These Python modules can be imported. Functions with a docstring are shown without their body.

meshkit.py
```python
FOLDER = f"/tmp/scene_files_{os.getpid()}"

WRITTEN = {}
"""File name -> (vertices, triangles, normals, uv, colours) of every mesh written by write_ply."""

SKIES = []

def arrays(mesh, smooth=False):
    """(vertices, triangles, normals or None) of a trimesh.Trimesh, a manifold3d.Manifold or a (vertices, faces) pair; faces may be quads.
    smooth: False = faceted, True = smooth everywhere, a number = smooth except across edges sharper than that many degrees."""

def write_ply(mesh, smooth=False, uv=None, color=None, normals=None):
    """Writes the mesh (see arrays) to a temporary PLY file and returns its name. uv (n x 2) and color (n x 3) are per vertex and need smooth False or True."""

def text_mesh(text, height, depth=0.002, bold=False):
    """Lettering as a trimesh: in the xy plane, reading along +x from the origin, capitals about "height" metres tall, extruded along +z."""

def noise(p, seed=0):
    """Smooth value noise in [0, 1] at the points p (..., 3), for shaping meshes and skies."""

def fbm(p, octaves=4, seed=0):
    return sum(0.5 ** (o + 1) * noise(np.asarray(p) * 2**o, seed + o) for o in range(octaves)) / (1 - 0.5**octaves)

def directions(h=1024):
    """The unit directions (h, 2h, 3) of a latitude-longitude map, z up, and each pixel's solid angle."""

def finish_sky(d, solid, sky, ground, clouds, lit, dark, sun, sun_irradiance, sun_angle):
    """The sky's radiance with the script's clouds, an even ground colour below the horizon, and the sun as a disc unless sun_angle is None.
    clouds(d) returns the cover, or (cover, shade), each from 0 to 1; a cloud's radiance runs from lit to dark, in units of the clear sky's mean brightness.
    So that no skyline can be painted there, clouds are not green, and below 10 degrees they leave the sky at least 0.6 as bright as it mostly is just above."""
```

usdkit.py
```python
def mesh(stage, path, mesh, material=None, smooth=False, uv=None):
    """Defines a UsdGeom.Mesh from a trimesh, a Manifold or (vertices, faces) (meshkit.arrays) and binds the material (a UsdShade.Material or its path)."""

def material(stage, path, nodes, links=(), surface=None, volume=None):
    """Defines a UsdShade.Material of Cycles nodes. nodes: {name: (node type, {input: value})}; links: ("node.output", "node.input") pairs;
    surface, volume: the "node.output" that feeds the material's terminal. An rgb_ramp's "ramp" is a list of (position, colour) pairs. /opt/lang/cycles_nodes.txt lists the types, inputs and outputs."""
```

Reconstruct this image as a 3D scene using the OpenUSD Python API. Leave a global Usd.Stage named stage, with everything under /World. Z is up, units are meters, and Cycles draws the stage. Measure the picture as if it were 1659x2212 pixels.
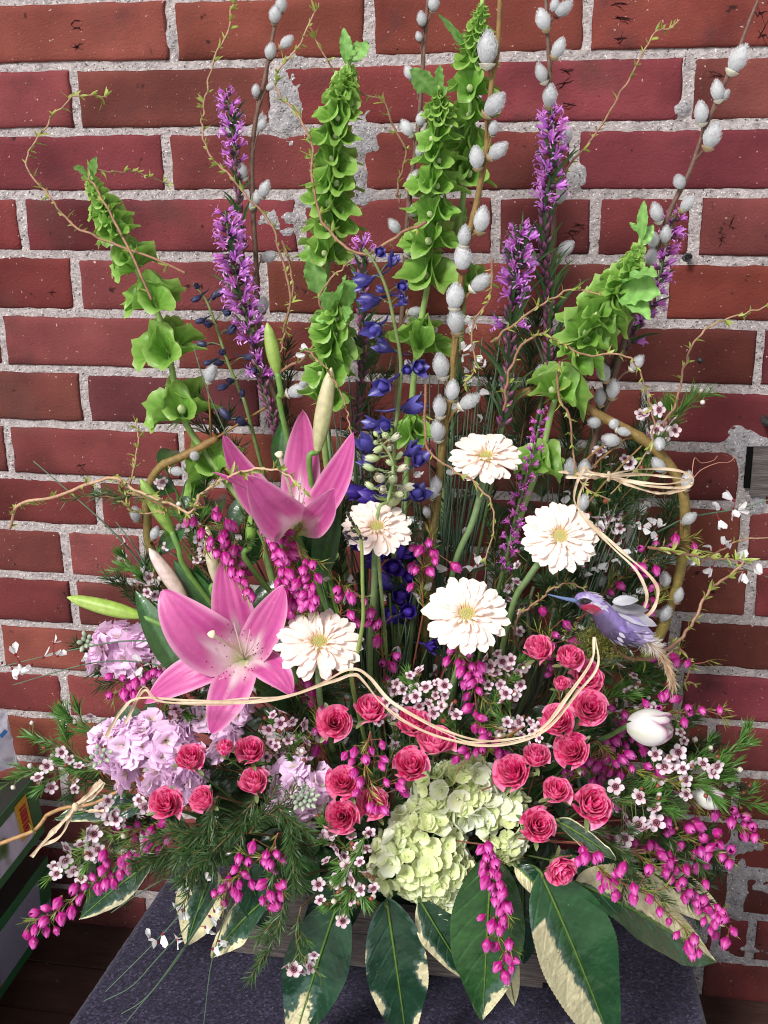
import math, random
import numpy as np
import trimesh, meshkit, usdkit
from pxr import Usd, UsdGeom, UsdLux, UsdShade, Gf, Sdf, Vt

stage = Usd.Stage.CreateInMemory()
UsdGeom.SetStageUpAxis(stage, 'Z')
UsdGeom.SetStageMetersPerUnit(stage, 1.0)
UsdGeom.Xform.Define(stage, '/World')
UsdGeom.Scope.Define(stage, '/World/Looks')
rng = np.random.default_rng(11)
PI = math.pi

# ------------------------------------------------------------------ camera, sky, sun
Z0 = 1.67                                   # height of the zero of the brick courses above the ground
EYE = np.array([0.0, -1.3563, Z0 - .0708])
YAW, PITCH, ROLL, FL = -.2017, .3487, -.0223, 2701.7
CX, CY = 829.5, 1106.0
EXPOSURE = 1.42
SKY, SUN = .085, .40
SUN_TO = np.array([-.30, -.68, .66]); SUN_TO /= np.linalg.norm(SUN_TO)

def nrm(v):
    v = np.asarray(v, float)
    return v / np.maximum(np.linalg.norm(v, axis=-1, keepdims=True), 1e-12)

FW = np.array([math.sin(YAW) * math.cos(PITCH), math.cos(YAW) * math.cos(PITCH), -math.sin(PITCH)])
_r = nrm(np.cross(FW, [0, 0, 1])); _u = np.cross(_r, FW)
RT = math.cos(ROLL) * _r + math.sin(ROLL) * _u
UP = -math.sin(ROLL) * _r + math.cos(ROLL) * _u

cam = UsdGeom.Camera.Define(stage, '/World/camera')
cam.CreateHorizontalApertureAttr(36.0)
cam.CreateFocalLengthAttr(36.0 * FL / 1659)
cam.CreateClippingRangeAttr(Gf.Vec2f(.05, 200))
cam.CreateExposureAttr(EXPOSURE)
_m = Gf.Matrix4d(*[float(x) for x in (*RT, 0, *UP, 0, *-FW, 0, *EYE, 1)])
cam.AddTransformOp().Set(_m)

def at(x, y, d):
    """The place seen at (x, y) of the photograph, d metres in front of the brick wall (the wall is y = 0, the camera looks towards +y)."""
    v = (x - CX) / FL * RT - (y - CY) / FL * UP + FW
    return EYE + v * ((-EYE[1] - d) / v[1])

def onplane(x, y, z):
    v = (x - CX) / FL * RT - (y - CY) / FL * UP + FW
    return EYE + v * ((z - EYE[2]) / v[2])

def px(p):
    """Metres per photograph unit at the place p."""
    return float((np.asarray(p) - EYE) @ FW / FL)

def view(p):
    return nrm(EYE - np.asarray(p))

dome = UsdLux.DomeLight.Define(stage, '/World/sky')
dome.GetPrim().SetCustomDataByKey('kind', 'structure')
skym = usdkit.material(stage, '/World/Looks/sky_air', {
    's': ('sky_texture', {'sky_type': 'single_scattering', 'sun_disc': False, 'sun_elevation': math.asin(SUN_TO[2]), 'sun_rotation': math.atan2(SUN_TO[0], SUN_TO[1])}),
    'g': ('rgb_to_bw', {}), 'tc': ('texture_coordinate', {}),
    'n': ('noise_texture', {'scale': 2.2, 'detail': 4.0}),
    'r': ('rgb_ramp', {'ramp': [(.3, (.86, .86, .86)), (.7, (.97, .97, .97))]}),
    'm': ('mix_color', {'fac': .85}), 'b': ('background_shader', {'strength': SKY})},
    [('tc.generated', 'n.vector'), ('n.fac', 'r.fac'), ('r.color', 'm.fac'), ('s.color', 'g.color'), ('s.color', 'm.a'), ('g.val', 'm.b'), ('m.result', 'b.color')],
    surface='b.background')
UsdShade.MaterialBindingAPI.Apply(dome.GetPrim()).Bind(skym)
sun = UsdLux.DistantLight.Define(stage, '/World/sun')
sun.CreateIntensityAttr(SUN); sun.CreateAngleAttr(14.0); sun.CreateNormalizeAttr(True); sun.CreateColorAttr(Gf.Vec3f(1, .975, .94))
_z = SUN_TO; _x = nrm(np.cross([0, 0, 1], _z)); _y = np.cross(_z, _x)
sun.AddTransformOp().Set(Gf.Matrix4d(*[float(v) for v in (*_x, 0, *_y, 0, *_z, 0, 0, -3, 5, 1)]))

# ------------------------------------------------------------------ writing prims
T = Sdf.ValueTypeNames
_names = {}
def numbered(parent, name):
    k = _names.get((parent, name), 0); _names[(parent, name)] = k + 1
    return f'{parent}/{name}' + (f'_{k:03d}' if k else '')

def meta(prim, label=None, cat=None, group=None, kind=None):
    for k, v in (('label', label), ('category', cat), ('group', group), ('kind', kind)):
        if v: prim.SetCustomDataByKey(k, v)

def write(path, m, mat, smooth=True):
    v, f = np.asarray(m[0], float), np.asarray(m[1], int)
    c = m[2] if len(m) > 2 else None
    if smooth is True:
        v, f, n = meshkit.arrays((v, f), True)
    else:
        n = None
    p = UsdGeom.Mesh.Define(stage, path)
    p.CreatePointsAttr(Vt.Vec3fArray.FromNumpy(v.astype(np.float32)))
    p.CreateFaceVertexCountsAttr(Vt.IntArray.FromNumpy(np.full(len(f), 3, np.int32)))
    p.CreateFaceVertexIndicesAttr(Vt.IntArray.FromNumpy(f.astype(np.int32).ravel()))
    p.CreateSubdivisionSchemeAttr('none')
    if n is not None:
        p.CreateNormalsAttr(Vt.Vec3fArray.FromNumpy(n.astype(np.float32))); p.SetNormalsInterpolation('vertex')
    if c is not None:
        c = np.broadcast_to(np.asarray(c, np.float32), (len(v), 3))
        UsdGeom.PrimvarsAPI(p).CreatePrimvar('tint', T.Color3fArray, 'vertex').Set(Vt.Vec3fArray.FromNumpy(np.ascontiguousarray(c)))
    UsdShade.MaterialBindingAPI.Apply(p.GetPrim()).Bind(mat)
    return p.GetPrim()

GROUPS = {'bells_of_ireland_stem': 'bells of Ireland stems', 'pussy_willow_branch': 'pussy willow branches', 'curly_willow_twig': 'curly willow twigs', 'liatris_spike': 'liatris spikes', 'delphinium_stem': 'delphinium stems',
          'larkspur_stem': 'larkspur stems', 'pink_lily_stem': 'pink lilies', 'gerbera_daisy': 'gerbera daisies', 'spray_rose': 'pink spray roses', 'lavender_stock': 'lavender stocks', 'green_hydrangea': 'green hydrangeas', 'white_tulip': 'white tulips',
          'pink_boronia_sprig': 'pink boronia sprigs', 'waxflower_sprig': 'waxflower sprigs', 'feathery_green_sprig': 'feathery green sprigs', 'genista_spray': 'white broom sprays', 'leafy_green_stem': 'dark leafy stems', 'cut_stem_bundle': 'bundles of cut stems',
          'variegated_leaf': 'broad leaves round the planter', 'flower_carton': 'printed flower cartons'}
class Thing:
    """One top-level thing: an Xform at its base whose children are its parts (all given in world places)."""
    def __init__(s, name, label, cat, base, group=None, kind=None):
        s.path = numbered('/World', name); s.base = np.asarray(base, float)
        x = UsdGeom.Xform.Define(stage, s.path); x.AddTranslateOp().Set(Gf.Vec3d(*map(float, s.base)))
        meta(x.GetPrim(), label, cat, group or GROUPS.get(name), kind)
        if len(label.split()) > 16: print('LONG', label)
    def part(s, name, m, mat, parent=None, label=None, kind=None, smooth=True):
        path = numbered(parent or s.path, name)
        p = write(path, (np.asarray(m[0]) - s.base, *m[1:]), mat, smooth)
        meta(p, label, None, None, kind)
        return path

def single(name, m, mat, label=None, cat=None, kind=None, group=None, smooth=True):
    path = numbered('/World', name); p = write(path, m, mat, smooth); meta(p, label, cat, group, kind); return path

# ------------------------------------------------------------------ shapes: each is (vertices, triangles, colours)
def join(ms):
    ms = [m for m in ms if m is not None]
    at_ = np.cumsum([0] + [len(m[0]) for m in ms])
    return (np.vstack([m[0] for m in ms]), np.vstack([np.asarray(m[1]) + a for m, a in zip(ms, at_)]),
            np.vstack([np.broadcast_to(np.asarray(m[2], float), (len(m[0]), 3)) for m in ms]))

def curve(pts, n):
    """A smooth path of n points through pts (Catmull-Rom)."""
    P = np.asarray(pts, float)
    if len(P) == 2: return P[0] + np.linspace(0, 1, n)[:, None] * (P[1] - P[0])
    P = np.vstack([2 * P[0] - P[1], P, 2 * P[-1] - P[-2]])
    t = np.linspace(0, len(P) - 3 - 1e-9, n); i = t.astype(int); t = (t - i)[:, None]
    a, b, c, d = P[i], P[i + 1], P[i + 2], P[i + 3]
    return .5 * (2 * b + (c - a) * t + (2 * a - 5 * b + 4 * c - d) * t * t + (3 * b - a - 3 * c + d) * t ** 3)

def frames(P):
    tg = nrm(np.gradient(P, axis=0))
    up = np.array([.31, -.72, .62]); s = np.zeros_like(P)
    s[0] = nrm(np.cross(tg[0], up)) if np.linalg.norm(np.cross(tg[0], up)) > .05 else nrm(np.cross(tg[0], [1, 0, 0]))
    for k in range(1, len(P)):
        s[k] = nrm(s[k - 1] - tg[k] * (s[k - 1] @ tg[k]))
    return tg, s, np.cross(tg, s)

def grid_faces(a, b, wrap=False):
    i, j = np.meshgrid(np.arange(a - 1), np.arange(b if wrap else b - 1), indexing='ij')
    i, j = i.ravel(), j.ravel(); k = (j + 1) % b
    p, q, r, s = i * b + j, i * b + k, (i + 1) * b + k, (i + 1) * b + j
    return np.vstack([np.stack([p, q, r], 1), np.stack([p, r, s], 1)])

def tube(P, r, n=6, col=(.1, .1, .1), cap=True):
    P = np.asarray(P, float); r = np.broadcast_to(np.asarray(r, float), (len(P),)).copy()
    tg, s, u = frames(P)
    if cap:
        P = np.vstack([P[:1], P, P[-1:]]); r = np.concatenate([[1e-6], r, [1e-6]])
        s = np.vstack([s[:1], s, s[-1:]]); u = np.vstack([u[:1], u, u[-1:]])
    a = np.arange(n) / n * 2 * PI
    v = P[:, None] + r[:, None, None] * (np.cos(a)[None, :, None] * s[:, None] + np.sin(a)[None, :, None] * u[:, None])
    c = np.asarray(col, float)
    if c.ndim == 2:
        if cap: c = np.vstack([c[:1], c, c[-1:]])
        c = np.repeat(c, n, 0)
    return v.reshape(-1, 3), grid_faces(len(P), n, True), np.broadcast_to(c, (len(P) * n, 3))

def ribbon(P, N, w, col, ncross=2, fold=0.0):
    """A flat strip along P, facing N, of half width w (along P)."""
    P = np.asarray(P, float); tg = nrm(np.gradient(P, axis=0)); s = nrm(np.cross(tg, N)); n = np.cross(s, tg)
    w = np.broadcast_to(np.asarray(w, float), (len(P),))
    u = np.linspace(-1, 1, ncross)
    v = P[:, None] + s[:, None] * (w[:, None] * u)[..., None] + n[:, None] * (fold * w[:, None] * np.abs(u))[..., None]
    c = np.asarray(col, float); c = np.repeat(c, ncross, 0) if c.ndim == 2 else np.broadcast_to(c, (len(P) * ncross, 3))
    return v.reshape(-1, 3), grid_faces(len(P), ncross), c

PROF = {
    'leaf': lambda t: np.sin(PI * np.clip(t, 0, 1) ** .8) ** .8,
    'lily': lambda t: (np.sin(PI * (.06 + .94 * t) ** .85)).clip(0) ** .62,
    'round': lambda t: np.sqrt(np.clip(1 - (2 * (t ** 1.25) - 1) ** 2, 0, 1)) * .98 + .02,
    'strap': lambda t: (.28 + .72 * np.sin(PI * .5 * np.clip(t / .7, 0, 1))) * np.sqrt(np.clip(1 - np.clip((t - .8) / .2, 0, 1) ** 2, 0, 1)) + 1e-3,
    'wedge': lambda t: (.2 + .8 * t ** .7) * np.sqrt(np.clip(1 - np.clip((t - .72) / .28, 0, 1) ** 2.2, 0, 1)) + 1e-3,
    'blade': lambda t: np.clip(1 - t, 0, 1) ** .6 * np.clip(t / .12 + .45, 0, 1) + 1e-3,
}
def blade(b, c, t, w, N, prof='leaf', cup=0., nu=2, nt=8, col=(.5, .5, .5), ruffle=0., waves=3, seed=0, serr=0., fold=0., curl=0., ribs=0.):
    """A petal or leaf along the bow b - c - t, 2w wide, its upper face towards N. col: a colour or f(u, t) -> colours."""
    b, c, t = (np.asarray(x, float) for x in (b, c, t))
    k = np.linspace(0, 1, nt + 1)[:, None]
    P = (1 - k) ** 2 * b + 2 * k * (1 - k) * c + k * k * t
    tg = nrm(2 * (1 - k) * (c - b) + 2 * k * (t - c)); s = nrm(np.cross(tg, N)); n = np.cross(s, tg)
    u = np.linspace(-1, 1, 2 * nu + 1)[None, :]
    kk = np.broadcast_to(k, (nt + 1, 2 * nu + 1)); uu = np.broadcast_to(u, kk.shape)
    ww = w * PROF[prof](kk)
    if serr: ww = ww * (1 + serr * (np.abs(((kk * nt / 2.0) % 1.0)) - .5))
    ph = seed * 1.7
    h = cup * ww * uu ** 2 + fold * ww * np.abs(uu) + ruffle * w * np.sin(waves * 2 * PI * kk + ph + uu * 1.3) * np.abs(uu) ** 1.5
    h = h - curl * w * kk ** 4 + ribs * w * np.cos(uu * 15) * np.sin(PI * kk) * (1 - uu ** 2)
    v = P[:, None] + s[:, None] * (ww * uu)[..., None] + n[:, None] * h[..., None]
    cc = col(uu, kk) if callable(col) else np.broadcast_to(np.asarray(col, float), (*kk.shape, 3))
    return v.reshape(-1, 3), grid_faces(nt + 1, 2 * nu + 1), np.asarray(cc).reshape(-1, 3)

def lathe(p, axis, prof, n=8, col=(.5, .5, .5), lobes=0, amp=0., squash=1., up=None, ph=0.):
    """Turns the profile (distance along the axis, radius) about the axis from p."""
    a = nrm(axis); up = np.array([0, 0, 1.]) if up is None else up
    s = np.cross(a, up); s = nrm(s) if np.linalg.norm(s) > .1 else nrm(np.cross(a, [1, 0, 0])); q = np.cross(s, a)
    prof = np.asarray(prof, float); ang = np.arange(n) / n * 2 * PI + ph
    mod = 1 + amp * np.cos(lobes * ang) if lobes else np.ones(n)
    v = np.asarray(p) + prof[:, :1, None] * a + prof[:, 1:2, None] * (mod[:, None] * (np.cos(ang)[:, None] * s * squash + np.sin(ang)[:, None] * q))[None]
    c = np.asarray(col, float); c = np.repeat(c, n, 0) if c.ndim == 2 else np.broadcast_to(c, (len(prof) * n, 3))
    return v.reshape(-1, 3), grid_faces(len(prof), n, True), c

def egg(p, axis, L, w, n=7, k=6, col=(.5, .5, .5), col2=None, taper=.5, lobes=0, amp=0., tipr=0.):
    t = np.linspace(0, 1, k); r = w * np.sin(PI * t ** (taper + .35)).clip(0) ** .75
    r[-1] = max(r[-1], tipr * w)
    c = np.asarray(col) if col2 is None else np.asarray(col) + t[:, None] * (np.asarray(col2) - np.asarray(col))
    return lathe(p, axis, np.stack([t * L, np.maximum(r, 1e-5)], 1), n, c, lobes, amp)

def lerp(a, b, t):
    t = np.asarray(t, float)[..., None]
    return np.asarray(a) * (1 - t) + np.asarray(b) * t

def sstep(a, b, x):
    t = np.clip((x - a) / (b - a), 0, 1); return t * t * (3 - 2 * t)

def jit(v, s):
    return np.asarray(v, float) + rng.normal(size=3) * s

def vary(c, s=.12):
    return np.clip(np.asarray(c) * (1 + rng.uniform(-s, s)) * (1 + rng.uniform(-s, s, 3) * .4), 0, .95)

def around(axis, phi, ref=None):
    """A unit direction square to axis, at the angle phi."""
    a = nrm(axis); r = np.array([.2, .1, 1.]) if ref is None else np.asarray(ref, float)
    s = np.cross(a, r); s = nrm(s) if np.linalg.norm(s) > .05 else nrm(np.cross(a, [1, 0, 0]))
    q = np.cross(s, a)
    return math.cos(phi) * s + math.sin(phi) * q

# ------------------------------------------------------------------ materials
def mat_plant(name, rough=.5, transl=.25, bump=.0, bscale=900, spec=.5, noise=.12, nscale=160, coat=0., sheen=0.):
    """Tinted by the mesh's own colours, with a fine mottle and some light coming through."""
    nodes = {'a': ('attribute', {'attribute': 'tint'}), 'g': ('geometry', {}), 'n': ('noise_texture', {'scale': float(nscale), 'detail': 3.0}),
             'r': ('map_range', {'from_min': .3, 'from_max': .7, 'to_min': 1 - noise, 'to_max': 1 + noise}),
             'm': ('vector_math', {'math_type': 'scale'}),
             'p': ('principled_bsdf', {'roughness': rough, 'specular_ior_level': spec, 'coat_weight': coat, 'coat_roughness': .25, 'sheen_weight': sheen}),
             't': ('translucent_bsdf', {}), 'x': ('mix_closure', {'fac': transl})}
    links = [('g.position', 'n.vector'), ('n.fac', 'r.value'), ('a.vector', 'm.vector1'), ('r.result', 'm.scale'), ('m.vector', 'p.base_color'), ('m.vector', 't.color'), ('p.BSDF', 'x.closure1'), ('t.BSDF', 'x.closure2')]
    if bump:
        nodes['bn'] = ('noise_texture', {'scale': float(bscale), 'detail': 2.0}); nodes['b'] = ('bump', {'strength': bump, 'distance': .001})
        links += [('g.position', 'bn.vector'), ('bn.fac', 'b.height'), ('b.normal', 'p.normal')]
    return usdkit.material(stage, f'/World/Looks/{name}', nodes, links, surface='x.closure')

def mat_rock(name, ramp, scale, bump=.5, bscale=300, rough=.85, specks=None, use_tint=False, dist=.002, stretch=(1, 1, 1), detail=6.):
    nodes = {'g': ('geometry', {}), 'mp': ('mapping', {'scale': stretch}), 'n': ('noise_texture', {'scale': float(scale), 'detail': detail, 'roughness': .62}), 'r': ('rgb_ramp', {'ramp': ramp}),
             'bn': ('noise_texture', {'scale': float(bscale), 'detail': 4.0, 'roughness': .65}), 'b': ('bump', {'strength': bump, 'distance': dist}),
             'p': ('principled_bsdf', {'roughness': rough, 'specular_ior_level': .18})}
    links = [('g.position', 'mp.vector'), ('mp.vector', 'n.vector'), ('n.fac', 'r.fac'), ('mp.vector', 'bn.vector'), ('bn.fac', 'b.height'), ('b.normal', 'p.normal')]
    out = 'r.color'
    if use_tint:
        nodes['a'] = ('attribute', {'attribute': 'tint'}); nodes['mm'] = ('vector_math', {'math_type': 'multiply'})
        links += [(out, 'mm.vector1'), ('a.vector', 'mm.vector2')]; out = 'mm.vector'
    for k, (sc, lo, hi, c, kind) in enumerate(specks or []):
        nodes[f'sn{k}'] = ('noise_texture', {'scale': float(sc), 'detail': 2.0 if kind == 's' else 5.0, 'roughness': .6})
        nodes[f'sr{k}'] = ('map_range', {'from_min': lo, 'from_max': hi, 'to_min': 0., 'to_max': 1., 'clamp': True})
        nodes[f'sx{k}'] = ('mix_color', {'b': c})
        links += [('mp.vector', f'sn{k}.vector'), (f'sn{k}.fac', f'sr{k}.value'), (f'sr{k}.result', f'sx{k}.fac'), (out, f'sx{k}.a')]; out = f'sx{k}.result'
    links.append((out, 'p.base_color'))
    return usdkit.material(stage, f'/World/Looks/{name}', nodes, links, surface='p.BSDF')

def mat_plain(name, c, rough=.5, spec=.5, bump=0., scale=400, metal=0., var=.15):
    nodes = {'g': ('geometry', {}), 'n': ('noise_texture', {'scale': float(scale), 'detail': 3.}), 'r': ('rgb_ramp', {'ramp': [(.3, tuple(np.clip(np.array(c) * (1 - var), 0, 1))), (.7, tuple(np.clip(np.array(c) * (1 + var), 0, 1)))]}),
             'b': ('bump', {'strength': bump, 'distance': .001}), 'p': ('principled_bsdf', {'roughness': rough, 'specular_ior_level': spec, 'metallic': metal})}
    return usdkit.material(stage, f'/World/Looks/{name}', nodes, [('g.position', 'n.vector'), ('n.fac', 'r.fac'), ('r.color', 'p.base_color'), ('n.fac', 'b.height'), ('b.normal', 'p.normal')], surface='p.BSDF')

BRICK = mat_rock('red_brick', [(.25, (.55, .50, .50)), (.42, (.85, .82, .82)), (.6, (1.08, 1.08, 1.05)), (.78, (1.35, 1.45, 1.4))], 9, .75, 380, .92, use_tint=True,
                 specks=[(230, .70, .76, (.5, .36, .33), 's'), (14, .57, .78, (.075, .026, .028), 'f'), (5, .56, .74, (.095, .040, .034), 'f'), (60, .69, .75, (.035, .012, .012), 's')])
MORTAR = mat_rock('mortar', [(.3, (.55, .53, .54)), (.5, (.85, .83, .83)), (.7, (1.05, 1.04, 1.04))], 130, 1.0, 260, .95, use_tint=True, dist=.004,
                  specks=[(330, .62, .68, (.07, .06, .065), 's'), (420, .64, .70, (.85, .82, .80), 's')])
PETAL = mat_plant('petal', .42, .28, .3, 700, noise=.06)
PETALW = mat_plant('pale_petal', .55, .36, .15, 600, noise=.02)
LEAF = mat_plant('leaf', .42, .30, .3, 500, noise=.14)
GLOSSY = mat_plant('glossy_leaf', .22, .08, .6, 240, noise=.18, coat=.75)
BELLM = mat_plant('bell_calyx', .4, .42, .3, 500, noise=.10)
STEM = mat_plant('stem', .55, .0, .3, 900, noise=.15)
BARK = mat_plant('bark', .6, .0, .6, 700, noise=.25)
FUZZ = mat_plant('catkin_fur', .9, .38, .0, spec=.2, noise=.05, sheen=.5)
STRAW = mat_plant('raffia_straw', .6, .15, .5, 1200, noise=.12)
# ------------------------------------------------------------------ ground, ledge, wall
PAVE = mat_rock('pavement_stone', [(.3, (.16, .155, .15)), (.7, (.27, .26, .25))], 6, .4, 200)
def slab(x0, x1, y0, y1, z0, z1, n=2):
    m = trimesh.creation.box(bounds=[[x0, y0, z0], [x1, y1, z1]]); return m.vertices, m.faces, np.ones((8, 3)) * .5
single('pavement', slab(-20, 20, -20, .3, -.2, 0), PAVE, kind='structure', smooth=False)

PITCHZ, BL = .0677, .2145
LEDGE = Z0 - 18 * PITCHZ + .002
TOP = Z0 - 1.05                             # top of the carpeted platform
def wx(x, y):
    return at(x, y, .0)[0] / BL
J = {1: [-2.31, -1.31, -.27], 2: [-2.86, -1.8, -.8, .2], 3: [-2.39, -1.37, -.32, .7], 4: [-3.23, -2.71, -1.69, -.69, -.21, .27], 5: [-2.96, -1.9, -.9, -.42, .14, 1.16],
     6: [-3.43, -2.43, -1.43, -.4, .62], 7: [-2.98, -1.95, -.93, .08, 1.08], 8: [-3.48, -2.43, -1.42, -.42, .59], 9: [-2.96, -1.96, -.96, .04, wx(1618, 1040)],
     10: [-3.2, -2.72, -1.7, -.7, -.2, .68], 11: [-3.18, -2.2, -1.2, -.2, .3], 12: [-2.71, -1.7, -.7, .34], 13: [-3.32, -2.32, -1.4, -.45, .53], 14: [-2.85, -1.85, -.85, .12, wx(1590, 1700)],
     15: [-3.4, -2.4, -1.4, -.4, wx(1585, 1810)], 16: [-2.9, -1.9, -.9, wx(1578, 1905)], 17: [-3.3, -2.3, -1.3, -.3, wx(1545, 2010), wx(1623, 2010)], 18: [-2.9, -1.9, -.9, wx(1508, 2110)]}
def joints(c):
    j = list(J.get(c, [-2.5 + .47 * (c % 2) + k for k in range(4)]))
    while j[0] > -6.2: j.insert(0, j[0] - 1 - .02 * ((c * 7 + len(j)) % 3 - 1))
    while j[-1] < 3.6: j.append(j[-1] + 1 + .02 * ((c * 5 + len(j)) % 3 - 1))
    return np.array(j) * BL

wall = Thing('brick_wall', 'old red brick wall with wide pale mortar joints behind the flowers', 'wall', (-.3, 0, LEDGE))
JW = .0049
def brick(x0, x1, z0, z1, face, k):
    """One brick: a worn front with rounded, nibbled edges."""
    nx, nz = max(int((x1 - x0) / .009), 5), 7
    u, w = np.linspace(0, 1, nx), np.linspace(0, 1, nz)
    u = np.concatenate([[0], [.0025 / (x1 - x0)], u[1:-1], [1 - .0025 / (x1 - x0)], [1]]); w = np.concatenate([[0], [.05], w[1:-1], [.95], [1]])
    U, W_ = np.meshgrid(u, w, indexing='ij')
    X, Z = x0 + U * (x1 - x0), z0 + W_ * (z1 - z0)
    q = np.stack([X * 60, Z * 60, np.full_like(X, k * 3.1)], -1)
    e = meshkit.fbm(q, 4, 3) - .5; e2 = meshkit.fbm(q * 1.1 + 40, 4, 9) - .5
    rim = np.minimum(np.minimum(U, 1 - U) * (x1 - x0), np.minimum(W_, 1 - W_) * (z1 - z0))
    edge = np.exp(-rim / .004)
    X = X + e * .005 * edge; Z = Z + e2 * .0042 * edge
    chip = sstep(.68, .78, meshkit.fbm(q * .45 + 11, 3, 5)) * np.exp(-rim / .012)
    dep = face + .0008 * (meshkit.fbm(q * .7, 4, 1) - .5) - .0013 * chip
    dep = np.where(rim < 1e-6, face - .003, dep - .0006 * np.exp(-rim / .002))
    v = np.stack([X, -dep, Z], -1)
    back = v.copy(); back[..., 1] = .02
    a, b = U.shape
    ring = [i * b for i in range(a)] + [(a - 1) * b + j for j in range(1, b)] + [i * b + b - 1 for i in range(a - 2, -1, -1)] + [j for j in range(b - 2, 0, -1)]
    v = v.reshape(-1, 3); rb = v[ring].copy(); rb[:, 1] = .012
    f = grid_faces(a, b)[:, ::-1]; n0 = len(v); L = len(ring); i = np.arange(L); j = (i + 1) % L; r = np.array(ring)
    f = np.vstack([f, np.stack([r[i], r[j], n0 + j], 1)[:, ::-1], np.stack([r[i], n0 + j, n0 + i], 1)[:, ::-1]])
    return np.vstack([v, rb]), f

br = np.random.default_rng(5)
FACES = {}
for c in range(-3, 19):
    zt, zb = Z0 - (c - 1) * PITCHZ - .0108, Z0 - c * PITCHZ - .0013
    if c == 18: zb = Z0 - c * PITCHZ + .0005
    jx = joints(c)
    for k in range(len(jx) - 1):
        a, b = jx[k] + JW + br.normal() * .0008, jx[k + 1] - JW + br.normal() * .0008
        if b < -1.25 or a > .62: continue
        face = .0042 + br.uniform(-.0012, .0014)
        base = np.array([.178, .041, .035]) * br.uniform(.72, 1.16)
        base = base * np.array([1, br.uniform(.85, 1.25), br.uniform(.85, 1.25)])
        if c in (6, 7, 8) and b < -.35 and br.random() < .6: base = base * np.array([.72, .75, .9])
        if c == 5 and .1 * BL < a < .2 * BL: base = np.array([.255, .055, .038])
        v, f = brick(a, b, zb + br.normal() * .0006, zt + br.normal() * .0008, face, c * 17 + k)
        col = np.broadcast_to(base, (len(v), 3)).copy()
        col *= (.86 + .5 * (meshkit.fbm(v * 22 + c * 5.1, 4, 3) - .3))[:, None]; t = meshkit.fbm(v * 7 + c * 3.3, 3, 8)                     # kiln flashing: darker, bluer zones
        col *= (1 - .45 * sstep(.5, .72, t))[:, None] * np.array([1, 1, 1.1])
        p = wall.part('brick', (v, f, col), BRICK)
        FACES[(c, k)] = (a, b, zb, zt, face, p)

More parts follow.
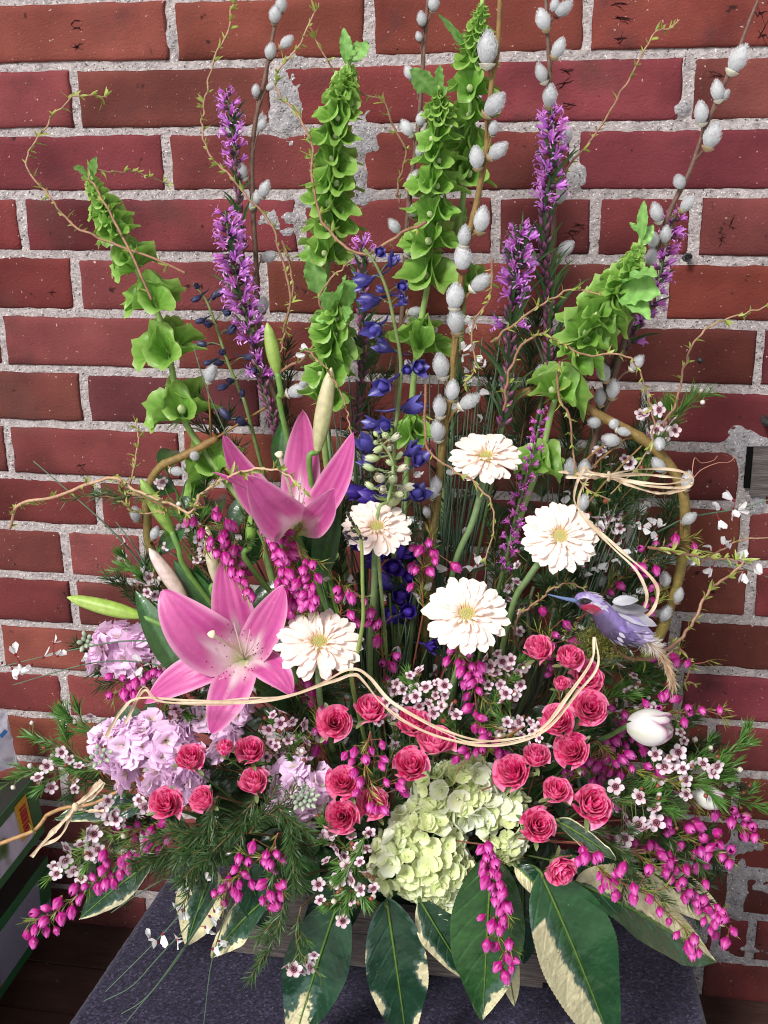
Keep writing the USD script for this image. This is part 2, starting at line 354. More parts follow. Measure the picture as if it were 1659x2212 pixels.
# mortar: one rough sheet between and a little over the bricks, with grey patches smeared across some joints
def patch(X, Z, x, y, rx, rz):
    q = at(x, y, 0); return ((X - q[0]) / rx) ** 2 + ((Z - q[2]) / rz) ** 2
nx, nz = 520, 420
X, Z = np.meshgrid(np.linspace(-1.22, .6, nx), np.linspace(LEDGE - .01, Z0 + .2, nz), indexing='ij')
q = np.stack([X, Z, 0 * X], -1)
h = .0012 + .0022 * (meshkit.fbm(q * 70, 4, 2) - .5) + .0016 * (meshkit.fbm(q * 260, 2, 4) - .5)
sm = np.full_like(X, -1.3)
for x, y, rx, rz in ((600, 265, .035, .03), (625, 210, .022, .045), (770, 300, .024, .05), (690, 430, .04, .012), (615, 470, .03, .02), (775, 390, .02, .03), (1600, 960, .022, .03), (1640, 1030, .012, .05), (375, 85, .008, .022),
                     (1240, 375, .012, .016), (1475, 235, .012, .012), (1610, 1830, .05, .012), (1600, 1900, .010, .05), (1500, 2000, .02, .08), (1645, 1890, .04, .022), (1640, 2050, .05, .006), (1560, 2060, .03, .008)):
    sm = np.maximum(sm, 1.15 - patch(X, Z, x, y, rx, rz))
sm = sstep(.0, 1.1, sm + 2.6 * (meshkit.fbm(q * 55 + 9, 4, 7) - .5))
h = h + sm * (.0042 + .002 * (meshkit.fbm(q * 120, 3, 6) - .5))
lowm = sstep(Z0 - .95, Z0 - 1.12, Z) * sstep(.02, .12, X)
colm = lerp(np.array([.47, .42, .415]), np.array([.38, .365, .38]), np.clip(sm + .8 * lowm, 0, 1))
vv = np.stack([X, -h, Z], -1).reshape(-1, 3)
wall.part('mortar', (vv, grid_faces(nx, nz)[:, ::-1], colm.reshape(-1, 3)), MORTAR)
wall.part('core', slab(-1.6, 1.0, .03, .25, 0, Z0 + .25), MORTAR, smooth=False)

# ragged firing cracks, each on the brick it runs across
CRACK = mat_plain('crack_shadow', (.022, .008, .008), .95, .1)
def crack(x, y, w, hgt, seed):
    r = np.random.default_rng(seed); p0 = at(x, y, 0)
    best = [p for (a, b, zb, zt, fc, p) in FACES.values() if a < p0[0] < b and zb < p0[2] < zt]
    fc = [fc for (a, b, zb, zt, fc, p) in FACES.values() if a < p0[0] < b and zb < p0[2] < zt]
    if not best: return
    ms = []
    s = px(p0)
    for br_ in range(3):
        n = 7; t = np.linspace(-.5, .5, n); g = r.uniform(.4, 1) if br_ else 1
        P = np.stack([p0[0] + t * w * s * g + r.normal(0, w * s * .03, n), np.full(n, -fc[0] - .0004), p0[2] + np.cumsum(r.normal(0, hgt * s * .16, n)) + (r.normal(0, hgt * s * .3) if br_ else 0) + (np.linspace(-1, 1, n) * hgt * s * r.choice([-.6, .6]) if br_ else 0)], 1)
        ww = (.0003 + .0011 * r.random(n) ** 2) * np.sin(np.linspace(.12, PI - .12, n)) * (1 if not br_ else .6)
        ms.append(ribbon(P, np.array([0, -1, 0]), ww, (.02, .01, .01)))
    wall.part('crack', join(ms), CRACK, parent=best[0])
for i, a in enumerate([(170, 50, 30, 14), (172, 98, 32, 16), (1340, 10, 40, 10), (1345, 43, 50, 12), (1340, 85, 30, 14), (1216, 190, 50, 16), (1225, 150, 30, 10), (1230, 225, 30, 12), (1640, 30, 30, 30), (1648, 75, 28, 22),
                       (1548, 165, 40, 16), (1236, 505, 40, 16), (1250, 490, 30, 12), (1580, 480, 18, 22), (1560, 510, 20, 20), (180, 1010, 24, 12), (115, 630, 20, 8), (1480, 265, 18, 8), (1600, 1330, 26, 8)]):
    crack(*a, i + 3)

METAL = mat_plain('weathered_metal', (.06, .062, .065), .5, .5, .3, 300, .6, .4)
p = at(1484, 553, .006)
hk = Thing('wall_screw_hook', 'small dark metal hook screwed into the mortar at upper right', 'hook', p)
a = np.linspace(-.4, 1.7 * PI, 18); s = px(p)
hk.part('hook', tube(np.stack([p[0] + 9 * s * np.cos(a), -.012 - .006 * np.sin(a * .5), p[2] + 7 * s * np.sin(a)], 1), 2.6 * s, 8, (.1, .1, .1)), METAL)
hk.part('shank', tube(np.array([p + [0, .02, 0], p + [0, -.008, 0]]), 6 * s, 10), METAL)
p = at(1512, 778, .004)
nl = Thing('masonry_nail', 'flat dark nail head driven into a brick at right', 'nail', p)
nl.part('head', lathe(p + [0, .002, 0], (0, -1, 0), [(0, .0001), (0, 7 * s), (.0035, 6.4 * s), (.005, .0001)], 12), METAL)
nl.part('shank', tube(np.array([p + [0, .03, 0], p]), 3 * s, 8), METAL)
# a grey block let into the wall at the right edge, with an open slot beside it, and a stub of pipe above
WOODG = mat_rock('weathered_wood', [(.3, (.055, .045, .044)), (.5, (.12, .098, .095)), (.72, (.21, .18, .175))], 30, .8, 60, .9, stretch=(1.2, 8, 22), dist=.003)
p = at(1640, 1010, .004)
cb = Thing('wall_wood_block', 'weathered grey wooden block let into the wall at the right edge', 'block', p)
q0, q1 = at(1628, 965, .009), at(1628, 1070, .009)
cb.part('block', slab(q0[0], q0[0] + .11, -.011, .02, q1[2], q0[2]), WOODG, smooth=False)
cb.part('slot', slab(q0[0] - .0068, q0[0] - .0003, -.0092, .02, q1[2] + .008, q0[2] - .001), mat_plain('slot_dark', (.006, .006, .006), 1, .0), smooth=False)
p = at(1650, 903, .004)
st = Thing('pipe_stub', 'dark metal pipe stub poking out of the wall at right edge', 'pipe', p)
st.part('stub', tube(np.array([p + [0, .03, 0], p + [0, -.018, .0], p + [.03, -.02, 0]]), 8 * s, 10), METAL)

# the brown painted ledge that the wall stands on
PAINT = mat_rock('brown_paint', [(.3, (.030, .016, .013)), (.6, (.060, .032, .025)), (.8, (.10, .06, .05))], 22, .5, 160, .6,
                 specks=[(75, .67, .71, (.36, .28, .20), 'f'), (30, .68, .71, (.22, .15, .11), 'f')], stretch=(.35, 1, 1))
led = Thing('painted_ledge', 'chipped brown painted plank ledge along the foot of the wall', 'ledge', (-.3, 0, 0))
ys = [-.002, -.088, -.176, -.264, -.352, -.44]
for k in range(5):
    m = slab(-1.6, 1.0, ys[k + 1] + .0025, ys[k], LEDGE - .06, LEDGE - .0015 * (k % 2)); led.part('plank', m, PAINT, smooth=False)
led.part('base', slab(-1.58, .98, -.43, -.004, .0, LEDGE - .062), PAINT, smooth=False)

# carpeted platform
CARPET = usdkit.material(stage, '/World/Looks/carpet_pile', {
    'g': ('geometry', {}), 'v': ('voronoi_texture', {'scale': 430.0}), 'n': ('noise_texture', {'scale': 260.0, 'detail': 3.}), 'n2': ('noise_texture', {'scale': 7.0, 'detail': 2.}),
    'r': ('rgb_ramp', {'ramp': [(.0, (.004, .003, .009)), (.42, (.012, .009, .026)), (.68, (.030, .025, .056)), (.92, (.12, .105, .18))]}),
    's': ('separate_color', {}), 'x': ('mix_float', {'fac': .5}), 'b': ('bump', {'strength': .9, 'distance': .003}), 'p': ('principled_bsdf', {'roughness': .95, 'specular_ior_level': .1, 'sheen_weight': .15})},
    [('g.position', 'v.vector'), ('g.position', 'n.vector'), ('v.color', 's.color'), ('s.r', 'x.a'), ('n.fac', 'x.b'), ('x.result', 'r.fac'), ('r.color', 'p.base_color'), ('x.result', 'b.height'), ('b.normal', 'p.normal')], surface='p.BSDF')
pl = Thing('carpeted_platform', 'low platform covered in mottled purple grey carpet under the planter', 'platform', (-.25, -.2, LEDGE))
l0, l1, r0, r1 = (onplane(*q, TOP) for q in ((360, 1890), (140, 2212), (1496, 2076), (1530, 2212)))
def along(p, q, y):
    return p[0] + (q[0] - p[0]) * (y - p[1]) / (q[1] - p[1])
ya, yb = -.012, -.47
nx, ny = 230, 90
u, w = np.meshgrid(np.linspace(0, 1, nx), np.linspace(0, 1, ny), indexing='ij')
yy = ya + (yb - ya) * w; xl = along(l0, l1, yy); xr = along(r0, r1, yy); xx = xl + (xr - xl) * u
zz = TOP + .0022 * (meshkit.fbm(np.stack([xx * 330, yy * 330, xx * 0], -1), 2, 4) - .5) - .008 * np.exp(-np.minimum(np.minimum(u * .68, (1 - u) * .68), (1 - w) * .47) / .004)
carp = (np.stack([xx, yy, zz], -1).reshape(-1, 3), grid_faces(nx, ny)[:, ::-1], np.ones((nx * ny, 3)))
pl.part('carpet', carp, CARPET)
def prism(poly, z0, z1):
    n = len(poly); v = np.array([[*p, z0] for p in poly] + [[*p, z1] for p in poly])
    f = [(i, (i + 1) % n, n + (i + 1) % n) for i in range(n)] + [(i, n + (i + 1) % n, n + i) for i in range(n)] + [(0, i + 1, i) for i in range(1, n - 1)] + [(n, n + i, n + i + 1) for i in range(1, n - 1)]
    return v, np.array(f), np.ones((2 * n, 3)) * .3
quad = [(along(l0, l1, ya), ya), (along(l0, l1, yb), yb), (along(r0, r1, yb), yb), (along(r0, r1, ya), ya)]
pl.part('body', prism(quad, LEDGE + .001, TOP - .0085), CARPET, smooth=False)

# weathered wooden planter box
q0, q1 = onplane(455, 2098, TOP), onplane(1182, 2112, TOP)
BX0, BX1, BY = q0[0], q1[0], (q0[1] + q1[1]) / 2
BD, BH = .165, .085
box = Thing('wooden_planter_box', 'weathered grey wooden planter box on the carpet holding the arrangement', 'planter', ((BX0 + BX1) / 2, BY + BD / 2, TOP + .004))
zb = TOP + .004
for y in (BY, BY + BD - .012):
    for k in range(2):
        box.part('plank', slab(BX0, BX1, y, y + .012, zb + .012 + k * .038, zb + .0485 + k * .038), WOODG, smooth=False)
for x in (BX0 + .0005, BX1 - .0125):
    for k in range(2):
        box.part('end_plank', slab(x, x + .012, BY + .0125, BY + BD - .0125, zb + .012 + k * .038, zb + .0485 + k * .038), WOODG, smooth=False)
box.part('bottom', slab(BX0 + .004, BX1 - .004, BY + .004, BY + BD - .004, zb + .0005, zb + .0118), WOODG, smooth=False)
for x in (BX0 + .015, BX1 - .03):
    box.part('corner_post', slab(x, x + .014, BY + .0125, BY + .025, zb + .013, zb + .088), WOODG, smooth=False)
FOAM = mat_plain('floral_foam', (.025, .055, .03), .95, .1, .4, 900)
fo = Thing('floral_foam_block', 'dark green foam block inside the planter that holds the stems', 'foam', ((BX0 + BX1) / 2, BY + BD / 2, zb + .014))
fo.part('block', slab(BX0 + .03, BX1 - .031, BY + .026, BY + BD - .026, zb + .014, zb + .125), FOAM, smooth=False)
CORE = np.array([(BX0 + BX1) / 2, BY + BD / 2, zb + .10])

# ------------------------------------------------------------------ cartons and bag at the left edge
GREEN = mat_plain('carton_green', (.012, .085, .028), .45, .5, .1, 60)
GREY = mat_rock('carton_print_grey', [(.35, (.16, .16, .22)), (.65, (.25, .25, .32))], 160, .05, 200, .5, stretch=(1, 1, 9))
PRINT = mat_rock('carton_print_flowers', [(.3, (.04, .09, .02)), (.42, (.16, .19, .12)), (.5, (.42, .40, .50)), (.64, (.52, .50, .62)), (.72, (.30, .32, .18))], 24, .03, 200, .4, detail=1.5)
YELLOW = mat_plain('carton_yellow', (.52, .30, .02), .45)
REDINK = mat_plain('carton_red', (.36, .02, .02), .45)
DARKC = mat_plain('carton_dark', (.012, .013, .010), .7)
def carton(name, label, tl, bl, d, length, front, extras):
    A, B = at(*tl, d), at(*bl, d)
    dep = np.array([0, -length, 0]); left = np.array([-.16, 0, -.0])
    t = Thing(name, label, 'carton', B)
    def quadm(u0, u1, w0, w1, lift):
        N = nrm(np.cross(dep, B - A)); N = N if N[0] > 0 else -N
        c = [A + dep * u + (B - A) * w + N * lift for u, w in ((u0, w0), (u1, w0), (u1, w1), (u0, w1))]
        cc = [x - N * .0012 for x in c]
        v = np.array(c + cc); f = np.array([(0, 1, 2), (0, 2, 3), (4, 6, 5), (4, 7, 6)] + [x for i in range(4) for x in ((i, 4 + i, (i + 1) % 4), ((i + 1) % 4, 4 + i, 4 + (i + 1) % 4))])
        return v, f, np.ones((8, 3))
    body = [A, A + dep, B + dep, B]; v = np.array([x for x in body] + [x + left + (np.array([0, 0, -.02]) if i in (0, 1) else 0) for i, x in enumerate(body)])
    f = np.array([(0, 2, 1), (0, 3, 2), (4, 5, 6), (4, 6, 7), (0, 1, 5), (0, 5, 4), (3, 7, 6), (3, 6, 2), (0, 4, 7), (0, 7, 3), (1, 2, 6), (1, 6, 5)])
    t.part('body', (v, f, np.ones((8, 3))), DARKC, smooth=False)
    t.part('printed_panel', quadm(.0, 1, .16, .86, .0016), front, smooth=False)
    t.part('top_border', quadm(0, 1, 0, .158, .0018), GREEN, smooth=False); t.part('bottom_border', quadm(0, 1, .862, 1, .0018), GREEN, smooth=False)
    for nm, m_, u0, u1, w0, w1, l in extras: t.part(nm, quadm(u0, u1, w0, w1, l), m_, smooth=False)
    return t
ex = [('end_border', GREEN, .0, .05, .16, .86, .003), ('yellow_label', YELLOW, .055, .115, .10, .72, .0036)]
ex += [('red_lettering', REDINK, .07, .10, .2 + .075 * k, .2 + .075 * k + (.055 if k % 3 else .04), .005) for k in range(6)]
ex += [('red_flower', REDINK, .24, .28, .5, .78, .0034), ('red_flower', REDINK, .5, .56, .34, .7, .0034), ('dark_picture', DARKC, .3, .42, .52, .84, .0032)]
carton('flower_carton', 'upper carton with green edge, yellow label and printed white flowers', (68, 1680), (95, 1795), .06, .5, PRINT, ex)
carton('flower_carton', 'lower carton with green edges and grey panel of small print', (100, 1848), (112, 1990), .06, .5, GREY, [('end_border', GREEN, 0, .06, .16, .6, .003), ('red_stroke', REDINK, .3, .33, .2, .84, .003), ('dark_stroke', DARKC, .33, .345, .45, .84, .003)])
PLASTIC = mat_plant('plastic_bag', .25, .45, .4, 90, noise=.03, coat=.3)
p = at(8, 1600, .05)
nb = 26; u, w = np.meshgrid(np.linspace(0, 1, nb), np.linspace(0, 1, nb), indexing='ij')
tl, tr_, bl_, br2 = at(-90, 1540, .09), at(14, 1535, .05), at(-90, 1690, .11), at(38, 1655, .06)
g = tl[None, None] * ((1 - u) * (1 - w))[..., None] + tr_ * (u * (1 - w))[..., None] + bl_ * ((1 - u) * w)[..., None] + br2 * (u * w)[..., None]
cr = (meshkit.fbm(np.stack([u * 5, w * 5, u * 0], -1), 4, 3) - .5) * .03
front = g + np.array([0, -1, .3]) * (cr + .03 * np.sin(PI * u) * np.sin(PI * w))[..., None]; back_ = g + np.array([0, .02, 0]) * np.sin(PI * u)[..., None] * np.sin(PI * w)[..., None]
cl = lerp((.56, .55, .66), (.8, .8, .86), meshkit.fbm(np.stack([u * 7, w * 7, u * 0 + 4], -1), 3, 6))
bagt = Thing('plastic_bag', 'crumpled whitish plastic bag against the wall at the left edge', 'bag', bl_)
bagt.part('sheet', join([(front.reshape(-1, 3), grid_faces(nb, nb), cl.reshape(-1, 3)), (back_.reshape(-1, 3), grid_faces(nb, nb)[:, ::-1], cl.reshape(-1, 3))]), PLASTIC)
bagt.part('blue_tape', ribbon(curve([at(1, 1592, .125), at(14, 1578, .11)], 4), view(p), .0025, (.04, .16, .42)), PLASTIC)
# ------------------------------------------------------------------ plant building blocks
def pth(pts, d0, d1=None, n=None, root=None):
    """A smooth path through photograph points whose distance from the wall runs from d0 to d1, from the foam if root is given."""
    d1 = d0 if d1 is None else d1; k = len(pts)
    P = [at(p[0], p[1], p[2] if len(p) > 2 else d0 + (d1 - d0) * i / max(k - 1, 1)) for i, p in enumerate(pts)]
    if root is not None:
        r = CORE + np.array([root, rng.uniform(-.03, .03), 0]); P = [r, r * .55 + P[0] * .45 + [0, 0, .02], *P] if np.linalg.norm(r - P[0]) > .12 else [r, *P]
    return curve(P, n or max(8, 6 * len(P)))

def basis(a, spin=0.):
    a = nrm(a); r = np.array([0, 0, 1.]) if abs(a[2]) < .95 else np.array([1., 0, 0])
    s = nrm(np.cross(a, r)); q = np.cross(s, a)
    c, k = math.cos(spin), math.sin(spin)
    return np.stack([c * s + k * q, -k * s + c * q, a], 1)

def place(proto, p, axis, scale, spin=0., mul=1., sq=(1, 1, 1)):
    v, f, c = proto
    return np.asarray(p) + (v * np.asarray(sq) * scale) @ basis(axis, spin).T, f, np.clip(c * mul, 0, .97)

def spikes(O, D, L, w, c0, c1):
    O, D = np.asarray(O), nrm(D); n = len(O); L = np.broadcast_to(L, (n,))[:, None]; w = np.broadcast_to(w, (n,))[:, None]
    s = nrm(np.cross(D, rng.normal(size=(n, 3))))
    v = np.stack([O - s * w * .6, O + s * w * .6, O + D * L * .5 - s * w, O + D * L * .5 + s * w, O + D * L], 1)
    f = np.array([(0, 1, 3), (0, 3, 2), (2, 3, 4)])[None] + 5 * np.arange(n)[:, None, None]
    c = np.stack([np.broadcast_to(c0, (n, 3))] * 2 + [lerp(c0, c1, np.full(n, .5))] * 2 + [np.broadcast_to(c1, (n, 3))], 1)
    return v.reshape(-1, 3), f.reshape(-1, 3), c.reshape(-1, 3)

def needles(P, n, L, w, c0, c1, ang=.75, t0=0., t1=1.):
    P = np.asarray(P); tg, s, u = frames(P)
    t = rng.uniform(t0, t1, n) * (len(P) - 1); i = np.minimum(t.astype(int), len(P) - 2); g = (t - i)[:, None]
    O = P[i] * (1 - g) + P[i + 1] * g; ph = rng.uniform(0, 2 * PI, n)[:, None]; a = rng.normal(ang, .18, n)[:, None]
    D = np.cos(a) * tg[i] + np.sin(a) * (np.cos(ph) * s[i] + np.sin(ph) * u[i])
    return spikes(O, D, L * rng.uniform(.7, 1.15, n), w, vary(c0), vary(c1))

def onpath(P, t):
    x = np.clip(t, 0, 1) * (len(P) - 1); i = min(int(x), len(P) - 2); g = x - i
    return P[i] * (1 - g) + P[i + 1] * g, nrm(P[i + 1] - P[i])

# --- small flower prototypes, axis along +z, about one unit long
def proto_bell(seed):                     # boronia: a small closed bell of four overlapping petals
    r = np.random.default_rng(seed)
    ms = []
    for k in range(4):
        a = k * PI / 2 + .2; o = np.array([math.cos(a), math.sin(a), 0])
        ms.append(blade(o * .06, o * .62 + [0, 0, .42], o * (.10 + .10 * r.random()) + [0, 0, 1.0 + .1 * r.random()], .42, o + [0, 0, .25], 'leaf', -.55, 2, 6,
                        lambda u, t: lerp((.46, .006, .22), (.76, .14, .52), np.clip(1.3 * t ** 3 + .25 * (1 - np.abs(u)) * t, 0, 1))))
    ms.append(egg((0, 0, -.16), (0, 0, 1), .3, .14, 6, 4, (.16, .10, .03), (.3, .03, .08)))
    return join(ms)
BELL = [proto_bell(k) for k in range(4)]

def proto_wax(seed):                      # waxflower: five round petals round a dark cup
    r = np.random.default_rng(seed); ms = []
    for k in range(5):
        a = k * 2 * PI / 5 + r.normal(0, .08); o = np.array([math.cos(a), math.sin(a), 0]); up = .18 + r.uniform(-.08, .1)
        ms.append(blade(o * .2 + [0, 0, .02], o * .6 + [0, 0, up * .4], o * 1.0 + [0, 0, up], .36, (0, 0, 1) - o * .2, 'round', .22, 2, 5, lambda u, t: lerp((.62, .26, .38), (.86, .76, .81), sstep(0, .55, t))))
    ms.append(lathe((0, 0, -.02), (0, 0, 1), [(.0, .33), (.16, .36), (.10, .24), (.03, .12), (.05, .001)], 10, np.array([(.45, .12, .2), (.30, .03, .09), (.12, .008, .03), (.05, .004, .012), (.10, .02, .02)])))
    ms.append(tube(np.array([[0, 0, .03], [0, 0, .3]]), .04, 4, (.5, .2, .25)))
    ms.append(lathe((0, 0, -.5), (0, 0, 1), [(0, .05), (.2, .16), (.48, .34)], 7, (.22, .14, .08)))
    for k in range(10):
        a = k * PI / 5; o = np.array([math.cos(a), math.sin(a), 0]); ms.append(egg(o * .26 + [0, 0, .12], (0, 0, 1) - o * .5, .12, .035, 4, 3, (.85, .75, .75)))
    return join(ms)
WAX = [proto_wax(k) for k in range(4)]
WAXBUD = join([egg((0, 0, 0), (0, 0, 1), 1, .42, 7, 6, (.16, .16, .05), (.36, .035, .045), .6)])
WAXBUDW = join([egg((0, 0, 0), (0, 0, 1), 1, .45, 8, 6, (.30, .32, .14), (.88, .80, .78), .75)])

def proto_hyd(seed):                      # hydrangea floret: four cupped sepals and a bead
    r = np.random.default_rng(seed); ms = []; cup = r.uniform(.35, 1.0)
    for k in range(4):
        a = k * PI / 2 + r.normal(0, .1); o = np.array([math.cos(a), math.sin(a), 0])
        ms.append(blade(o * .05, o * .55 + [0, 0, .05 * cup], o * (1.0 - .2 * cup) + [0, 0, .7 * cup], .52, (0, 0, 1) - o * .3, 'round', .18, 2, 5,
                        lambda u, t: lerp((.70, .77, .36), (.90, .92, .74), sstep(.0, .9, t) * .8 + .2 * np.abs(u)), .05, 2, seed + k))
    ms.append(egg((0, 0, -.02), (0, 0, 1), .22, .12, 6, 4, (.62, .70, .40)))
    ms.append(tube(np.array([[0, 0, 0.], [0, 0, -1.3]]), .05, 4, (.35, .5, .18)))
    return join(ms)
HYD = [proto_hyd(k) for k in range(6)]

def proto_stock(seed):                    # stock: a double, crumpled floret
    r = np.random.default_rng(seed); ms = []
    for k in range(9):
        a = k * 2.4 + r.normal(0, .2); o = np.array([math.cos(a), math.sin(a), 0]); ring = k / 9
        R = 1.0 - .62 * ring; hgt = .12 + .45 * ring
        ms.append(blade(o * .04 + [0, 0, .0], o * .45 * R + [0, 0, hgt], o * R + [0, 0, hgt * 1.1 - .12 * R], .5 * (.75 + .35 * R), (0, 0, 1) - o * .35, 'wedge', .1, 3, 6,
                        lambda u, t: lerp((.74, .66, .50), (.93, .69, .91), sstep(.05, .45, t)), .17, 1.3, seed * 3 + k))
    return join(ms)
STOCK = [proto_stock(k) for k in range(5)]

def proto_liatris(seed):                  # liatris floret: a purple cup with curling pink threads
    r = np.random.default_rng(seed); ms = [egg((0, 0, -.1), (0, 0, 1), .6, .21, 7, 5, (.05, .05, .025), (.10, .022, .09), .6, 0, 0, .6)]
    for k in range(11):
        a = k * 2.4 + r.normal(0, .3); o = np.array([math.cos(a), math.sin(a), 0]); q = around((0, 0, 1), r.uniform(0, 6.3))
        L = r.uniform(.8, 1.2); sp = r.uniform(.18, .55)
        P = curve([o * .07 + [0, 0, .3], o * sp * .6 + [0, 0, .3 + .4 * L], o * sp + [0, 0, .3 + .75 * L] + q * .12, o * (sp + .15) + [0, 0, .3 + .75 * L - .1] + q * .3], 6)
        ms.append(ribbon(P, o + q * .5, .062 * np.array([1, 1, 1, .95, .85, .5]), lerp((.44, .07, .50), (.82, .38, .93), np.linspace(0, 1, 6) ** .7)))
    return join(ms)
LIA = [proto_liatris(k) for k in range(5)]
LIABUD = join([egg((0, 0, 0), (0, 0, 1), 1, .2, 6, 5, (.045, .06, .025), (.26, .045, .17), .45)] + [blade((0, 0, 0), np.array([math.cos(a), math.sin(a), .9]) * .28, np.array([math.cos(a) * .2, math.sin(a) * .2, .75]), .13, (math.cos(a), math.sin(a), .3), 'leaf', -.3, 1, 3, (.09, .05, .06)) for a in (0, 2.1, 4.2)])

def proto_catkin(seed):                   # pussy willow catkin: silvery egg under a coat of hairs, on a small scale
    r = np.random.default_rng(seed)
    body = egg((0, 0, 0), (0, 0, 1), 1, .275, 12, 10, (.44, .445, .46), (.70, .705, .72), .62)
    n = 900; t = 1 - r.uniform(0, 1, n) ** 1.1; t = np.clip(t, .03, .985); ph = r.uniform(0, 2 * PI, n)
    rad = .28 * np.sin(PI * t ** .97) ** .75; O = np.stack([rad * np.cos(ph), rad * np.sin(ph), t], 1)
    D = np.stack([np.cos(ph), np.sin(ph), 2.3 + 0 * ph], 1) + r.normal(0, .25, (n, 3)); D[:, 2] += t * 1.2
    global rng
    keep, rng = rng, r
    hair = spikes(O, D, .12 * r.uniform(.5, 1.2, n), .005, (.50, .505, .52), (.80, .80, .82)); rng = keep
    return join([body, hair])
CATK = [proto_catkin(k) for k in range(4)]
def cap_scale(c): 
    return join([lathe((0, 0, -.06), (0, 0, 1), [(0, .03), (.04, .12), (.12, .20), (.20, .235)], 7, np.array([c, c, c, np.array(c) * 1.3]), 2, .12)])
SCALE = [cap_scale((.10, .022, .015)), cap_scale((.30, .22, .12)), cap_scale((.48, .45, .36))]

def proto_pea(seed):                      # genista: a little white pea flower in a red cup
    r = np.random.default_rng(seed); ms = []
    for o, L, w in (((.30, 0, 0), 1.0, .30), ((-.22, .12, 0), .95, .26), ((0, -.1, .0), .8, .18)):
        o = np.array(o); ms.append(blade((0, 0, .1), o * .7 + [0, 0, .5], o * 1.3 + [0, 0, L], w, np.array([-o[1] - .2, o[0], .1]) + r.normal(0, .2, 3), 'wedge', .35, 2, 5, (.88, .87, .88)))
    ms.append(egg((0, 0, -.12), (0, 0, 1), .36, .13, 6, 4, (.20, .012, .022), (.30, .02, .04)))
    return join(ms)
PEA = [proto_pea(k) for k in range(4)]

def proto_delph(seed, c0, c1, c2, flare=1.):        # delphinium: a half-open hooded flower with a long spur
    r = np.random.default_rng(seed); ms = [egg((0, 0, -.05), (0, 0, 1), 1.0, .27, 8, 7, c0, c1, .55, 5, .12)]
    for k in range(5):
        a = k * 2 * PI / 5; o = np.array([math.cos(a), math.sin(a), 0])
        ms.append(blade((0, 0, .0), o * .42 + [0, 0, .4], o * (.12 + (.18 + .38 * r.random()) * flare) + [0, 0, 1.0], .22 + .08 * flare, o, 'leaf', -.4, 2, 5, lambda u, t: lerp(lerp(c0, c1, t), c2, (np.abs(u) < .3) * sstep(.45, .8, t) * (.8 if k % 2 else .1))))
    P = curve([(0, 0, .25), (.12, 0, -.1), (.2, 0, -.6), (.42, 0, -1.0)], 7)
    ms.append(tube(P, np.linspace(.12, .02, 7), 6, c0))
    return join(ms)
DELD = [proto_delph(k, (.028, .030, .075), (.055, .06, .14), (.12, .12, .22), .1) for k in range(3)]
DELB = [proto_delph(k, (.045, .035, .19), (.10, .085, .40), (.55, .55, .78)) for k in range(3)]
DELV = [proto_delph(k, (.030, .012, .17), (.07, .03, .36), (.2, .12, .5)) for k in range(3)]
DELP = [proto_delph(k, (.34, .46, .16), (.66, .74, .44), (.7, .72, .6), .12) for k in range(2)] + [proto_delph(7, (.50, .50, .34), (.66, .62, .50), (.45, .3, .45), .4)]

def twig_leaf(k):                         # a tuft of small willow leaves
    r = np.random.default_rng(k); ms = []
    for i in range(3 + k % 2):
        a = r.uniform(0, 2 * PI); o = np.array([math.cos(a), math.sin(a), 0]); L = r.uniform(.7, 1.15)
        ms.append(blade((0, 0, 0), o * .35 * L + [0, 0, .5 * L], o * (.62 + .3 * r.random()) * L + [0, 0, (.6 + .3 * r.random()) * L] + r.normal(0, .1, 3), .13, (0, 0, 1) - o, 'leaf', .4, 1, 6, lambda u, t: lerp((.30, .38, .06), (.40, .46, .12), t), .05, 1, k))
    return join(ms)
TUFT = [twig_leaf(k) for k in range(5)]

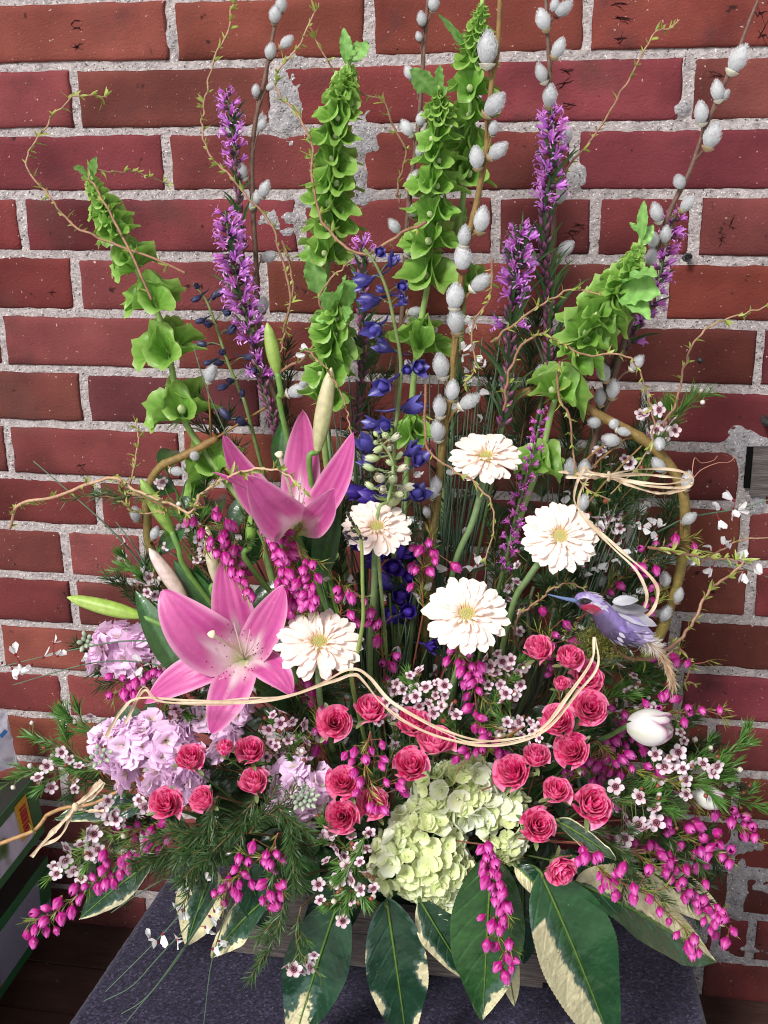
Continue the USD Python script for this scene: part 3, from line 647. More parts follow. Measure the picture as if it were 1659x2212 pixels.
# ------------------------------------------------------------------ the stems, one builder per kind
def bells_of_ireland(label, stem, d0, d1, whorls, leaves=(), root=0., rs=9):
    P = pth(stem[::-1], d1, d0, root=root); b = Thing('bells_of_ireland_stem', label, 'flower', P[0])
    s = px(P[-1]); b.part('stem', tube(P, np.linspace(rs, 5, len(P)) * s, 8, lerp((.20, .30, .10), (.26, .40, .10), np.linspace(0, 1, len(P)))), STEM)
    full = []
    for (x, y, r), (x2, y2, r2) in zip(whorls, list(whorls[1:]) + [whorls[-1]]):      # crowded whorls towards the tip
        full.append((x, y, r)); gap = abs(y2 - y); m = int(gap / (.80 * r)) if gap < 62 and r < 34 else 0
        full += [(lerp(x, x2, (j + 1) / (m + 1)), lerp(y, y2, (j + 1) / (m + 1)), lerp(r, r2, (j + 1) / (m + 1))) for j in range(m)]
    for i, (x, y, r) in enumerate(full):
        d = d0 + (d1 - d0) * ((y - stem[0][1]) / max(stem[-1][1] - stem[0][1], 1))
        p = at(x, y, d); s = px(p) * r
        j = np.argmin(np.linalg.norm(P - p, axis=1)); tg = nrm(P[min(j + 1, len(P) - 1)] - P[max(j - 1, 0)])
        nb = 6 if r > 24 else 5; ph0 = rng.uniform(0, 6.3)
        young = np.clip((r - 12) / 30, 0, 1)
        for q in range(nb):
            ph = ph0 + q * 2 * PI / nb + rng.normal(0, .12); o = around(tg, ph); ax = nrm(o * (.42 + .28 * young) + tg * (.85 - .15 * young) + rng.normal(0, .12, 3))
            L, R = s * (1.12 if r > 24 else 1.1) * rng.uniform(.85, 1.15), s * (.74 if r > 24 else .50) * rng.uniform(.8, 1.15)
            n, K = 26, 8; a = np.arange(n) / n * 2 * PI; t = np.linspace(0, 1, K)
            side = nrm(np.cross(ax, tg)); up = np.cross(side, ax)
            pts = np.abs(((a * 5 / (2 * PI)) % 1) - .5) * 2
            rad = R * (.14 + .86 * t[:, None] ** 1.15) * (1 + t[:, None] ** 4 * (.20 * pts ** 6 + .15 * np.sin(3 * a + ph * 3) + .10 * np.sin(5 * a + q)))
            ln = L * (t[:, None] ** .85) * (1 + .16 * t[:, None] ** 3 * np.sin(2 * a + ph * 2)) + t[:, None] ** 6 * .12 * L * pts ** 8 - .18 * L * t[:, None] ** 5
            v = p + o * s * .06 + tg * (rng.normal(0, .05) * s - .1 * s) + ln[..., None] * ax + (rad * np.cos(a))[..., None] * side * .72 + (rad * np.sin(a))[..., None] * up * 1.1
            g = vary((1, 1, 1), .12)
            c = lerp(np.array([.15, .37, .04]) * g, np.array([.44, .63, .17]) * g, np.clip(.15 + .5 * t[:, None] ** 5 + .16 * np.sin(10 * a + 2 * t[:, None]) * (t[:, None] > .2) + .35 * (1 - young), 0, 1))
            b.part('bell', (v.reshape(-1, 3), grid_faces(K, n, True), c.reshape(-1, 3)), BELLM)
            if r > 30 and q % 2 == 0:
                e = p + o * s * .1 + ax * L * .1; b.part('seed', egg(e, ax, L * .42, R * .22, 6, 5, (.32, .42, .16), (.5, .55, .3)), STEM)
            if r > 14: b.part('bract', spikes(np.stack([p + o * s * .1] * 2), np.stack([o + tg * .6, o - tg * .5]), s * .62, s * .035, (.2, .36, .08), (.3, .45, .12)), LEAF)
    for (bx, by, tx, ty, w, dd) in leaves:
        B, E_ = at(bx, by, d0), at(tx, ty, d0 + dd); L = np.linalg.norm(E_ - B)
        M = (B + E_) / 2 + nrm(view(B) + UP * .6) * L * .18
        b.part('leaf', blade(B, M, E_, w * px(B), view(B) + UP * .3 + rng.normal(0, .25, 3), 'leaf', .25, 4, 16, lambda u, t: lerp(np.array([.19, .42, .09]), np.array([.30, .54, .17]), np.clip(np.abs(np.sin(9 * t + 2.5 * np.abs(u))) * .6 + (np.abs(u) < .1) * .5, 0, 1)), .16, 3.5, int(tx), .22), LEAF)
    return b

def pussy_willow(label, pts, d0, d1, catkins, root=0., r0=6.5, r1=3.2, green=0.):
    P = pth(pts[::-1], d1, d0, root=root, n=60); b = Thing('pussy_willow_branch', label, 'branch', P[0]); s = px(P[-1])
    rad = np.linspace(r0, r1, len(P)) * s * 1.25; rad = rad * (1 + .18 * (np.arange(len(P)) % 9 == 0))
    ca, cb = lerp((.085, .050, .030), (.16, .13, .030), green), lerp((.14, .075, .055), (.20, .11, .03), green)
    b.part('stem', tube(P, rad, 8, lerp(ca, cb, np.linspace(0, 1, len(P)))), BARK)
    for i, q in enumerate(catkins):
        x, y, L = q[:3]; L = L * 1.02; kind = q[3] if len(q) > 3 else i % 3
        w = at(x, y, d0); j = np.argmin(np.linalg.norm((P - w) - np.outer((P - w) @ view(w), view(w)), axis=1)); j = int(np.clip(j - 2, 1, len(P) - 3))
        dd = -P[j][1]; c = at(x, y, dd + .004 + .006 * rng.random()); s = px(c)
        tg = nrm(P[j + 1] - P[j]); off = c - P[j]; ax = q[4] if len(q) > 4 else None
        if ax is None:
            side = off - tg * (off @ tg); ax = nrm(tg * 1.0 + nrm(side) * (.45 if np.linalg.norm(side) > .3 * L * s else .1) + rng.normal(0, .12, 3) + view(c) * rng.uniform(-.1, .35))
        else: ax = nrm(RT * ax[0] + UP * ax[1] + view(c) * ax[2])
        base = c - ax * L * s * .5
        ct = b.part('catkin', place(CATK[i % 4], base, ax, L * s, rng.uniform(0, 6), rng.uniform(.88, 1.12), (rng.uniform(.95, 1.12),) * 2 + (1,)), FUZZ)
        b.part('bud_scale', place(SCALE[kind], base, ax, L * s, 0), BARK, parent=ct)
        b.part('stalk', tube(np.array([P[max(j - 1, 0)], base * .6 + P[j] * .4, base + ax * L * s * .05]), L * s * .055, 5, cb), BARK, parent=ct)
    return b

def curly_twig(label, pts, d0, d1=None, step=22, size=22, r0=3.0, r1=1.5, name='curly_willow_twig', col=((.20, .085, .05), (.36, .22, .13)), leaf=True):
    P = pth(pts, d0, d1, n=12 * len(pts)); s = px(P[len(P) // 2]); n = len(P)
    k = np.linspace(0, 1, n); P = P + (meshkit.noise(np.stack([k * n * .28, k * 0, k * 0], 1), int(pts[0][0])) - .5)[:, None] * RT * 6 * s + (meshkit.noise(np.stack([k * n * .28, k * 0 + 5, k * 0], 1), int(pts[0][1])) - .5)[:, None] * UP * 6 * s
    b = Thing(name, label, 'twig', P[0])
    b.part('stem', tube(P, np.linspace(r0, r1, n) * s, 6, lerp(col[0], col[1], k * .7 + .3 * meshkit.noise(np.stack([k * 30, k * 0, k * 0], 1), 4))), BARK)
    if leaf:
        ln = np.linalg.norm(np.diff(P, axis=0), axis=1).sum() / s; m = max(int(ln / step), 2)
        for i in range(m):
            p, tg = onpath(P, (i + rng.uniform(.1, .9)) / m)
            b.part('leaf_tuft', place(TUFT[int(rng.integers(5))], p, tg + around(tg, rng.uniform(0, 6.3)) * rng.uniform(.2, .9), size * s * rng.uniform(.6, 1.15), rng.uniform(0, 6.3), vary((1, 1, 1), .15)), LEAF)
    return b

def liatris(label, pts, d, bright, wid, root=0., leaves=16, leafL=70, star=False, dens=1.0, leaf_from=.15):
    P = pth(pts[::-1], d, root=root, n=90); b = Thing('liatris_spike', label, 'flower', P[0]); s = px(P[-1])
    b.part('stem', tube(P, np.linspace(5, 2.5, len(P)) * s, 7, (.06, .10, .03)), STEM)
    y0, y1 = bright; ytop, ybot = pts[0][1], pts[-1][1]
    q = (P - EYE) @ np.stack([RT, UP, FW], 1); F = np.stack([CX + FL * q[:, 0] / q[:, 2], CY - FL * q[:, 1] / q[:, 2]], 1)
    ph = 0.
    y = ytop + 2
    while y < ybot - 5:
        j = int(np.argmin(np.abs(F[:, 1] - y) + (np.arange(len(P)) < 12) * 1e4)); p = P[j] + UP * s * (F[j, 1] - y); tg = nrm(P[min(j + 1, len(P) - 1)] - P[j - 1])
        isb = y0 <= y <= y1 or (y1 < y < y1 + 130 and rng.random() < .28 * (1 - (y - y1) / 130))
        w = wid * .88 * np.clip(.45 + (y - ytop) / 60, .45, 1) * (1 if isb else .8); ph += 2.4
        o = around(tg, ph); ax = o * (1.0 if isb else .55) + tg * (.55 if isb else 1.0) + rng.normal(0, .12, 3)
        if isb: b.part('floret', place(LIA[int(rng.integers(5))], p + o * s * 3, ax, w * s * (.66 if star else 1.0) * rng.uniform(.8, 1.15), rng.uniform(0, 6), vary((1.0, .85, .9) if not star else (.95, .55, .72), .16)), PETAL)
        else: b.part('bud', place(LIABUD, p + o * s * 2, ax, w * s * rng.uniform(.85, 1.2), rng.uniform(0, 6), vary((1, 1, 1), .25)), STEM)
        y += (7.6 if isb else 5.2) / dens
    for k in range(leaves):
        yy = ytop + (ybot - ytop) * rng.uniform(leaf_from, 1.0); j = int(np.argmin(np.abs(F[:, 1] - yy) + (np.arange(len(P)) < 12) * 1e4)); tg = nrm(P[min(j + 1, len(P) - 1)] - P[j - 1])
        o = around(tg, rng.uniform(0, 6.3)); L = leafL * s * rng.uniform(.55, 1.15)
        b.part('leaf', blade(P[j], P[j] + tg * L * .55 + o * L * .25, P[j] + tg * L * .8 + o * L * rng.uniform(.35, .85), 4.4 * s, nrm(view(P[j]) + o * .4), 'blade', .3, 1, 6, lerp((.030, .075, .022), (.06, .13, .04), rng.random())), LEAF)
    return b

def delphinium(label, pts, d, buds, protos, size=26, root=0., colr=((.10, .15, .04), (.15, .19, .06)), name='delphinium_stem', rs=5, mul=1.0):
    P = pth(pts[::-1], d, root=root, n=50); b = Thing(name, label, 'flower', P[0]); s = px(P[-1])
    b.part('stem', tube(P, np.linspace(rs, rs * .5, len(P)) * s, 7, lerp(colr[0], colr[1], np.linspace(0, 1, len(P)))), STEM)
    for i, (x, y, *e) in enumerate(buds):
        p = at(x, y, d + rng.uniform(-.012, .025)); j = int(np.argmin(np.linalg.norm(P - p - UP * 10 * s * 0, axis=1))); j = max(j - 1, 1)
        L = (e[0] if e else size) * s * rng.uniform(.85, 1.15)
        out = nrm(p - P[j]); ax = nrm(out * .9 + UP * rng.uniform(-.35, .25) + view(p) * rng.uniform(-.1, .5))
        f = b.part('floret', place(protos[i % len(protos)], p - ax * L * .45, ax, L, rng.uniform(-.6, .6) + 1.5, vary((mul,) * 3, .2)), PETAL)
        b.part('stalk', tube(curve([P[j], (P[j] + p) / 2 + UP * L * .2, p - ax * L * .4], 6), 1.3 * s, 5, (.09, .12, .04)), STEM, parent=f)
    return b

ROSE_A, ROSE_B = np.array([.96, .27, .50]), np.array([.72, .022, .19])
def rose(label, x, y, R, d, ax=(0, .5), bud=0., dark=1.0, sep=3, stemto=None):
    bud = max(bud, .12 + .22 * rng.random()); ax = (ax[0] * 1.25 + rng.normal(0, .12), ax[1] * 1.25 + rng.normal(0, .1))
    p = at(x, y, d); s = px(p) * R; a = nrm(view(p) + ax[0] * RT + ax[1] * UP); seed = int(x * 3 + y)
    b = Thing('spray_rose', label, 'rose', p - a * s * .9); B = basis(a, rng.uniform(0, 6.3)); K = 17 if bud < .5 else 11
    nu, nt = 27, 10; u = np.linspace(-1, 1, nu)[None]; t = np.linspace(0, 1, nt)[:, None]
    for k in range(K):
        g = k / (K - 1); th = k * 2.4; hw = 1.75 - .75 * g; rho = (.10 + .76 * g ** .85) * (1 - .35 * bud); top = (.60 - .40 * g ** 1.4) + .35 * bud * (1 - g * .4)
        phi = th + hw * u + 0 * t
        lip = sstep(.62, 1.0, t) * (.05 + .27 * g ** 1.6) * (1 - .7 * bud)
        rr = rho * (.30 + .70 * np.sin(np.clip(t / .8, 0, 1) * PI / 2) ** .9) + lip * (.6 + .4 * u * u) + .05 * u + .02 * np.sin(4 * u + k * 2 + 3 * t) * t
        zz = -.75 + (top + .75) * t * (1 - .16 * u * u * t) - lip * .55 + (.05 * np.sin(5.1 * u + k * 1.9) + .025 * np.sin(13 * u + k)) * t ** 3 - (np.abs(u) ** 6) * .18 * t
        v = np.stack([rr * np.cos(phi), rr * np.sin(phi), np.broadcast_to(zz, rr.shape)], -1) * s
        st = meshkit.fbm(np.stack([phi * 5.0 + k * 9.1, t * 1.6 + 0 * phi, phi * 0 + seed * .37], -1), 3, 2)
        dark = .5 + .5 * dark; c = lerp(ROSE_A, ROSE_B, sstep(.50, .58, st + .10 * (1 - g) - .03 * t)) * vary((1, 1, 1), .06) * dark
        c = lerp(c, np.array([.98, .55, .62]) * dark, np.clip((np.abs(u) ** 8 + sstep(.93, 1, t)) * .35 * g, 0, 1))
        b.part('petal', (p + v.reshape(-1, 3) @ B.T, grid_faces(nt, nu), c.reshape(-1, 3)), PETAL)
    b.part('calyx', egg(p - a * s * 1.0, a, s * .55, s * .34, 8, 5, (.10, .15, .04), (.14, .20, .06)), LEAF)
    for k in range(sep):
        o = around(a, k * 2 * PI / max(sep, 1) + seed); b.part('sepal', blade(p - a * s * .72 + o * s * .3, p - a * s * .5 + o * s * (1.05 - .3 * bud), p - a * s * (.75 - .6 * bud) + o * s * (1.3 - .4 * bud), s * .13, o + a * .5, 'leaf', .3, 1, 6, (.19, .25, .10)), LEAF)
    r = CORE + np.array([(p[0] - CORE[0]) * .35, rng.uniform(-.05, .03), 0])
    b.part('stem', tube(curve([r, (r + p) / 2 - a * s * 1.2 + [0, .01, -.01], p - a * s * .95], 10), 2.2 * px(p), 6, (.06, .11, .03)), STEM)
    return b

def gerbera(label, x, y, R, d, tilt, stem, root):
    p = at(x, y, d); s = px(p) * R; n = nrm(view(p) + tilt[0] * RT + tilt[1] * UP); B = basis(n); seed = int(x)
    r = np.random.default_rng(seed); b = Thing('gerbera_daisy', label, 'flower', CORE)
    P = pth(stem, d - .03, d * .6 + .08, n=22) ; P = np.vstack([p - n * s * .12, p - n * s * .35, P[2:]])
    b.part('stem', tube(P, np.linspace(8, 6.5, len(P)) * px(p), 9, lerp((.16, .24, .11), (.12, .20, .06), np.linspace(0, 1, len(P)))), STEM)
    def L2(v): return p + np.asarray(v) @ B.T * s
    for ring, (n_, R0, h, w, z0) in enumerate(((21, 1.0, .03, .125, .0), (19, .90, .09, .112, .028), (15, .58, .14, .06, .05), (26, .38, .17, .026, .07))):
        for k in range(n_):
            a = (k + .5 * (ring % 2)) / n_ * 2 * PI + r.normal(0, .05); o = np.array([math.cos(a), math.sin(a), 0]); RR = R0 * r.uniform(.93, 1.05); hh = h + r.normal(0, .035)
            side = np.array([-o[1], o[0], 0]) * r.normal(0, .05)
            bb, cc, tt = L2(o * .17 + [0, 0, z0]), L2(o * RR * .55 + [0, 0, z0 + hh * 1.15]), L2(o * RR + side + [0, 0, z0 + hh * (.75 if ring < 2 else 1.2)])
            pink = r.uniform(.15, .6)
            b.part('petal' if ring < 3 else 'inner_petal', blade(bb, cc, tt, s * w * r.uniform(.9, 1.12), B @ (np.array([0, 0, 1]) - o * .25), 'strap', .16 * r.uniform(.3, 1.6), 3, 12,
                   lambda u, t: lerp((.94, .86, .80), np.array([.94, .58, .46]), pink * np.clip(1.0 * (1 - t) ** 1.1 + .45 * np.abs(u) ** 2, 0, 1)), 0, 1, k, 0., 0., r.uniform(-.2, .4), .022), PETALW)
    ds = []
    for k in range(150):
        rr = math.sqrt((k + .5) / 150) * .24; a = k * 2.39996; q = np.array([rr * math.cos(a), rr * math.sin(a), .07 + .03 * (1 - rr / .24)])
        c = lerp((.66, .66, .22), (.92, .76, .36), float(sstep(.06, .17, rr))); ds.append(egg(L2(q), B @ np.array([q[0] * 1.2, q[1] * 1.2, .5]), s * (.055 if rr < .17 else .10), s * .015, 4, 3, c))
    b.part('centre_disc', lathe(L2((0, 0, 0)), n, np.array([(0, .001), (0, .25), (.05, .25), (.085, .15), (.09, .001)]) * s, 18, (.74, .70, .34)), PETALW)
    b.part('disc_florets', join(ds), PETALW, kind='stuff')
    b.part('calyx', lathe(p - n * s * .2, n, np.array([(0, .09), (.06, .2), (.19, .26)]) * s, 14, (.14, .22, .07)), LEAF)
    return b

def boronia(label, pts, d0, d1, bells, size=24, need=60, branch=3, root=None, needcol=((.15, .20, .03), (.28, .30, .06)), mul=1.0, spread=22, needL=30, stemcol=(.20, .06, .035)):
    """A sprig hung with small pink bells; bells: how many, or their places in the photograph."""
    P = pth(pts, d0, d1, n=10 * len(pts)); s = px(P[len(P) // 2]); b = Thing('pink_boronia_sprig', label, 'sprig', P[0])
    st = [tube(P, np.linspace(2.0, 1.0, len(P)) * s, 5, stemcol)]
    if root is not None: st.append(tube(curve([CORE + [root, 0, 0], (CORE + P[0]) / 2 + [0, -.01, .02], P[0]], 8), 2.0 * s, 5, stemcol))
    nd = [needles(P, need, needL * s, 1.1 * s, *needcol, .6)]
    for k in range(branch):
        p, tg = onpath(P, (k + .3) / branch); o = around(tg, rng.uniform(0, 6.3)); L = rng.uniform(35, 75) * s
        Q = curve([p, p + tg * L * .5 + o * L * .25, p + tg * L * .8 + o * L * .6], 6); st.append(tube(Q, 1.0 * s, 4, stemcol)); nd.append(needles(Q, need // 4, needL * s, 1.1 * s, *needcol, .6))
    b.part('stem', join(st), STEM); b.part('needles', join(nd), LEAF, kind='stuff')
    if isinstance(bells, int):
        spots = []
        for k in range(bells):
            p, tg = onpath(P, .08 + .92 * (k + rng.uniform(0, 1)) / bells); o = around(tg, rng.uniform(0, 6.3)); spots.append((p, p + o * spread * s * rng.uniform(.25, 1.) + tg * 6 * s + view(p) * 4 * s))
    else:
        spots = []
        for (x, y) in bells:
            pp = at(x, y, d0); j = int(np.argmin(np.linalg.norm((P - pp) - np.outer((P - pp) @ view(pp), view(pp)), axis=1))); c = at(x, y, -P[j][1] + rng.uniform(.0, .012)); spots.append((P[max(j - 1, 0)], c))
    for k, (p, c) in enumerate(spots):
        out = c - p; ax = nrm(nrm(out) * .6 + np.array([0, -.25, -.75]) + rng.normal(0, .3, 3)); L = size * s * rng.uniform(.72, 1.15) * 1.05
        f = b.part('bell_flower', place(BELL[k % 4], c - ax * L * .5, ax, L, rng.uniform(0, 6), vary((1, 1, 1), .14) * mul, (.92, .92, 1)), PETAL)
        b.part('stalk', tube(np.array([p, c - ax * L * .6]), .8 * s, 4, stemcol), STEM, parent=f)
    return b

def waxflower(label, pts, d0, d1, flowers, buds=4, size=17, need=90, branch=4, needcol=((.055, .13, .025), (.11, .26, .04)), tips=3, spread=40, root=None, needL=32, mul=(1, 1, 1), face=.8):
    P = pth(pts, d0, d1, n=10 * len(pts)); s = px(P[len(P) // 2]); b = Thing('waxflower_sprig', label, 'sprig', P[0]); sc = (.13, .085, .035)
    st = [tube(P, np.linspace(2.0, 1.0, len(P)) * s, 5, sc)]; nd = [needles(P, need, needL * s, 1.2 * s, *needcol, .5)]
    if root is not None: st.append(tube(curve([CORE + [root, 0, 0], (CORE + P[0]) / 2 + [0, -.01, .02], P[0]], 8), 2.0 * s, 5, sc))
    ends = [P]
    for k in range(branch):
        p, tg = onpath(P, .15 + .8 * (k + .3) / branch); o = around(tg, rng.uniform(0, 6.3)); L = rng.uniform(45, 95) * s
        Q = curve([p, p + tg * L * .5 + o * L * .2, p + tg * L * .8 + o * L * .5], 6); st.append(tube(Q, 1.0 * s, 4, sc)); nd.append(needles(Q, need // 3, needL * s, 1.2 * s, *needcol, .45)); ends.append(Q)
    for k in range(tips):
        Q = ends[k % len(ends)]; nd.append(needles(Q, need // 3, needL * 1.1 * s, 1.5 * s, *needcol, .3, .75, 1.0))
    b.part('stem', join(st), STEM); b.part('needles', join(nd), LEAF, kind='stuff')
    spots = []
    if isinstance(flowers, int):
        for k in range(flowers):
            Q = ends[int(rng.integers(len(ends)))]; p, tg = onpath(Q, rng.uniform(.2, 1)); o = around(tg, rng.uniform(0, 6.3)); spots.append((p, p + o * spread * s * rng.uniform(.2, .8) + view(p) * 9 * s))
    else:
        for (x, y) in flowers:
            pp = at(x, y, d0); j = int(np.argmin(np.linalg.norm((P - pp) - np.outer((P - pp) @ view(pp), view(pp)), axis=1))); spots.append((P[max(j - 2, 0)], at(x, y, -P[j][1] + rng.uniform(0, .015))))
    for k, (p, c) in enumerate(spots):
        ax = nrm(view(c) * face + UP * rng.uniform(-.3, .6) + rng.normal(0, .5, 3)); L = size * s * rng.uniform(.58, .9)
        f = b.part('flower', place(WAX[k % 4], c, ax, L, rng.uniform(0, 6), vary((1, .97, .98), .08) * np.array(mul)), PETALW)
        b.part('stalk', tube(np.array([p, c - ax * L * .45]), .8 * s, 4, (.2, .2, .08)), STEM, parent=f)
    for k in range(buds):
        Q = ends[int(rng.integers(len(ends)))]; p, tg = onpath(Q, rng.uniform(.3, 1)); o = around(tg, rng.uniform(0, 6.3)); c = p + o * spread * s * rng.uniform(.3, .7) + view(p) * 6 * s; ax = nrm(o + tg + view(p) * .5)
        f = b.part('flower_bud', place(WAXBUD if k % 4 else WAXBUDW, c, ax, 14 * s * rng.uniform(.7, 1.1), 0, vary((1, 1, 1), .2)), PETAL)
        b.part('stalk', tube(np.array([p, c]), .7 * s, 4, (.2, .2, .08)), STEM, parent=f)
    return b

def genista(label, stems, d0, d1, flowers, size=24, r=2.2, col=((.035, .07, .035), (.09, .15, .09))):
    Ps = [pth(q, d0, d1, n=20) for q in stems]; b = Thing('genista_spray', label, 'sprig', Ps[0][0]); s = px(Ps[0][0])
    for P in Ps: b.part('stem', tube(P, np.linspace(r, r * .5, len(P)) * s, 5, lerp(col[0], col[1], np.linspace(0, 1, len(P)))), STEM)
    A = np.vstack(Ps); q = (A - EYE) @ np.stack([RT, UP, FW], 1); F = np.stack([CX + FL * q[:, 0] / q[:, 2], CY - FL * q[:, 1] / q[:, 2]], 1)
    if isinstance(flowers, int):
        flowers = [(F[i][0] + rng.normal(0, 9), F[i][1] + rng.normal(0, 9)) for i in rng.integers(4, len(A), flowers)]
    for k, (x, y) in enumerate(flowers):
        j = int(np.argmin((F[:, 0] - x) ** 2 + (F[:, 1] - y) ** 2)); c = at(x, y, -A[j][1] + rng.uniform(0, .008)); ax = nrm(nrm(c - A[j]) + rng.normal(0, .3, 3)); L = size * s * rng.uniform(.8, 1.1)
        f = b.part('flower', place(PEA[k % 4], c - ax * L * .4, ax, L, rng.uniform(0, 6), vary((1, 1, 1), .05)), PETALW)
        b.part('stalk', tube(np.array([A[j], c - ax * L * .5]), .9 * s, 4, (.2, .03, .03)), STEM, parent=f)
    return b

def stock(label, blobs, d, size=34, root=0., buds=None, dens=1.0, mul=(1, 1, 1)):
    """A lavender stock: florets packed over rounded masses (x, y, rx, ry)."""
    x0, y0, rx, ry = blobs[0]; c0 = at(x0, y0, d - .03); b = Thing('lavender_stock', label, 'flower', c0); r = CORE + [root, 0, 0]
    b.part('stem', tube(curve([r, (r + c0) / 2 + [0, .01, .0], c0], 10), 6 * px(c0), 7, (.14, .2, .07)), STEM)
    for (x, y, rx, ry) in blobs:
        n = int(dens * rx * ry / 360); c = at(x, y, d - .02); s = px(c)
        for k in range(n):
            t = (k + .5) / n; z = 1 - 1.25 * t; rad = math.sqrt(max(1 - z * z, 0)); a = k * 2.39996 + rng.normal(0, .2)
            q = np.array([rad * math.cos(a) * rx, rad * math.sin(a) * ry]); o = nrm(RT * q[0] / rx + UP * q[1] / ry + view(c) * max(z, -.2))
            p = c + (RT * q[0] + UP * q[1]) * s * .88 + view(c) * z * min(rx, ry) * s * .62
            b.part('floret', place(STOCK[k % 5], p - o * size * s * .25, jit(o, .42), size * s * rng.uniform(.85, 1.45), rng.uniform(0, 6), vary((1, 1, 1), .07) * np.array(mul)), PETALW)
    if buds:
        x, y, n, sp = buds; p0 = at(x, y, d + .012); s = px(p0)
        for k in range(n):
            a = k * 2.39996; rr = math.sqrt((k + .5) / n) * sp; o = nrm(view(p0) + (RT * math.cos(a) + UP * math.sin(a)) * rr / sp * 1.1)
            b.part('bud', egg(p0 + (RT * math.cos(a) + UP * math.sin(a)) * rr * s - o * 4 * s, o, 17 * s * (.7 + .5 * rr / sp), 5.5 * s, 7, 6, (.26, .38, .24), lerp((.34, .46, .36), (.55, .55, .45), rr / sp), .6), LEAF)
    return b

def hydrangea(label, blobs, d, root, size=25):
    x, y, rx, ry = blobs[0]; c0 = at(x, y, d - .05); b = Thing('green_hydrangea', label, 'flower', c0); r = CORE + [root, 0, 0]
    b.part('stem', tube(curve([r, (r + c0) / 2 + [0, .0, -.01], c0], 8), 5 * px(c0), 7, (.12, .18, .05)), STEM)
    for (x, y, rx, ry) in blobs:
        c = at(x, y, d - .035); s = px(c); n = int(rx * ry / 66)
        for k in range(n):
            t = (k + .5) / n; z = 1 - 1.3 * t; rad = math.sqrt(max(1 - z * z, 0)); a = k * 2.39996 + rng.normal(0, .15); lump = 1 + .16 * math.sin(3 * a + x) + rng.normal(0, .06)
            p = c + (RT * rad * math.cos(a) * rx + UP * rad * math.sin(a) * ry) * s * lump + view(c) * z * min(rx, ry) * s * .7 * lump
            o = nrm(RT * rad * math.cos(a) + UP * rad * math.sin(a) + view(c) * (z + .25)); pale = rng.random() < .15
            b.part('floret', place(HYD[k % 6], p, jit(o, .28), size * s * (rng.uniform(.68, .95) if not pale else rng.uniform(1.0, 1.3)), rng.uniform(0, 6), vary((1, 1, 1), .08) * (np.array([1.03, 1.02, 1.15]) if pale else np.array([.97, .99, .84]))), PETALW)
    return b

def lily_petal_col(seed, inner=True):
    def f(u, t):
        vein = meshkit.fbm(np.stack([u * 7, t * 1.5, u * 0 + seed], -1), 3, 1) - .5
        pink = lerp((.47, .042, .25), (.67, .15, .39), np.clip(.5 + vein * 1.2 + .25 * np.abs(u) ** 3, 0, 1))
        w = sstep(.16, .47, t + .14 * np.abs(u) - .16 * np.exp(-(u / .16) ** 2) + vein * .12)
        c = lerp(np.array([.82, .62, .68]) if inner else np.array([.74, .46, .56]), pink, w)
        c = lerp(c, np.array([.46, .07, .24]), .55 * np.exp(-(u / .05) ** 2) * sstep(.3, .5, t))
        c = lerp(c, np.array([.86, .50, .66]), .6 * sstep(.72, 1., np.abs(u)))
        return lerp(c, (.50, .56, .22), sstep(.20, .02, t) * .9)
    return f
def lily_bud(b, tip, base, w, d, c0, c1, name='bud', dt=0.):
    A, B_ = at(*base, d), at(*tip, d + dt); ax = B_ - A; L = np.linalg.norm(ax); s = px(A); n = 24; t = np.linspace(0, 1, 14)
    r = w * s * (.30 + .70 * np.sin(PI * np.clip(t * .92 + .02, 0, 1) ** .8) ** .9) * np.where(t > .97, .35, 1) * np.clip((1 - t) / .12, .25, 1) ** .5 * .56
    a = np.arange(n) / n * 2 * PI; groove = 1 - .10 * np.abs(np.cos(1.5 * a)) ** 14
    k = np.clip(t[:, None] * .55 + .45 * np.abs(np.cos(1.5 * a))[None] ** 3 + .1 * np.sin(9 * a)[None], 0, 1)
    side = nrm(np.cross(ax, view(A))); q = nrm(np.cross(side, ax))
    v = A + t[:, None, None] * ax + (r[:, None] * groove)[..., None] * (np.cos(a)[None, :, None] * side + np.sin(a)[None, :, None] * q)
    return b.part(name, (v.reshape(-1, 3), grid_faces(14, n, True), lerp(c0, c1, k).reshape(-1, 3)), LEAF)
DROP = usdkit.material(stage, '/World/Looks/water_drop', {'p': ('principled_bsdf', {'base_color': (1, 1, 1), 'roughness': .02, 'ior': 1.33, 'transmission_weight': 1.0})}, [], surface='p.BSDF')
def drops(m, n, s, seed):
    """Small beads of water lying on the upper side of a mesh."""
    v, f, c = m; r = np.random.default_rng(seed); _, _, N = meshkit.arrays((v, f), True); out = []
    i = r.integers(0, len(v), n)
    for k in i:
        nn = N[k] if N[k] @ view(v[k]) > 0 else -N[k]; q = v[k] + np.cross(nn, r.normal(size=3)) * s * 3
        R = s * r.uniform(.5, 1.5); out.append(lathe(q - nn * R * .1, nn, np.array([(0, 1), (.35, .92), (.62, .66), (.76, .33), (.8, .01)]) * R, 7, (1, 1, 1)))
    return join(out)
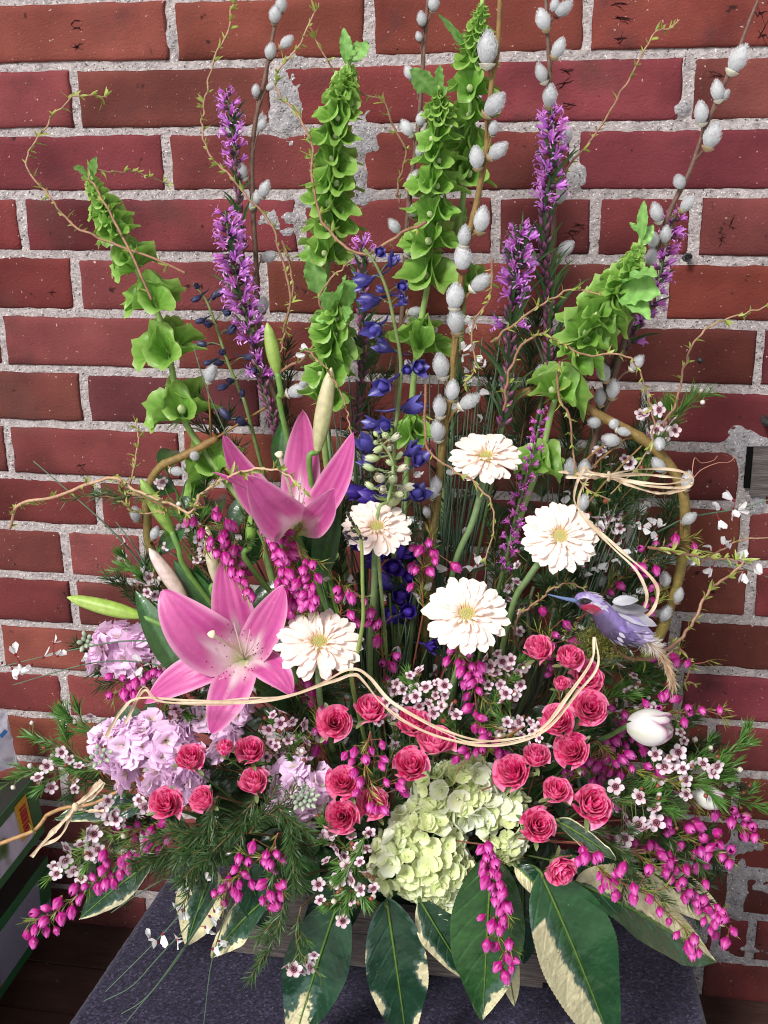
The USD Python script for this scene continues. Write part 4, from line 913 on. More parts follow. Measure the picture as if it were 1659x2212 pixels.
# ------------------------------------------------------------------ the arrangement: tall stems at the back
bells_of_ireland('leftmost bells of Ireland stem, leaning out over bare brick', [(197, 378), (212, 420), (250, 500), (290, 575), (333, 655), (365, 765), (393, 895), (450, 990), (560, 1160)], .17, .17,
    [(203, 400, 18), (215, 428, 24), (232, 462, 32), (256, 508, 40), (290, 575, 48), (333, 655, 56), (364, 765, 62), (394, 898, 66), (462, 1020, 58)],
    [(195, 385, 208, 338, 11, .02), (190, 380, 158, 362, 12, .02), (200, 395, 175, 385, 9, .03)], -.06)
bells_of_ireland('tall bells of Ireland stem in the centre with a two-leaf tuft at its tip', [(755, 130), (748, 170), (732, 220), (722, 300), (718, 400), (714, 500), (705, 600), (700, 760), (720, 1100)], .16, .15,
    [(750, 165, 22), (744, 190, 28), (736, 222, 36), (728, 262, 42), (722, 308, 46), (719, 358, 48), (719, 405, 50), (716, 450, 50), (712, 500, 50), (706, 555, 52)],
    [(750, 140, 742, 60, 15, .0), (756, 135, 795, 92, 22, -.02), (752, 132, 775, 112, 16, .03), (690, 640, 672, 545, 26, .02)], -.02)
bells_of_ireland('short fresh bells of Ireland stem below the tall central one, behind the cream lily bud', [(740, 640), (725, 680), (715, 750), (708, 830), (705, 1000)], .24, .22,
    [(732, 660, 22), (722, 690, 34), (716, 725, 42), (712, 765, 46), (706, 812, 48), (700, 865, 46)],
    [(735, 660, 770, 605, 24, .02), (725, 660, 690, 640, 22, .03), (735, 650, 748, 595, 14, .04), (740, 690, 762, 672, 16, .04), (715, 690, 680, 690, 14, .0)], .0)
bells_of_ireland('bells of Ireland stem between two willow branches with a veined leaf at its tip', [(950, 180), (948, 225), (942, 300), (937, 400), (932, 500), (926, 600), (905, 720), (890, 860), (880, 1000), (870, 1200)], .19, .18,
    [(950, 208, 18), (948, 232, 26), (945, 265, 34), (942, 305, 40), (940, 355, 44), (936, 412, 48), (934, 470, 50), (931, 530, 52), (925, 605, 56), (908, 745, 58), (890, 950, 52)],
    [(938, 205, 885, 150, 26, .03), (950, 190, 952, 140, 13, .02), (955, 200, 968, 192, 10, .01)], .02)
bells_of_ireland('tallest bells of Ireland stem, reaching the top edge, right of centre', [(1042, 0), (1036, 60), (1028, 130), (1018, 220), (1010, 320), (1000, 430), (990, 520), (1000, 650), (980, 900), (950, 1200)], .15, .15,
    [(1040, 22, 14), (1037, 45, 20), (1034, 72, 26), (1030, 105, 32), (1025, 145, 40), (1018, 200, 46), (1014, 262, 50), (1008, 325, 52), (1004, 385, 50), (1012, 620, 44)],
    [(1006, 110, 945, 30, 9, .03), (1000, 100, 985, 62, 6, .02), (1000, 440, 985, 520, 17, -.01)], .04)
bells_of_ireland('dense bells of Ireland stem leaning right with a broad ruffled leaf near its tip', [(1392, 470), (1378, 540), (1345, 610), (1300, 680), (1255, 760), (1200, 860), (1165, 1000), (1100, 1200)], .22, .20,
    [(1376, 545, 18), (1368, 570, 26), (1352, 605, 36), (1332, 632, 42), (1312, 662, 50), (1288, 695, 56), (1265, 730, 58), (1243, 770, 56), (1198, 855, 62), (1160, 1010, 50)],
    [(1385, 520, 1392, 432, 13, .01), (1388, 530, 1412, 485, 13, .0), (1345, 625, 1425, 640, 40, .05), (1350, 610, 1420, 595, 26, .06), (1340, 640, 1405, 690, 26, .05), (1375, 500, 1360, 480, 8, .0)], .08)

pussy_willow('pussy willow branch along the left liatris spikes, running off the top edge', [(615, -40), (592, 65), (570, 180), (548, 290), (545, 420), (553, 560), (556, 660), (575, 800), (640, 1000)], .15, .15,
    [(607, 12, 40, 1), (594, 33, 42, 1), (618, 92, 36, 1, (.6, .6, .3)), (584, 112, 44, 1), (553, 197, 32, 2), (584, 187, 26, 0, (.6, .5, .3)), (566, 270, 30, 2), (521, 370, 42, 2, (-.4, .9, .4)), (571, 410, 42, 2), (553, 430, 34, 1), (545, 445, 30, 1), (580, 555, 38, 1, (.8, .3, .3)), (568, 660, 40, 1)], -.05)
pussy_willow('pussy willow branch left of the central bells of Ireland, off the top edge', [(928, -40), (918, 80), (905, 260), (890, 380), (878, 500), (872, 640), (862, 760), (850, 1000)], .18, .17,
    [(937, 8, 40, 2), (911, 42, 36, 0), (905, 80, 24, 0), (880, 278, 40, 2, (-.5, .8, .4)), (909, 258, 36, 2), (908, 325, 36, 1), (894, 392, 50, 1, (.4, .85, .3)), (895, 455, 36, 1), (853, 490, 38, 1, (-.5, .7, .3)), (886, 535, 44, 2), (895, 673, 36, 1, (.9, .2, .3)), (884, 158, 34, 1)], .0)
pussy_willow('longest pussy willow branch, thick and golden at its foot, right of centre', [(1082, -40), (1075, 100), (1060, 200), (1050, 330), (1037, 400), (1025, 460), (1005, 545), (990, 660), (975, 830), (957, 950), (945, 1080), (930, 1200)], .26, .25,
    [(1053, 108, 74, 2, (.05, 1, .3)), (1067, 228, 60, 1, (.55, .7, .4)), (1066, 278, 36, 2), (1030, 343, 50, 1, (-.1, 1, .4)), (1074, 327, 50, 1, (.7, .6, .3)), (1040, 477, 58, 1, (.15, .9, .4)), (1003, 512, 48, 2, (.1, 1, .3)), (1000, 558, 62, 0, (0, 1, .3)), (1037, 612, 52, 2, (.75, .6, .3)), (983, 643, 58, 2, (.1, 1, .3)), (985, 695, 60, 1, (-.1, 1, .35)), (953, 793, 56, 2, (-.2, 1, .3)), (977, 845, 48, 1, (.1, 1, .5)), (950, 880, 50, 2, (-.05, 1, .3)), (1012, 868, 50, 2, (.8, .5, .2)), (946, 932, 50, 2, (-.1, 1, .4)), (942, 1050, 42, 2, (0, 1, .4)), (922, 1106, 30, 2), (936, 1065, 34, 2)], .03, 9, 4.5, .9)
pussy_willow('pussy willow branch behind the right liatris spike, off the top edge', [(1178, -40), (1182, 60), (1188, 170), (1192, 300), (1196, 450), (1190, 650), (1150, 1000)], .15, .15,
    [(1216, 20, 46, 0, (.7, .6, .3)), (1174, 45, 48, 1), (1206, 106, 46, 1, (.4, .85, .3)), (1170, 160, 44, 2, (-.3, .9, .3)), (1188, 210, 50, 1, (.1, 1, .4)), (1222, 296, 42, 2, (.3, .9, .3)), (1213, 425, 32, 1), (1220, 538, 44, 1, (.7, .6, .3)), (1198, 12, 34, 0)], .06)
pussy_willow('pussy willow branch slanting to the upper right corner', [(1655, -40), (1625, 30), (1600, 95), (1560, 190), (1520, 285), (1490, 370), (1450, 450), (1425, 520), (1400, 580), (1360, 700), (1330, 800), (1300, 900), (1240, 1100)], .20, .18,
    [(1594, 130, 64, 2, (.45, .85, .3)), (1550, 198, 46, 2, (-.1, 1, .3)), (1562, 208, 36, 2), (1515, 246, 50, 2, (-.05, 1, .4)), (1538, 296, 58, 1, (.35, .9, .3)), (1468, 394, 42, 1, (-.2, .6, .8)), (1484, 442, 40, 1, (.6, .7, .3)), (1419, 461, 46, 2, (-.25, .9, .4)), (1438, 508, 42, 1, (.1, .8, .6)), (1411, 520, 40, 2), (1407, 556, 40, 1, (.2, .9, .4)), (1367, 592, 46, 1, (-.5, .7, .3)), (1375, 785, 40, 2, (.6, .7, .3)), (1304, 806, 44, 1, (-.3, .9, .3)), (1324, 842, 46, 1, (.1, 1, .4)), (1296, 860, 40, 1, (0, 1, .3)), (1264, 857, 38, 2, (0, .8, .5)), (1167, 808, 38, 1, (.1, 1, .3))], .08, 8, 2.5)
pussy_willow('bent golden willow rod arching over and down the right side', [(1090, 860), (1160, 845), (1240, 865), (1300, 900), (1390, 950), (1450, 1010), (1478, 1080), (1475, 1200), (1450, 1300), (1410, 1400), (1330, 1500)], .20, .19,
    [(1285, 913, 38, 1, (-.6, .1, .6)), (1326, 916, 36, 1, (.1, .2, .9)), (1345, 932, 32, 2, (.7, -.2, .3)), (1322, 951, 46, 1, (-.8, .2, .4)), (1425, 957, 42, 2, (0, -.5, .7)), (1424, 1006, 44, 1, (-.5, .6, .4)), (1484, 1040, 44, 1, (.2, .9, .4)), (1487, 1121, 38, 1, (.7, .5, .5)), (1437, 1253, 38, 1, (0, .9, .6)), (1466, 1288, 36, 1, (.3, .9, .4)), (1437, 1326, 42, 1, (.4, .8, .5)), (1262, 1015, 42, 1, (.1, 1, .3)), (1232, 1012, 44, 2, (0, .9, .5)), (1260, 1088, 40, 1, (.2, .9, .3)), (1300, 1255, 36, 1), (1205, 1275, 34, 1)], None, 10, 8, 1.)
pussy_willow('short golden willow rod arching on the left above the white lily bud', [(470, 945), (430, 968), (385, 990), (345, 1010), (318, 1060), (318, 1130), (330, 1200), (420, 1400)], .18, .2,
    [(421, 985, 34, 1, (-.3, .1, .8)), (381, 1018, 34, 2, (.9, -.1, .4)), (293, 1112, 36, 1, (-.2, .9, .4)), (334, 1153, 34, 1, (.3, .8, .4)), (455, 808, 44, 2, (.3, .8, .3)), (640, 845, 48, 2, (.9, .3, .3)), (655, 830, 30, 1)], None, 8, 7, 1.)

curly_twig('curly willow twig reaching furthest left beside the leftmost bells of Ireland', [(400, 590), (300, 545), (210, 512), (160, 490), (128, 455), (95, 412), (62, 372), (62, 330), (85, 295), (120, 245), (160, 208), (200, 207), (232, 210)], .22, .12)
curly_twig('thin curly willow twig lying across the tip of the leftmost bells of Ireland', [(330, 650), (250, 480), (215, 420), (190, 372), (240, 372), (290, 372), (330, 385), (368, 402)], .24, .10, 26, 18)
curly_twig('curly willow twig winding up the left of the purple liatris to the top edge', [(612, 720), (630, 640), (600, 540), (585, 480), (530, 420), (490, 372), (452, 335), (437, 268), (445, 210), (460, 135), (490, 70), (500, 20), (520, -10)], .20, .15)
curly_twig('curly willow twig making an S bend past the tall central bells of Ireland', [(920, 480), (860, 510), (790, 548), (740, 530), (692, 470), (675, 380), (672, 310), (640, 248), (600, 200), (600, 150), (640, 110), (665, 60), (690, 5)], .22, .16, 24, 22, 4)
curly_twig('curly willow twig crossing the tall central bells from the small hooked leaves', [(862, 440), (860, 395), (878, 330), (850, 270), (828, 218), (780, 202), (740, 180), (712, 140), (688, 100), (668, 60)], .13, .16, 26)
curly_twig('bright curly willow twig standing alone at upper right', [(1180, 430), (1225, 362), (1270, 310), (1305, 258), (1358, 175), (1395, 105), (1415, 70), (1440, 62), (1466, 42)], .16, .12, 22, 20, 2.6)
curly_twig('curly willow twig ending at the right edge beside the rough orange brick', [(1430, 920), (1462, 870), (1476, 800), (1500, 740), (1545, 700), (1600, 680), (1662, 658)], .2, .14, 24)
curly_twig('curly willow twig looping in front of the right-leaning bells of Ireland', [(1090, 885), (1098, 810), (1130, 745), (1175, 722), (1220, 745), (1270, 766), (1350, 768), (1385, 812), (1402, 870), (1412, 930), (1385, 1000), (1320, 1065)], .28, .24, 22)
curly_twig('curly willow twig rising to the right past the dark green liatris leaves', [(1060, 740), (1120, 690), (1180, 652), (1240, 624), (1300, 640)], .27, .26, 20)
curly_twig('curly willow twig dropping from the right-leaning bells to the raffia bow', [(1208, 780), (1205, 850), (1230, 905), (1240, 1000), (1262, 1050), (1320, 1080)], .27, .27, 22)
curly_twig('curly willow twig hooked round below the hummingbird on the right', [(1315, 1395), (1356, 1420), (1406, 1420), (1466, 1386), (1500, 1336), (1520, 1295), (1548, 1262), (1580, 1240), (1612, 1208)], .30, .22, 22, 24, 4.5, 2.5)
curly_twig('curly willow twig with large yellow leaves pointing right past the arched rod', [(1400, 1180), (1470, 1195), (1530, 1204), (1575, 1208), (1608, 1210)], .30, .26, 12, 26, 3.5)
curly_twig('thin curly willow twig behind white broom flowers at the right edge', [(1480, 1230), (1540, 1200), (1590, 1172), (1662, 1160)], .18, .14, 34, 18)
curly_twig('pale curly willow twig arching left in front of the pink lily petal', [(20, 1140), (42, 1088), (110, 1075), (195, 1042), (250, 1032), (290, 1058), (360, 1088), (412, 1105), (432, 1072), (470, 1040), (520, 1020), (565, 1011), (620, 1025), (655, 1058)], .30, .39, 16, 22, 4, 2.2, col=((.34, .19, .11), (.50, .33, .22)))
curly_twig('small upright curly willow twig with budded tip left of the lily buds', [(278, 1050), (292, 1000), (298, 950), (290, 908)], .30, .27, 14, 18, 2.6)
curly_twig('tangle of leafy curly willow left of the lilies', [(250, 1035), (270, 1060), (310, 1075), (360, 1100), (300, 1110), (262, 1080)], .31, .33, 10, 22, 3)
curly_twig('curly willow twig hanging between the central willow branch and white daisies', [(918, 830), (922, 960), (970, 1010), (1022, 1038), (1060, 1085), (1066, 1150), (1046, 1214)], .29, .33, 30, 18, 3)
curly_twig('curly willow twig beside the longest pussy willow branch', [(1066, 560), (1058, 640), (1018, 712), (1026, 786), (1000, 836)], .27, .27, 18, 22, 3)
curly_twig('curly willow twig descending left of the blue delphinium', [(610, 520), (632, 600), (620, 700), (605, 760), (600, 830)], .17, .19, 18, 20, 2.8)
curly_twig('curly willow twig over the cream lily bud', [(605, 800), (660, 770), (700, 700), (690, 640), (730, 590), (765, 560)], .22, .26, 34, 18, 3.6)
curly_twig('curly willow twig falling beside the cream lily bud', [(660, 755), (700, 790), (735, 845), (752, 900), (760, 940)], .28, .29, 22, 18, 2.6)
curly_twig('curly willow ring left of the hummingbird', [(1110, 1390), (1120, 1330), (1160, 1300), (1195, 1270), (1240, 1262), (1280, 1290)], .29, .30, 22, 20, 3)
curly_twig('thin curly willow stem behind the hummingbird tail', [(1420, 1440), (1465, 1400), (1490, 1440), (1480, 1470), (1497, 1478)], .20, .18, 20, 18, 2.4)
curly_twig('smooth brown twig at lower left carrying the raffia tie', [(-10, 1826), (70, 1798), (102, 1762), (160, 1742), (225, 1728), (270, 1695), (330, 1640)], .40, .36, 110, 24, 4.5, 4, col=((.36, .20, .08), (.30, .16, .07)))

liatris('top left liatris spike, rising behind the pussy willow', [(490, 190), (498, 260), (508, 330), (514, 400), (522, 520), (535, 640)], .16, (185, 330), 29, -.05, 16, 75, dens=1.05)
liatris('long bright liatris spike at left in front of the willow', [(487, 455), (498, 540), (520, 640), (545, 735), (572, 850), (600, 950)], .20, (455, 740), 36, -.04, 16, 75, dens=1.1)
liatris('half-faded liatris spike behind the blue delphinium', [(784, 510), (784, 580), (784, 680), (782, 780), (776, 880), (765, 980)], .19, (505, 545), 32, .0, 26, 85)
liatris('top right liatris spike in front of the willow branch', [(1192, 236), (1194, 300), (1188, 380), (1176, 450), (1178, 560), (1185, 700), (1170, 860)], .19, (236, 445), 38, .05, 44, 120, dens=1.1)
liatris('right of centre liatris spike beside the tallest one', [(1124, 485), (1124, 540), (1114, 610), (1102, 690), (1098, 800), (1085, 930)], .22, (482, 655), 38, .04, 46, 115, dens=1.1)
liatris('far right liatris spike half hidden behind pussy willow', [(1462, 452), (1440, 530), (1412, 640), (1365, 730), (1320, 800), (1290, 900)], .15, (455, 660), 30, .09, 18, 80)
liatris('starry reddish purple liatris spike behind the daisies', [(1174, 882), (1160, 940), (1145, 1000), (1126, 1070), (1106, 1150), (1085, 1240)], .27, (880, 1230), 30, .05, 3, 40, True)

delphinium('slate blue delphinium stem of shut buds at left', [(418, 612), (446, 650), (470, 715), (495, 790), (520, 850), (545, 930)], .19,
    [(425, 618), (425, 645), (473, 633), (490, 676), (433, 693), (450, 700), (500, 713, 34), (437, 743, 30), (480, 761), (450, 783), (473, 783, 32), (537, 771, 34), (497, 823), (482, 836), (523, 850), (487, 895, 32), (522, 911, 34), (545, 800, 30), (462, 640, 20)], DELD, 27, -.05)
delphinium('violet blue delphinium stem in the centre, tip bent over', [(785, 540), (808, 565), (835, 625), (852, 700), (866, 790), (858, 900), (852, 990)], .27,
    [(848, 565, 34), (786, 606, 40), (823, 626, 24), (868, 620, 34), (868, 653, 26), (800, 650, 46), (812, 712, 44), (830, 750, 42), (903, 793, 46), (880, 800, 30), (830, 833, 50), (890, 878, 54), (803, 916, 44), (832, 920, 42), (794, 962, 50), (890, 973, 42), (903, 996, 44), (900, 1068, 60), (865, 640, 20), (795, 1000, 40), (820, 545, 24)], DELB, 38, .01, rs=6)
delphinium('deep violet delphinium low in the shade under the daisies', [(850, 1080), (848, 1160), (850, 1240), (860, 1330), (865, 1420)], .24,
    [(800, 1075, 44), (770, 1062, 40), (830, 1180, 46), (870, 1195, 46), (810, 1210, 40), (850, 1225, 50), (880, 1245, 46), (840, 1260, 44), (866, 1290, 50), (880, 1320, 52), (850, 1335, 44), (820, 1195, 40), (895, 1215, 40), (928, 1395, 34), (845, 1150, 40), (780, 1180, 34)], DELV, 46, .02)
delphinium('pale green and cream larkspur head of buds in front of blue delphinium', [(820, 950), (845, 990), (848, 1030), (838, 1080), (815, 1150)], .32,
    [(812, 938, 22), (832, 940, 24), (853, 946, 24), (812, 956, 24), (818, 970, 26), (842, 968, 22), (862, 985, 26), (842, 1000, 24), (868, 1012, 30), (805, 990, 30), (798, 1010, 32), (822, 1033, 30), (848, 1036, 34), (800, 1050, 30), (827, 1056, 28), (846, 1082, 44), (862, 1068, 34), (878, 1052, 36)], DELP, 26, .01, ((.2, .3, .1), (.28, .38, .14)), 'larkspur_stem')
delphinium('bare green larkspur stem with a dry dark seed head before the daisies', [(748, 1106), (765, 1135), (780, 1170), (783, 1260), (784, 1340), (772, 1410), (760, 1470)], .375,
    [(752, 1110, 14), (757, 1122, 14), (763, 1132, 15), (770, 1140, 16), (766, 1148, 15), (775, 1150, 16), (779, 1160, 17), (752, 1160, 18), (790, 1163, 15), (770, 1163, 15), (747, 1150, 14), (760, 1140, 13)], [place(DELD[0], (0, 0, 0), (0, 0, 1), 1, 0, (1.2, .9, .5))], 15, -.01, ((.16, .22, .05), (.2, .27, .07)), 'larkspur_stem', 6)

# ------------------------------------------------------------------ lilies
def lily(label, base, petals, pistil, stigma, stem, buds, leaves, dropn, seed, stams):
    B0 = at(*base); s = px(B0); b = Thing('pink_lily_stem', label, 'lily', CORE)
    P = np.vstack([curve([CORE + [stem, 0, 0], (CORE + B0) / 2 + [0, .02, .02], B0 - view(B0) * .02 + [0, .01, -.02], B0], 14)]); b.part('stem', tube(P, 9 * s, 9, (.10, .19, .05)), STEM)
    for i, (c, t, w, N, cup, inner) in enumerate(petals):
        C, E_ = at(*c), at(*t); NN = nrm(view(C) * N[2] + RT * N[0] + UP * N[1])
        m = blade(B0 + NN * .001 * i, C, E_, w * s, NN, 'lily', cup, 9, 34, lily_petal_col(seed + i, inner), .085, 1.7, seed + i, 0., 0., .28 if inner else .1, .022)
        q = b.part('petal', m, PETAL)
        b.part('water_drops', drops(m, dropn, 1.5 * s, seed + i), DROP, parent=q, kind='stuff')
        if inner:
            r = np.random.default_rng(seed + 50 + i); k = r.integers(0, len(m[0]), 60); keep = [j for j in k if .12 < (j // 19) / 34 < .38][:16]
            if keep:
                n3 = meshkit.arrays(m[:2], True)[2]
                b.part('freckles', join([lathe(m[0][j] + (n3[j] if n3[j] @ NN > 0 else -n3[j]) * .0003, NN, np.array([(0, 1.), (.5, .01)]) * .0007, 5, (.16, .01, .05)) for j in keep]), PETAL, parent=q, kind='stuff')
    P = curve([B0, *[at(*z) for z in pistil], at(*stigma)], 14); b.part('pistil', tube(P, np.linspace(4.2, 3.4, 14) * s, 8, lerp((.62, .68, .40), (.86, .74, .66), np.linspace(0, 1, 14))), PETALW)
    tg = nrm(P[-1] - P[-2]); b.part('stigma', lathe(P[-1] - tg * 2 * s, tg, np.array([(0, .35), (.4, .8), (.9, 1), (1.3, .7), (1.45, .05)]) * 8.5 * s, 9, (.88, .80, .60), 3, .16), PETALW)
    for z in stams: b.part('filament', tube(curve([B0, (B0 * .5 + at(*z) * .5) + view(B0) * .006, at(*z)], 8), np.linspace(2.4, 1.2, 8) * s, 5, (.84, .66, .70)), PETALW)
    for (tip, bs, w, d, c0, c1, stempts, lab) in buds:
        k = lily_bud(b, tip, bs, w, d, c0, c1, 'bud'); P = curve([at(*bs, d), *[at(x, y, d - .01 * j) for j, (x, y) in enumerate(stempts)], (CORE + B0) / 2 + [0, .02, .02]], 14)
        b.part('bud_stalk', tube(P, np.linspace(6.5, 6, 14) * s, 8, (.12, .24, .05)), STEM)
    for (bx, by, tx, ty, w, d0, d1) in leaves:
        A, E_ = at(bx, by, d0), at(tx, ty, d1); L = np.linalg.norm(E_ - A); M = (A + E_) / 2 + view(A) * L * .12
        b.part('leaf', blade(A, M, E_, w * s, view(A) + rng.normal(0, .3, 3), 'leaf', .3, 4, 14, lambda u, t: lerp(np.array([.020, .075, .020]), np.array([.05, .14, .04]), np.clip(np.abs(np.sin(11 * u)) * .5 + (np.abs(u) < .08), 0, 1))), GLOSSY)
    return b
GB0, GB1 = (.26, .42, .07), (.42, .52, .16)
lily('upper pink lily opening upward above the white daisies, with a green and a cream bud', (640, 1143, .30),
    [((655, 1010, .255), (653, 895, .285), 42, (0, .1, 1), .12, True), ((538, 1095, .30), (489, 943, .325), 41, (.35, .2, 1), .15, True), ((728, 1085, .30), (758, 938, .325), 39, (-.35, .2, 1), .2, True),
     ((548, 1060, .37), (459, 1018, .37), 16, (.2, .95, .4), .25, False), ((610, 1130, .40), (533, 1026, .425), 50, (-.25, .35, -.8), -.25, False), ((705, 1130, .375), (724, 1054, .41), 34, (.5, .3, -.6), -.28, False)],
    [(630, 1070, .335)], (604, 985, .365), -.05,
    [((577, 697), (599, 806), 27, .27, GB0, GB1, [(607, 850), (617, 930)], 'green'), ((716, 794), (686, 972), 34, .275, (.45, .50, .22), (.72, .60, .42), [(672, 1040)], 'cream'), ((546, 1105), (540, 1180), 22, .31, (.16, .34, .05), (.28, .46, .1), [(545, 1230)], 'green')],
    [(600, 1010, 612, 905, 20, .25, .24), (690, 1250, 735, 1060, 34, .26, .30), (650, 1230, 690, 1080, 22, .25, .27), (560, 1210, 528, 1120, 18, .26, .3)], 16, 3,
    [(625, 1040, .33), (660, 1060, .33), (650, 1030, .32)])
lily('lower pink lily facing out with six wide petals, four buds at its left', (527, 1424, .335),
    [((500, 1330, .345), (483, 1205, .33), 46, (0, .2, 1), .1, True), ((575, 1370, .37), (608, 1270, .375), 43, (-.15, .15, 1), .14, True), ((590, 1425, .375), (632, 1500, .385), 36, (.15, .25, 1), .12, True),
     ((425, 1430, .395), (304, 1518, .375), 40, (-.1, .35, 1), .12, True), ((500, 1490, .40), (450, 1590, .40), 43, (0, .25, 1), .12, True), ((420, 1400, .40), (350, 1272, .385), 62, (-.1, .1, 1), .12, True)],
    [(505, 1400, .37)], (459, 1371, .42), -.08,
    [((303, 1034), (371, 1148), 29, .30, (.22, .40, .06), (.36, .52, .14), [(385, 1180), (430, 1270)], 'green'), ((322, 1184), (402, 1300), 30, .30, (.62, .52, .38), (.82, .64, .66), [(440, 1350)], 'white'), ((145, 1290), (303, 1330), 31, .35, (.30, .48, .06), (.48, .60, .18), [(350, 1350), (430, 1390)], 'bright'), ((446, 1135), (466, 1256), 24, .29, (.60, .56, .36), (.76, .66, .50), [(478, 1310)], 'cream')],
    [(395, 1465, 292, 1275, 30, .36, .34), (470, 1330, 375, 1210, 30, .28, .29), (450, 1310, 420, 1220, 22, .27, .28), (360, 1185, 400, 1140, 14, .29, .3), (640, 1520, 560, 1500, 24, .3, .33)], 28, 11,
    [(505, 1345, .365), (540, 1360, .365), (495, 1380, .38), (560, 1385, .37)])

# ------------------------------------------------------------------ gerbera daisies
gerbera('blush gerbera daisy tipped up, highest of five, right of the willow foot', 1049, 990, 82, .28, (.02, 1.05), [(1045, 1040), (1020, 1130), (985, 1210), (960, 1330)], .0)
gerbera('blush gerbera daisy between the upper lily and delphinium, dry seed head before it', 814, 1142, 80, .33, (.05, .85), [(810, 1190), (808, 1270), (800, 1380), (800, 1500)], .0)
gerbera('white gerbera daisy furthest right, turned outward on a curved stem', 1208, 1160, 85, .31, (.18, .38), [(1175, 1200), (1140, 1250), (1110, 1300), (1080, 1420)], .0)
gerbera('largest white gerbera daisy in the centre above the waxflower', 1008, 1330, 97, .37, (.0, .62), [(1005, 1390), (990, 1440), (970, 1500), (950, 1560)], .0)
gerbera('white gerbera daisy overlapping the lower lily petal', 690, 1392, 98, .375, (.0, .85), [(688, 1440), (690, 1500), (700, 1560), (720, 1620)], .0)

# ------------------------------------------------------------------ spray roses
RS = [('left of centre, open, under the daisy overlapping the lily', 723, 1560, 43, .40, (0, .2), 0, .92), ('looking up behind the raffia peak', 800, 1530, 40, .385, (.1, .9), .2, .92), ('under the raffia strand, left of the two there', 893, 1558, 40, .385, (.1, .7), .1, .9), ('under the raffia strand, lower right of the two there', 940, 1598, 44, .395, (.2, .8), .1, .85),
      ('with a pale spiral heart just above the hydrangea', 889, 1652, 44, .415, (0, .25), 0, 1.), ('round spiral one right of the teal-budded stock', 741, 1689, 40, .41, (-.1, .2), 0, 1.), ('dark one at the lower right of the teal-budded stock', 738, 1763, 42, .41, (0, .1), 0, .82), ('behind boronia bells left of hydrangea', 806, 1735, 40, .39, (.2, .3), 0, .9),
      ('cup shaped one just left of the teal-budded stock', 548, 1688, 38, .40, (-.2, .6), .35, 1.), ('cupped dark one above it on the lavender bloom', 540, 1620, 37, .39, (.1, .6), .3, .88), ('pale unopened bud standing on the big lavender stock', 487, 1616, 27, .41, (.1, 1.), .8, 1.12), ('at the right rim of the big lavender stock', 412, 1637, 37, .42, (.1, .5), .3, .9),
      ('ruffled one at the lower edge of the big lavender stock', 358, 1736, 42, .43, (-.2, .2), .05, 1.), ('tilted right with green sepals below the big lavender stock', 438, 1726, 36, .43, (-.5, .3), .45, 1.),
      ('highest on the right, below the white daisy', 1163, 1400, 38, .35, (-.1, .8), .3, 1.), ('pale cup at the foot of the hummingbird moss', 1232, 1420, 36, .36, (.1, .8), .4, 1.08), ('ruffled one behind the raffia at right', 1266, 1462, 42, .345, (.3, .3), .1, 1.), ('small bud left of the raffia at right', 1212, 1478, 25, .36, (.2, .5), .6, .95),
      ('widest ruffled one beside the tulip', 1274, 1528, 44, .37, (.25, .2), 0, 1.), ('fully open under the raffia curve at right', 1205, 1556, 42, .385, (.0, .3), 0, .98), ('cup shaped one above the row of three at right', 1158, 1632, 35, .40, (.1, .8), .3, 1.), ('round spiral one above the narrow grey leaf', 1236, 1620, 44, .395, (.1, .3), .05, .95),
      ('large spiral one right of the upper hydrangea', 1105, 1668, 44, .41, (0, .3), 0, .92), ('pointed bud with sepals in the lower right group', 1203, 1708, 37, .41, (.1, .5), .3, 1.), ('largest pale one at the right of the lower group', 1280, 1738, 48, .41, (.3, .1), .08, 1.05), ('spiral one touching the right hydrangea', 1163, 1783, 43, .425, (.15, .15), 0, 1.), ('lowest one, hanging over the variegated leaf', 1212, 1880, 40, .43, (.4, -.5), .25, 1.)]
for lab, x, y, R, d, ax, bud, dk in RS: rose('pink streaked spray rose, ' + lab, x, y, R, d, ax, bud, dk)

# ------------------------------------------------------------------ stocks, hydrangeas, tulips
stock('upper left lavender stock beside the lower lily, tip to the left', [(270, 1395, 72, 46), (340, 1435, 62, 40), (240, 1420, 48, 40)], .34, 31, -.1, (186, 1385, 8, 14), 1.1, (1.02, 1.0, 1.0))
stock('big lavender stock below the lower lily with a green bud tip', [(330, 1630, 105, 92), (262, 1610, 62, 58), (390, 1690, 56, 60)], .385, 34, -.09, (216, 1632, 9, 20), 1.15)
stock('lavender stock directly under the bottom lily petal', [(455, 1570, 66, 72), (500, 1545, 42, 48)], .355, 31, -.06, None, 1.05)
stock('round lavender stock with a teal bud cluster at its heart', [(648, 1715, 68, 84)], .395, 32, -.02, (658, 1722, 22, 24), 1.1)
hydrangea('green hydrangea, the large lowest head in the middle front', [(915, 1845, 92, 104), (955, 1905, 58, 60)], .41, .02, 28)
hydrangea('upper green hydrangea head behind the large one', [(985, 1705, 72, 60), (1028, 1735, 46, 48)], .385, .03, 28)
hydrangea('right green hydrangea head touching the spiral rose', [(1092, 1778, 42, 74)], .385, .05, 23)
